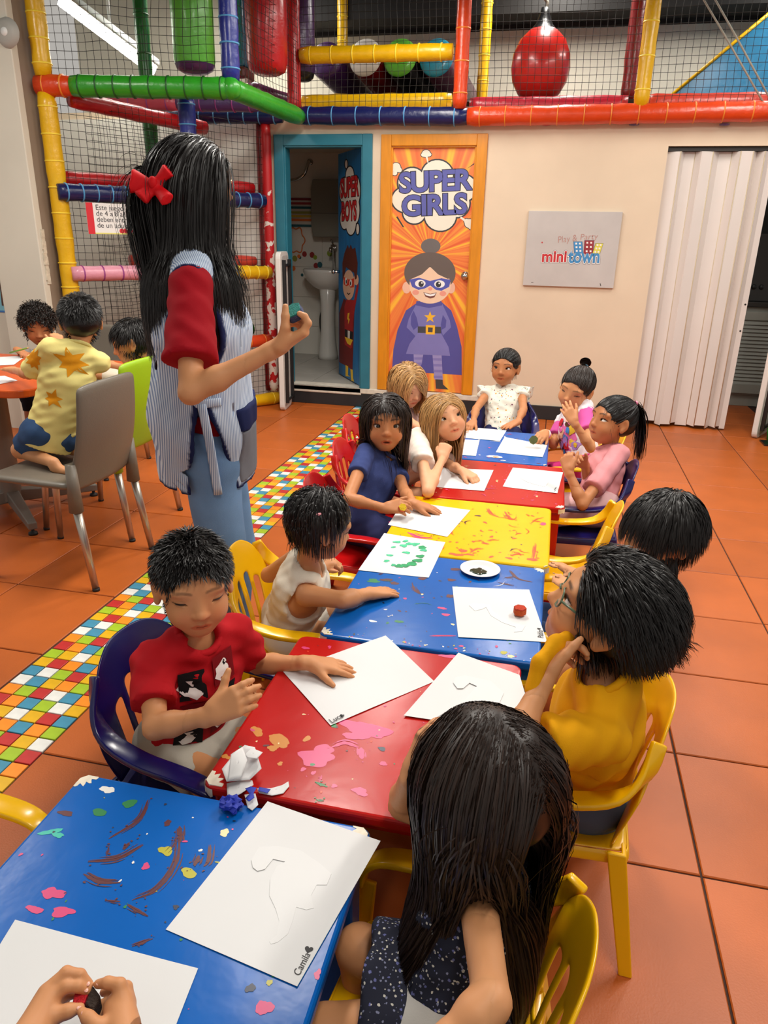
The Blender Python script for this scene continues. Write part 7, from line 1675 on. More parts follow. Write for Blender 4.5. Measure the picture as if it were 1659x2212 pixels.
M_nail = mat('fingernail', rgb(226, 168, 150), rough=.3, coat=.3)
for cx, cy, z, a in ((955, 425, .5255, -.9), (935, 495, .5235, -.6), (860, 690, .5215, .1), (1075, 425, .5275, .5), (905, 745, .5255, -.8)):
    b = MB().ball((0, 0, 0), (.0034, .0026, .0009), n=6); b.xform(Matrix.Translation(Vector(hz(cx, cy, z)-Lk['base'])) @ Matrix.Rotation(a, 4, 'Z')); b.build('fingernail', M_nail, Lk['root'])
shirt(Lk, cloth('royal_blue', rgb(44, 70, 160)), sleeve=.6, hem=.02, h=.009); shorts(Lk, cloth('denim_i', rgb(70, 90, 130)), length=.8, h=.010)

# --- three boys at the orange table
H = aty(82, 702, 3.62); hip = A3(-2.70, 3.66, .505)
Mm = person('curly-haired boy in a grey shirt at the orange table', dict(base=(-2.70, 3.66, 0), H=H, look=TOCAM(H)+A3(.0, 0, -.45), hip=hip, f=(0, -1, 0), skin=SK2, hs=1.02, eu=2, el=-14, res=(.0036, .0038, .012), group='boys at the orange table', N=H+A3(0, .035, -.118),
    armR=dict(w=aty(38, 756, 3.36), fd=(.8, -.3, -.2), pn=(0, -.2, -1), curl=(.6, .6, .3), pole=(-.7, 0, -.5)), armL=dict(w=aty(120, 742, 3.36), fd=aty(62, 762, 3.32)-aty(112, 742, 3.36), pn=(0, 0, -1), curl=(.4, .3, .2), pole=(.7, 0, -.5)), legs=dict(kL=(-2.62, 3.46, .49), kR=(-2.80, 3.46, .49), aL=(-2.62, 3.42, .22), aR=(-2.80, 3.42, .22)),
    hair=dict(style='short', color=rgb(30, 22, 18), n=2600, len=.055, lift=.5, mess=.6, stiff=.9, r=.0022, thick=.014, line=-.024, fw=.073, fh=.084, seg=9, seed=20, curl=.55, nape=-.05)))
shirt(Mm, cloth('grey_tee', rgb(150, 148, 146)), sleeve=.65, hem=.02, seed=15, h=.008); shorts(Mm, cloth('dark_jean', rgb(24, 28, 40)), length=1.3, h=.009)
H = aty(174, 692, 2.66); hip = A3(-1.985, 2.545, .560)
Nn = person('boy in a pale yellow sun-print T-shirt kneeling on the grey chair', dict(base=(-1.98, 2.54, 0), H=H, look=(-.55, .80, -.12), hip=hip, f=(-.80, .60, 0), skin=SK4, hs=1.0, eu=10, el=-15, res=(.004, .005, .011), group='boys at the orange table', N=aty(170, 748, 2.62), sho=.098,
    armL=dict(w=aty(30, 800, 2.72), e=aty(62, 808, 2.58), fd=(-.9, .4, 0), coarse=1, **FLAT), armR=dict(w=aty(128, 752, 2.92), fd=(-.3, .3, .9), curl=(.9, .9, .5), pn=(-.5, .5, 0), pole=(.3, .5, -.6)), legs=dict(kL=(-2.13, 2.53, .487), kR=(-2.10, 2.66, .487), aL=(-1.905, 2.44, .478), aR=(-1.88, 2.60, .478)), ftL=(1, -.2, 0), ftR=(1, 0, 0),
    hair=dict(style='short', color=BLK, n=3800, len=.020, lift=.0, mess=.10, stiff=.95, r=.0013, thick=.008, line=-.042, nape=-.062, seg=4, seed=21)))
sN = shirt(Nn, cloth('pale_yellow', rgb(238, 222, 140)), sleeve=.86, hem=.055, loose=.014, seed=16, h=.0066)
SUN = cloth('sun_orange', rgb(226, 150, 26)); oc = Nn['ch']-Nn['base']
decal(sN, oc, FW, RT, UP, [(.050, .055, burst_(.062, .030, 7, 1), SUN), (-.075, .085, burst_(.040, .018, 6, 2), SUN), (-.030, -.085, burst_(.040, .018, 6, 3), SUN), (.085, -.06, burst_(.04, .018, 6, 4), SUN)], 'sun_print', rings=6, sub=2)
decal(sN, (Nn['SH']['L']+Nn['EL'])/2-Nn['base'], FW, RT, UP, [(0, 0, burst_(.040, .026, 9, 5), SUN)], 'sun_print', rings=4, sub=2)
shorts(Nn, cloth('blue_denim', rgb(52, 78, 116)), length=.75, h=.008)
H = aty(283, 738, 3.10); hip = A3(-2.03, 3.13, .505)
Oo = person('dark-haired boy in a white shirt between the lime chair and the teacher', dict(base=(-2.03, 3.13, 0), H=H, look=(-.86, -.42, -.30), hip=hip, f=(-1, .1, 0), skin=SK4, eu=4, el=-14, res=(.004, .006, .012), group='boys at the orange table', N=H+A3(.03, 0, -.118),
    armR=dict(w=(-2.20, 3.22, .755), fd=(-1, 0, 0), coarse=1, **FLAT), armL=dict(w=(-2.20, 3.04, .755), fd=(-1, 0, 0), coarse=1, **FLAT), legs=dict(kL=(-2.22, 3.06, .49), kR=(-2.22, 3.20, .49), aL=(-2.2, 3.06, .22), aR=(-2.2, 3.2, .22)),
    hair=dict(style='short', color=BLK, n=3000, len=.034, lift=-.02, mess=.08, stiff=.84, r=.0013, thick=.008, line=-.032, seg=6, seed=22)))
shirt(Oo, cloth('white_tee', rgb(226, 216, 196)), sleeve=.65, hem=.02, seed=17, h=.008); shorts(Oo, cloth('dark_jean', rgb(24, 28, 40)), length=1.2, h=.010)
# --- the teacher
H = atd(424, 388, 1.87); hip = A3(-.945, 1.905, .770); N_t = atd(418, 545, 1.875)
wR = atd(596, 752, 1.72)
Tt = person('teacher in a striped tabard and red polo with a red hair bow', dict(base=(-.93, 1.90, 0), H=H, look=(.815, .515, -.14), hip=hip, f=(.93, .36, 0), skin=SK4, s=1.42, hs=.705, hb=(0, .092), N=N_t, sho=.100, eu=22, el=-18, res=(.0034, .0024, .010), group='adults', bulge=.01, fat=.92,
    armR=dict(e=atd(412, 848, 1.72), w=wR, fd=atd(650, 722, 1.715)-wR, pn=UP*.9-RT*.35-FW*.25, curls=[(.55, 1.0, .6), (.95, 1.1, .6), (1.15, 1.1, .6), (1.25, 1.1, .6)], spread=.05, thumb=dict(mt=.022, mf=.034, mn=.022, f=.55, t=-.05, n=.95, **{'in': .1}), hs=.94),
    armL=dict(w=hip+A3(-.06, .22, .10), pole=(-.6, .3, -.6), coarse=1), legs=dict(kL=(-.93, 1.98, .42), kR=(-.905, 1.85, .42), aL=(-.95, 2.00, .075), aR=(-.92, 1.87, .075)),
    hair=[dict(style='long', color=BLK, n=9000, len=.50, part=.0, r=.0011, line=-.030, fw=.070, fh=.084, seed=31, pback=-1.25, pside=.25, seg=15, curl=.03, hug=.06, hugr=.095, fy=.075, gw=.060, thick=.010)]))
shirt(Tt, cloth('teacher_red', rgb(156, 10, 26)), sleeve=.72, hem=.075, loose=.009, neck=.030, seed=31, h=.008, sleeve_flare=.014, name='polo_shirt', fat=.92, band=False)
shorts(Tt, cloth('light_denim', rgb(112, 146, 186), var=.16, bump=.1), length=1.96, loose=.006, h=.009, name='jeans', fat=.95, wr=(.003, 30)); shoes(Tt, cloth('white_shoe', rgb(210, 206, 200)))
# tabard: stripes from the shader, navy binding where the cloth was cut
M_tab = mat('striped_tabard', rgb(200, 214, 232), rough=.85, spec=.2); _N, _L, _B = nodes_of(M_tab); _tc = _N.new('ShaderNodeTexCoord'); _wv = _N.new('ShaderNodeTexWave'); _wv.bands_direction = 'X'; _wv.inputs['Scale'].default_value = 66; _wv.inputs['Distortion'].default_value = .6; _wv.inputs['Detail'].default_value = 0; _wv.inputs['Detail Scale'].default_value = .4
_mp = _N.new('ShaderNodeMapping'); _mp.inputs['Rotation'].default_value = (0, 0, -.65); _L.new(_tc.outputs['Object'], _mp.inputs[0]); _L.new(_mp.outputs[0], _wv.inputs[0])
_cr = _N.new('ShaderNodeValToRGB'); _cr.color_ramp.elements[0].position = .32; _cr.color_ramp.elements[0].color = rgb(132, 152, 188); _cr.color_ramp.elements[1].position = .55; _cr.color_ramp.elements[1].color = rgb(214, 224, 236); _L.new(_wv.outputs[0], _cr.inputs[0])
_at = _N.new('ShaderNodeAttribute'); _at.attribute_name = 'Col'; _mx = _N.new('ShaderNodeMix'); _mx.data_type = 'RGBA'; _L.new(_at.outputs['Fac'], _mx.inputs['Factor']); _L.new(_cr.outputs[0], _mx.inputs['A']); _mx.inputs['B'].default_value = rgb(28, 36, 78); _L.new(_mx.outputs['Result'], _B.inputs['Base Color'])
hp, ch, N_, ax, rt, fr = (Tt[k] for k in ('hip', 'ch', 'N', 'ax', 'rt', 'fr'))
holes = []
def tab(F, grow=0.0, shell=True):
    lo = hp-ax*.085; bk = -fr*.020
    for g_, sub_ in ((grow, False), (grow-.010, True)) if shell else ((grow, False),):
        kk = .035 if not sub_ else .004
        F.cap(lo-ax*.05+bk, hp+ax*.10+bk, .140+g_, .142+g_, kk, rt, 1.15, sub=sub_); F.cap(hp+ax*.10+bk, ch+ax*.02+bk*.6, .142+g_, .124+g_, kk, rt, 1.22, sub=sub_); F.cap(ch+ax*.02+bk*.6, N_-ax*.045, .124+g_, .080+g_, kk, rt, 1.50, sub=sub_); F.cap(Tt['SH']['L']+ax*.012, Tt['SH']['R']+ax*.012, .047+g_, .047+g_, kk, sub=sub_)
    holes.clear()
    RR = np.stack([rt, fr, ax], 1)
    for sd, q in (('R', 1), ('L', -1)):
        S_ = Tt['SH'][sd]; c = S_+rt*q*.055-ax*.085; F.ell(c, (.085, .078, .150), RR, .006, True); holes.append(('ell', (c, A3(.085, .078, .150), RR)))
        a = hp+ax*.185+rt*q*.175; b_ = hp-ax*.10+rt*q*.155+fr*.01; F.cap(a, b_, .014, .070, .006, sub=True); holes.append(('cap', (a, b_, .014, .070, None, 1.0, False, False)))
    nn = N_+fr*.02; F.cap(nn-ax*.05, nn+ax*.14, .058, .070, .006, sub=True); holes.append(('cap', (nn-ax*.05, nn+ax*.14, .058, .070, None, 1.0, False, False)))
    F.cut(lo, -ax)
def tabcol(V):
    m = np.zeros(len(V))
    for k, q in holes: d = np.abs(Field.dist(k, q, V[:, 0], V[:, 1], V[:, 2])); m = np.maximum(m, smooth01((.0135-d)/.004))
    dd = np.abs((V-(hp-ax*.085)) @ ax); m = np.maximum(m, smooth01((.013-dd)/.004)); return np.stack([m, m, m], 1)
garment(Tt, 'tabard', M_tab, lambda F: tab(F), .0066, colors=tabcol, wr=(.0045, 60), seed=4, axis=ax)
# side tie of the tabard
b = MB(); S0 = hp+ax*.19+rt*.155; b.tube(bez([S0-fr*.05-Tt['base'], S0+rt*.012-Tt['base'], S0+fr*.05-Tt['base']], 5), .012, n=8, flat=.3, up=rt); b.tube(bez([S0+rt*.014-Tt['base'], S0+rt*.018+fr*.012-ax*.12-Tt['base'], S0+rt*.008+fr*.02-ax*.27-Tt['base']], 6), .012, n=8, flat=.3, up=rt); b.build('side_tie', M_tab, Tt['root'])
# pocket on the front panel
M_navy = cloth('navy_binding', rgb(28, 36, 78)); M_pock = cloth('grey_pocket', rgb(120, 122, 130), var=.1)
def pocket(F, z0, z1, u0, u1, g):
    tab(F, g, False); c = hp
    F.ops = [o for o in F.ops if not (o[0] == 'cut')]
    F.cut(c+ax*z1, ax); F.cut(c+ax*z0, -ax); F.cut(c+rt*u1, rt); F.cut(c+rt*u0, -rt); F.cut(c+fr*.02, -fr)
garment(Tt, 'pocket', M_pock, lambda F: pocket(F, -.070, .085, -.13, .115, .005), .006, wr=(.0045, 60), seed=4, axis=ax)
garment(Tt, 'pocket_band', M_navy, lambda F: pocket(F, .085, .150, -.13, .118, .007), .006, wr=(.0045, 60), seed=4, axis=ax)
pk = [o for o in Tt['root'].children if o.name.startswith('pocket')]
TL = -TOCAM(hp)
for nm, px, py, poly, m in (('pocket_button', 503, 890, blob_(.013, 1, 14, .02), mat('pink_button', rgb(226, 20, 90), rough=.35)), ('embroidery', 533, 945, blob_(.016, 2, 12, .15, .8), cloth('yellow_thread', rgb(214, 196, 60))), ('embroidery', 548, 945, burst_(.014, .006, 5, 3), cloth('pink_thread', rgb(226, 160, 150))), ('embroidery', 523, 985, burst_(.016, .008, 6, 4), cloth('pink_thread', rgb(226, 160, 150))), ('embroidery', 549, 970, blob_(.010, 5, 10, .2), cloth('blue_thread', rgb(60, 90, 170)))):
    for ob in pk:
        if (nm == 'pocket_button') == ob.name.startswith('pocket_band'):
            decal(ob, atd(px, py, 1.80)-Tt['base'], FW, RT, UP, [(0, 0, poly, m)], nm, off=.002, rings=3, parent=Tt['root'])
# bow
Mb = cloth('red_ribbon', rgb(216, 16, 26), rough=.6); K0 = atd(334, 401, 1.775)
def P_(px, py, d): return atd(px, py, d)
def bow(F):
    for px, py, d, rb in ((284, 392, 1.775, .030), (364, 366, 1.755, .020), (362, 432, 1.745, .018), (304, 428, 1.765, .022)):
        e = P_(px, py, d); F.cap(K0, e, .010, rb, .012, wax=FW, ws=.55, flat=True)
    F.ell(K0-FW*.008, (.014, .012, .016), None, .008)
garment(Tt, 'hair_bow', Mb, bow, .0035, wr=(.0025, 70))
garment(Tt, 'bow_knot', Mb, lambda F: F.ell(K0-FW*.014, (.012, .010, .016), None, .004), .003, wr=None)
# spectacles and ear ring
b = MB(); Rj, Cj, hj = Tt['R'], Tt['H'], Tt['hs']; Lj = lambda x, y, z: Cj+hj*(Rj @ A3(x, y, z))-Tt['base']
for q in (-1, 1):
    b.tube([Lj(q*(.031+.024*math.cos(a)), .084-.004*abs(math.cos(a)), -.008+.021*math.sin(a)) for a in np.linspace(0, 2*math.pi, 23)], .0014*hj, n=6, cap=False); b.tube([Lj(q*.054, .080, .004), Lj(q*.074, .045, .006), Lj(q*.080, -.005, .004)], .0014*hj, n=6)
b.tube([Lj(-.008, .087, -.002), Lj(.008, .087, -.002)], .0014*hj, n=6); b.build('glasses', mat('gold_metal', rgb(180, 140, 90), rough=.3, metal=.9), Tt['root'])
for q in (-1, 1):
    b = MB(); b.add([Lj(q*(.031+.023*math.cos(a)), .0835-.004*abs(math.cos(a)), -.008+.020*math.sin(a)) for a in np.linspace(0, 2*math.pi, 20, endpoint=False)], [list(range(20))]); b.build('lens', mat('grey_lens', rgb(90, 84, 84), rough=.05, alpha=.35), Tt['root'])
b = MB().tube([Lj(.080+.001, -.004+.028*math.sin(a), -.062+.034*math.cos(a)) for a in np.linspace(0, 2*math.pi, 25)], .0014*hj, n=6, cap=False); b.build('hoop_earring', mat('gold_metal', rgb(180, 140, 90)), Tt['root'])
# ================================================================ papers, paint and small things
M_paper = mat('white_paper', rgb(216, 216, 216), rough=.8, spec=.2, var=.015, vscale=5); M_pen = mat('black_marker', rgb(30, 28, 30), rough=.6)
M_cut = mat('white_card_cutout', rgb(219, 219, 219), rough=.78, spec=.2)
def sheet(label, corners, z=TZ, curl=.0006, seed=0, group='drawing papers', lift=.0009, name='paper_sheet'):
    """sheet of paper from four table-top corners (photo pixels, in order)"""
    P = [atz(x, y, z+.001) for x, y in corners]; c = sum(P)/4; o = empty(name, (c[0], c[1], z), label=label, cat='paper', group=group); n = 14; V = []; rg = np.random.default_rng(seed); ph = rg.uniform(0, 6, 4)
    for j in range(n+1):
        for i in range(n+1):
            u, v = i/n, j/n; p = P[0]*(1-u)*(1-v)+P[1]*u*(1-v)+P[2]*u*v+P[3]*(1-u)*v; zz = lift+curl*(1+math.sin(4*u+ph[0]+2*v)*math.sin(3*v+ph[1]))+curl*.8*(max(0, abs(u-.5)*2-.8)*max(0, abs(v-.5)*2-.8)*25)*(.5+.5*math.sin(ph[2]+5*u+3*v)); V.append((p[0]-c[0], p[1]-c[1], zz))
    b = MB(); b.add(V, [(j*(n+1)+i, j*(n+1)+i+1, (j+1)*(n+1)+i+1, (j+1)*(n+1)+i) for j in range(n) for i in range(n)], sm=False)
    if (np.cross(P[1]-P[0], P[3]-P[0]))[2] < 0: b.f = [f[::-1] for f in b.f]
    b.build('sheet', M_paper, o, solid=.0004); o['_z'] = z; return o, P, c
def on_paper(o, c, pix, z, m, name, thick=.0005, lift=.0026, bend=0.0):
    P = [atz(x, y, z+.002) for x, y in pix]; q = [(p[0]-c[0], p[1]-c[1]) for p in P]
    ar = sum(q[i][0]*q[(i+1) % len(q)][1]-q[(i+1) % len(q)][0]*q[i][1] for i in range(len(q)))
    if ar < 0: q = q[::-1]
    return MB().prism(q, lift, lift+thick).build(name, m, o)
def write(o, c, body, p0, p1, hpx, z, m=M_pen, lift=.0026, name='written_name', off=0.004):
    """writing along p0 -> p1 (photo pixels on the table plane)"""
    a, b_ = atz(*p0, z), atz(*p1, z); u = b_-a; W_ = np.linalg.norm(u); u /= W_; me = text_mesh(body, 1.0, offset=off, shear=.12); me.materials.append(m); co = np.zeros(len(me.vertices)*3, np.float32); me.vertices.foreach_get('co', co); co = co.reshape(-1, 3)
    v = A3(-u[1], u[0], 0); w0 = co[:, 0].max()-co[:, 0].min(); X = (co[:, 0]-co[:, 0].min())/w0*W_; Yv = (co[:, 1]-(co[:, 1].min()+co[:, 1].max())/2)/w0*W_*hpx
    Q = a+u*X[:, None]+v*Yv[:, None]; Q = Q-np.array((c[0], c[1], 0)); Q[:, 2] = lift; me.vertices.foreach_set('co', Q.astype(np.float32).ravel()); me.update(); link(name, me, None, o)
def heart(o, c, px, py, r, z, lift=.0026):
    p = atz(px, py, z); pts = [(p[0]-c[0]+r*.062*16*math.sin(t)**3, p[1]-c[1]+r*.062*(13*math.cos(t)-5*math.cos(2*t)-2*math.cos(3*t)-math.cos(4*t))) for t in np.linspace(0, 2*math.pi, 20, endpoint=False)]
    MB().add([(q[0], q[1], lift) for q in pts], [list(range(20))[::-1]]).build('drawn_heart', M_pen, o)
# near blue table: named sheet with the elephant cut-out, and the sheet under the hands
o, P, c = sheet('large white paper with a pale elephant cutout and the name Camila', [(578, 1732), (822, 1817), (642, 2132), (358, 2008)], seed=1)
el = [(543, 1858), (560, 1830), (600, 1828), (650, 1838), (690, 1865), (716, 1888), (706, 1912), (684, 1912), (672, 1935), (678, 1962), (662, 1966), (640, 1960), (632, 1990), (622, 2018), (600, 2036), (585, 2040), (582, 2034), (598, 2020), (603, 1990), (596, 1965), (582, 1935), (584, 1900), (598, 1872), (616, 1862), (590, 1856), (572, 1878), (556, 1882), (546, 1874)]
on_paper(o, c, el, TZ, M_cut, 'elephant_cutout', .0006, .0021)
write(o, c, 'Camila', (640, 2108), (664, 2062), 1.2, TZ); heart(o, c, 667, 2054, .006, TZ)
sheet('white paper under the small hands holding the sponge', [(33, 1988), (428, 2092), (372, 2235), (-120, 2235)], seed=2)
# red table
o, P, c = sheet('white paper named Luca under the hand of the boy in red', [(833, 1374), (938, 1472), (714, 1568), (612, 1452)], seed=3, curl=.0010)
write(o, c, 'Luca', (713, 1562), (738, 1549), 1.2, TZ, lift=.0042); heart(o, c, 739, 1549, .0045, TZ, .0042)
o, P, c = sheet('white paper on the red table beside the boy in yellow', [(990, 1412), (1122, 1460), (1160, 1590), (872, 1548)], seed=4, lift=.0030)
on_paper(o, c, [(979, 1478), (984, 1466), (1004, 1462), (1060, 1474), (1088, 1500), (1070, 1540), (1020, 1545), (1000, 1520), (1030, 1485), (1014, 1478), (1000, 1490), (988, 1490)], TZ, M_cut, 'elephant_cutout', .0007, .0050)
# middle blue table
o, P, c = sheet('white paper named Pablo with an orange sponge on it', [(977, 1268), (1143, 1274), (1182, 1387), (990, 1377)], seed=5)
on_paper(o, c, [(1013, 1308), (1020, 1303), (1058, 1306), (1062, 1318), (1080, 1332), (1110, 1345), (1135, 1352), (1128, 1364), (1110, 1366), (1114, 1355), (1085, 1345), (1060, 1330), (1050, 1312), (1042, 1316), (1026, 1320)], TZ, M_cut, 'elephant_cutout', .0006, .0021)
write(o, c, 'Pablo', (1168, 1379), (1166, 1363), 1.2, TZ); heart(o, c, 1164, 1360, .0045, TZ)
M_sp = lambda k, c1: mat('sponge_'+k, c1, rough=.9, bump=.7, bscale=300, var=.12, vscale=60)
def sponge(label, P, s, c1, c2, rot=(0, 0, 0), n=5, h=.022, name='sponge', names=('foam', 'painted_face')):
    o = empty(name, tuple(P), label=label, cat='sponge', group='painting sponges'); o.rotation_euler = rot
    poly = [(s*math.cos(2*math.pi*i/n+.4)*(1+.12*math.sin(3*i)), s*math.sin(2*math.pi*i/n+.4)) for i in range(n)]
    MB().prism(poly, 0, h).build(names[0], c1, o, bevel=.0025); MB().prism([(p[0]*.98, p[1]*.98) for p in poly], h-.001, h+.003).build(names[1], c2, o, bevel=.0012); return o
p = atz(1122, 1326, TZ+.006); sponge('small orange sponge with a red spot lying on the paper named Pablo', (p[0], p[1], TZ+.0062), .017, M_sp('orange', rgb(206, 84, 30)), M_sp('red', rgb(196, 60, 30)), rot=(0, 0, .5), n=6, h=.016)
# paper plate with green paint
p = atz(1037, 1232, TZ+.004); pl_ = empty('paper_plate', (p[0], p[1], TZ+.0005), label='fluted white paper plate with dark green paint', cat='plate')
b = MB(); V = []; n = 72; prof = [(.0001, .002), (.030, .0015), (.040, .003), (.046, .008), (.056, .0105), (.058, .0100)]
for (r, z) in prof:
    for k in range(n):
        a = 2*math.pi*k/n; w_ = .0012*math.sin(a*36) if r > .042 else 0; V.append((r*math.cos(a), r*math.sin(a), z+w_))
b.add(V, [(i*n+k, i*n+(k+1) % n, (i+1)*n+(k+1) % n, (i+1)*n+k) for i in range(len(prof)-1) for k in range(n)], sm=True); b.build('dish', M_paper, pl_, solid=.0008)
M_gp = mat('wet_green_paint', rgb(8, 52, 34), rough=.12, coat=.6)
rg_ = random.Random(6)
for x, y, r in ((-.012, -.006, .016), (.008, -.008, .014), (-.002, .004, .010), (.0, -.016, .012)):
    b = MB(); pb = blob(x, y, r, rg_, 18); b.prism(pb, .0022, .0045+.0005*rg_.random()); b.build('paint_puddle', M_gp, pl_, bevel=.001)
# yellow table and beyond
o, P, c = sheet('white paper printed with green sponge marks', [(830, 1152), (962, 1172), (926, 1248), (774, 1232)], seed=6)
M_g1 = mat('green_print', rgb(70, 190, 140), rough=.7, var=.25, vscale=90); M_g2 = mat('dark_green_print', rgb(20, 150, 90), rough=.6, var=.3, vscale=90)
k = 0
for px, py, r, m in ((858, 1172, .007, M_g1), (876, 1170, .006, M_g1), (850, 1183, .005, M_g1), (872, 1180, .008, M_g1), (885, 1176, .008, M_g1), (898, 1177, .008, M_g1), (912, 1184, .009, M_g2), (915, 1190, .007, M_g1), (878, 1195, .007, M_g1), (842, 1201, .006, M_g1), (835, 1213, .006, M_g1), (908, 1203, .008, M_g2), (903, 1212, .009, M_g2), (890, 1219, .010, M_g2), (876, 1223, .008, M_g2), (862, 1224, .008, M_g2), (850, 1222, .005, M_g1)):
    q = atz(px, py, TZ); pb = blob(q[0]-c[0], q[1]-c[1], r*1.35, rg_, 16, 1.15, .5); k += 1; MB().add([(x, y, .0024+.00002*k) for x, y in pb], [list(range(len(pb)))]).build('sponge_print', m, o)
sheet('white paper under the hand of the girl in the blue dress', [(872, 1083), (1016, 1102), (966, 1160), (838, 1134)], seed=7)
o, P, c = sheet('white paper under the hand of the girl resting on her fist', [(955, 1010), (1066, 1016), (1046, 1061), (918, 1050)], seed=8)
o, P, c = sheet('white paper with a small cutout by the girl in pink', [(1108, 1010), (1216, 1021), (1204, 1066), (1086, 1051)], seed=9)
on_paper(o, c, [(1122, 1030), (1138, 1028), (1165, 1033), (1185, 1042), (1178, 1052), (1160, 1048), (1140, 1042), (1125, 1034)], TZ, M_cut, 'elephant_cutout', .0008, .0021); _q = [atz(x_, y_, TZ)-A3(c[0], c[1], TZ) for x_, y_ in ((1197, 1063), (1200, 1060), (1197, 1059), (1201, 1057), (1198, 1056), (1202, 1054))]; MB().tube([A3(p_[0], p_[1], .0026) for p_ in _q], .0009, n=5).build('pen_squiggle', M_pen, o)
sheet('white paper in front of the girl in the floral blouse', [(1000, 922), (1094, 930), (1080, 953), (984, 944)], seed=10)
sheet('white paper on the far table nearest the blonde girls', [(968, 948), (1036, 951), (1028, 985), (952, 980)], seed=11)
sheet('white paper beside the bracelets of the girl in the printed shirt', [(1090, 944), (1182, 962), (1172, 988), (1071, 977)], seed=12)
p = atz(1068, 987, TZ); o = empty('paper_scrap', (p[0], p[1], TZ), label='small torn paper scrap with an orange streak on the far blue table', cat='paper'); MB().prism(blob(0, 0, .020, random.Random(3), 9, 1.5), .001, .0018).build('scrap', M_paper, o); MB().prism(blob(.006, -.006, .008, random.Random(4), 7, 1.6), .0018, .0022).build('orange_streak', PAINT['amber'], o)
# cut scraps and crumpled blue paper between the two near tables
M_blucrepe = mat('blue_crepe_paper', rgb(30, 52, 170), rough=.6, var=.2, vscale=40)
def scrap(label, pix, z, m, tilt=0.0, bend=.01, name='paper_scrap', seed=0, nr=5):
    P = [atz(x, y, z) for x, y in pix]; c = sum(P)/len(P); o = empty(name, (c[0], c[1], z), label=label, cat='paper', group='paper scraps'); n = len(P); V = []; rg = random.Random(seed); a0 = rg.uniform(0, 6)
    for r in [0.001]+[(i+1)/nr for i in range(nr)]:
        for p in P:
            d = (p-c)*r; V.append((d[0], d[1], .001+bend*(1+math.sin(a0+60*d[0]+45*d[1]))*.5+tilt*d[1]+max(0, tilt)*.03))
    ar = sum(P[i][0]*P[(i+1) % n][1]-P[(i+1) % n][0]*P[i][1] for i in range(n)); F = [(r*n+i, r*n+(i+1) % n, (r+1)*n+(i+1) % n, (r+1)*n+i) for r in range(nr) for i in range(n)]
    MB().add(V, F, sm=True).build('scrap', m, o, solid=.0006); return o
scrap('rounded white paper scrap lowest of the scrap pile', [(490, 1695), (515, 1692), (545, 1690), (548, 1700), (520, 1720), (500, 1726), (491, 1718)], TZ+.001, M_paper, bend=.005, seed=1)
scrap('broad white cut paper scrap heaped on the red table corner', [(480, 1672), (505, 1640), (530, 1632), (552, 1640), (566, 1680), (540, 1692), (490, 1695)], TZ+.006, M_paper, tilt=.15, bend=.016, seed=2)
scrap('small pointed white scrap on top of the scrap pile', [(528, 1640), (545, 1631), (568, 1637), (556, 1652), (535, 1648)], TZ+.026, M_paper, tilt=.1, bend=.010, seed=3)
scrap('folded white scrap leaning over the scrap pile', [(500, 1650), (525, 1636), (535, 1660), (522, 1692), (492, 1692)], TZ+.022, M_paper, tilt=.2, bend=.012, seed=4)
scrap('curved white paper strip reaching across the red table edge', [(555, 1708), (585, 1706), (610, 1697), (623, 1690), (625, 1700), (612, 1715), (588, 1722), (560, 1718)], TZ+.001, M_paper, bend=.004, seed=5)
scrap('white paper strip hanging over the gap between the tables', [(528, 1718), (552, 1716), (558, 1740), (545, 1752), (535, 1746)], TZ+.002, M_paper, bend=.005, seed=6)
scrap('blue paper strip on the curved white strip', [(560, 1704), (585, 1708), (578, 1717), (558, 1712)], TZ+.007, M_blucrepe, bend=.003, seed=7, name='crepe_paper_strip')
scrap('blue zigzag paper strip across the white strip', [(530, 1710), (542, 1706), (555, 1708), (548, 1720), (550, 1730), (538, 1738), (530, 1730), (540, 1722)], TZ+.009, M_blucrepe, bend=.006, seed=8, name='crepe_paper_strip')
p = atz(499, 1738, TZ+.012); o = empty('crumpled_paper', (p[0], p[1], TZ), label='crumpled ball of blue paper on the near blue table', cat='paper')
me = MB().ball((0, 0, .014), (.018, .015, .013), n=9); rgc = random.Random(9); cache = {}
for i, v in enumerate(me.v):
    kk = tuple(round(t, 4) for t in v); cache.setdefault(kk, rgc.uniform(.72, 1.28)); s_ = cache[kk]; me.v[i] = (v[0]*s_, v[1]*s_, max(.0006, .014+(v[2]-.014)*s_))
me.sm = [False]*len(me.sm); me.build('wad', M_blucrepe, o)
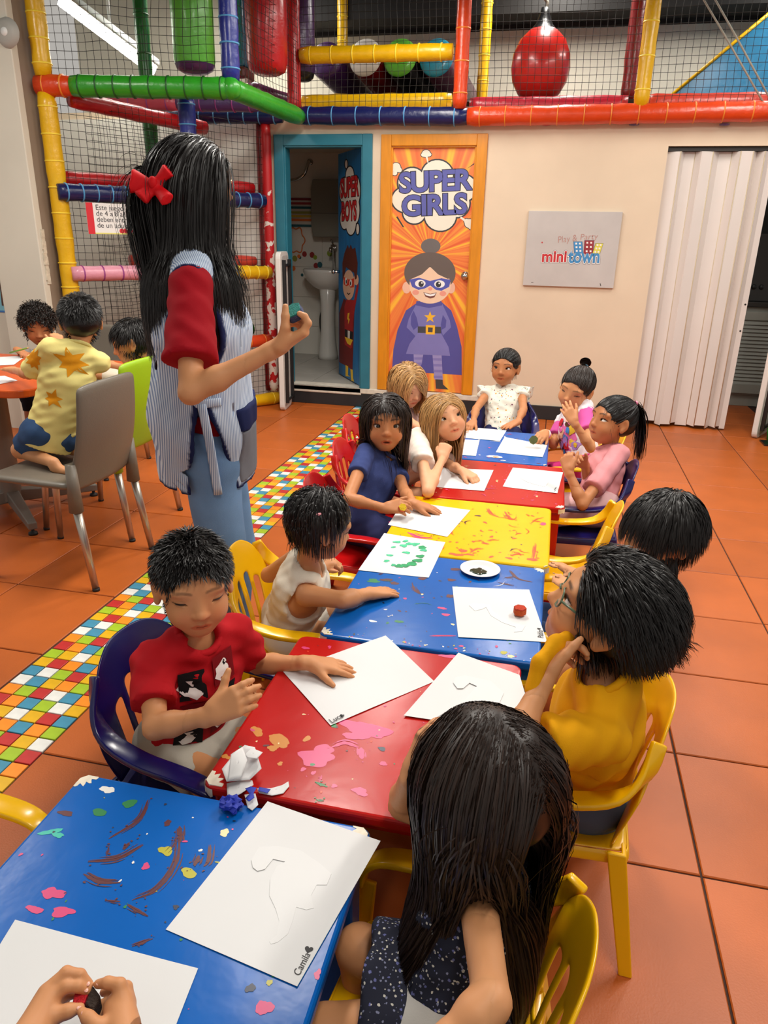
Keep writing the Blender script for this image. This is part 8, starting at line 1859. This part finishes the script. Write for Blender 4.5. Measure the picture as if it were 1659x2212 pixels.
# sponges in hands
p = atd(640, 672, 1.70); sponge('blue-green sponge held up by the teacher', tuple(p-np.array((0, 0, .012))), .025, M_sp('violet_blue', rgb(70, 76, 110)), M_sp('teal', rgb(36, 130, 120)), rot=(.5, -.6, .3), n=7, h=.018)
o = empty('sponge', tuple(hz(900, 590, .500)), label='red sponge with a dark brown face held in the hands at lower left', cat='sponge', group='painting sponges'); c0 = hz(900, 590, .500)
def slab(pts, z0, z1): P = [hz(x, y, z1)-c0 for x, y in pts]; Q = [hz(x, y, z1)-c0+A3(0, 0, z0-z1) for x, y in pts]; n = len(P); return MB().add(Q+P, [list(range(n))[::-1], list(range(n, 2*n))]+[[i, (i+1) % n, n+(i+1) % n, n+i] for i in range(n)])
slab([(780, 640), (915, 645), (985, 470), (820, 480)], .500, .518).build('foam', M_sp('bright_red', rgb(206, 26, 40)), o, bevel=.002); slab([(920, 640), (1010, 712), (1092, 555), (1005, 438)], .497, .520).build('painted_face', M_sp('dark_brown', rgb(50, 36, 28)), o, bevel=.002)
p = atd(868, 1094, 2.46); sponge('orange and yellow sponge in the hand of the girl in the blue dress', tuple(p+np.array((0, 0, -.008))), .014, M_sp('orange2', rgb(226, 100, 60)), M_sp('yellow2', rgb(226, 190, 30)), rot=(.8, .5, 0), n=6, h=.016)
p = atz(1152, 949, .490); sponge('olive green sponge in the braceleted hand', tuple(p+np.array((-.002, -.006, -.006))), .020, M_sp('olive', rgb(104, 112, 60)), M_sp('olive_dark', rgb(84, 92, 48)), rot=(.9, .2, .3), n=7, h=.018)
p = atz(1000, 918, .492); o = empty('crayon', tuple(p), label='purple crayon in the hand of the girl in the floral blouse', cat='crayon'); o.rotation_euler = (.7, -.5, .2); MB().lathe([(.001, -.012), (.0035, -.002), (.0042, 0), (.0042, .040), (.001, .041)], n=10).build('stick', mat('purple_wax', rgb(84, 50, 150), rough=.5), o); MB().lathe([(.0045, .006), (.0045, .034)], n=10).build('wrapper', mat('purple_wrap', rgb(110, 80, 170), rough=.7), o)
# papers on the orange table
for lb, cs, sd in (('white paper on the orange table before the curly-haired boy', [(-10, 772), (58, 768), (30, 788), (-60, 792)], 21), ('white paper on the orange table at the left edge', [(-60, 815), (10, 812), (38, 822), (-20, 834)], 22)):
    sheet(lb, cs, z=.7240, seed=sd, group='papers on the orange table')
p = aty(40, 757, 3.30); o = empty('green_pencil', tuple(p), label='green pencil in the hand of the curly-haired boy', cat='pencil'); o.rotation_euler = (0, 1.3, .2); MB().tube([(0, 0, -.05), (0, 0, .05)], .004, n=6).build('shaft', mat('green_lacquer', rgb(110, 140, 40), rough=.4), o); MB().lathe([(.004, .05), (.001, .062)], n=6).build('tip', mat('pencil_wood', rgb(200, 160, 110)), o)
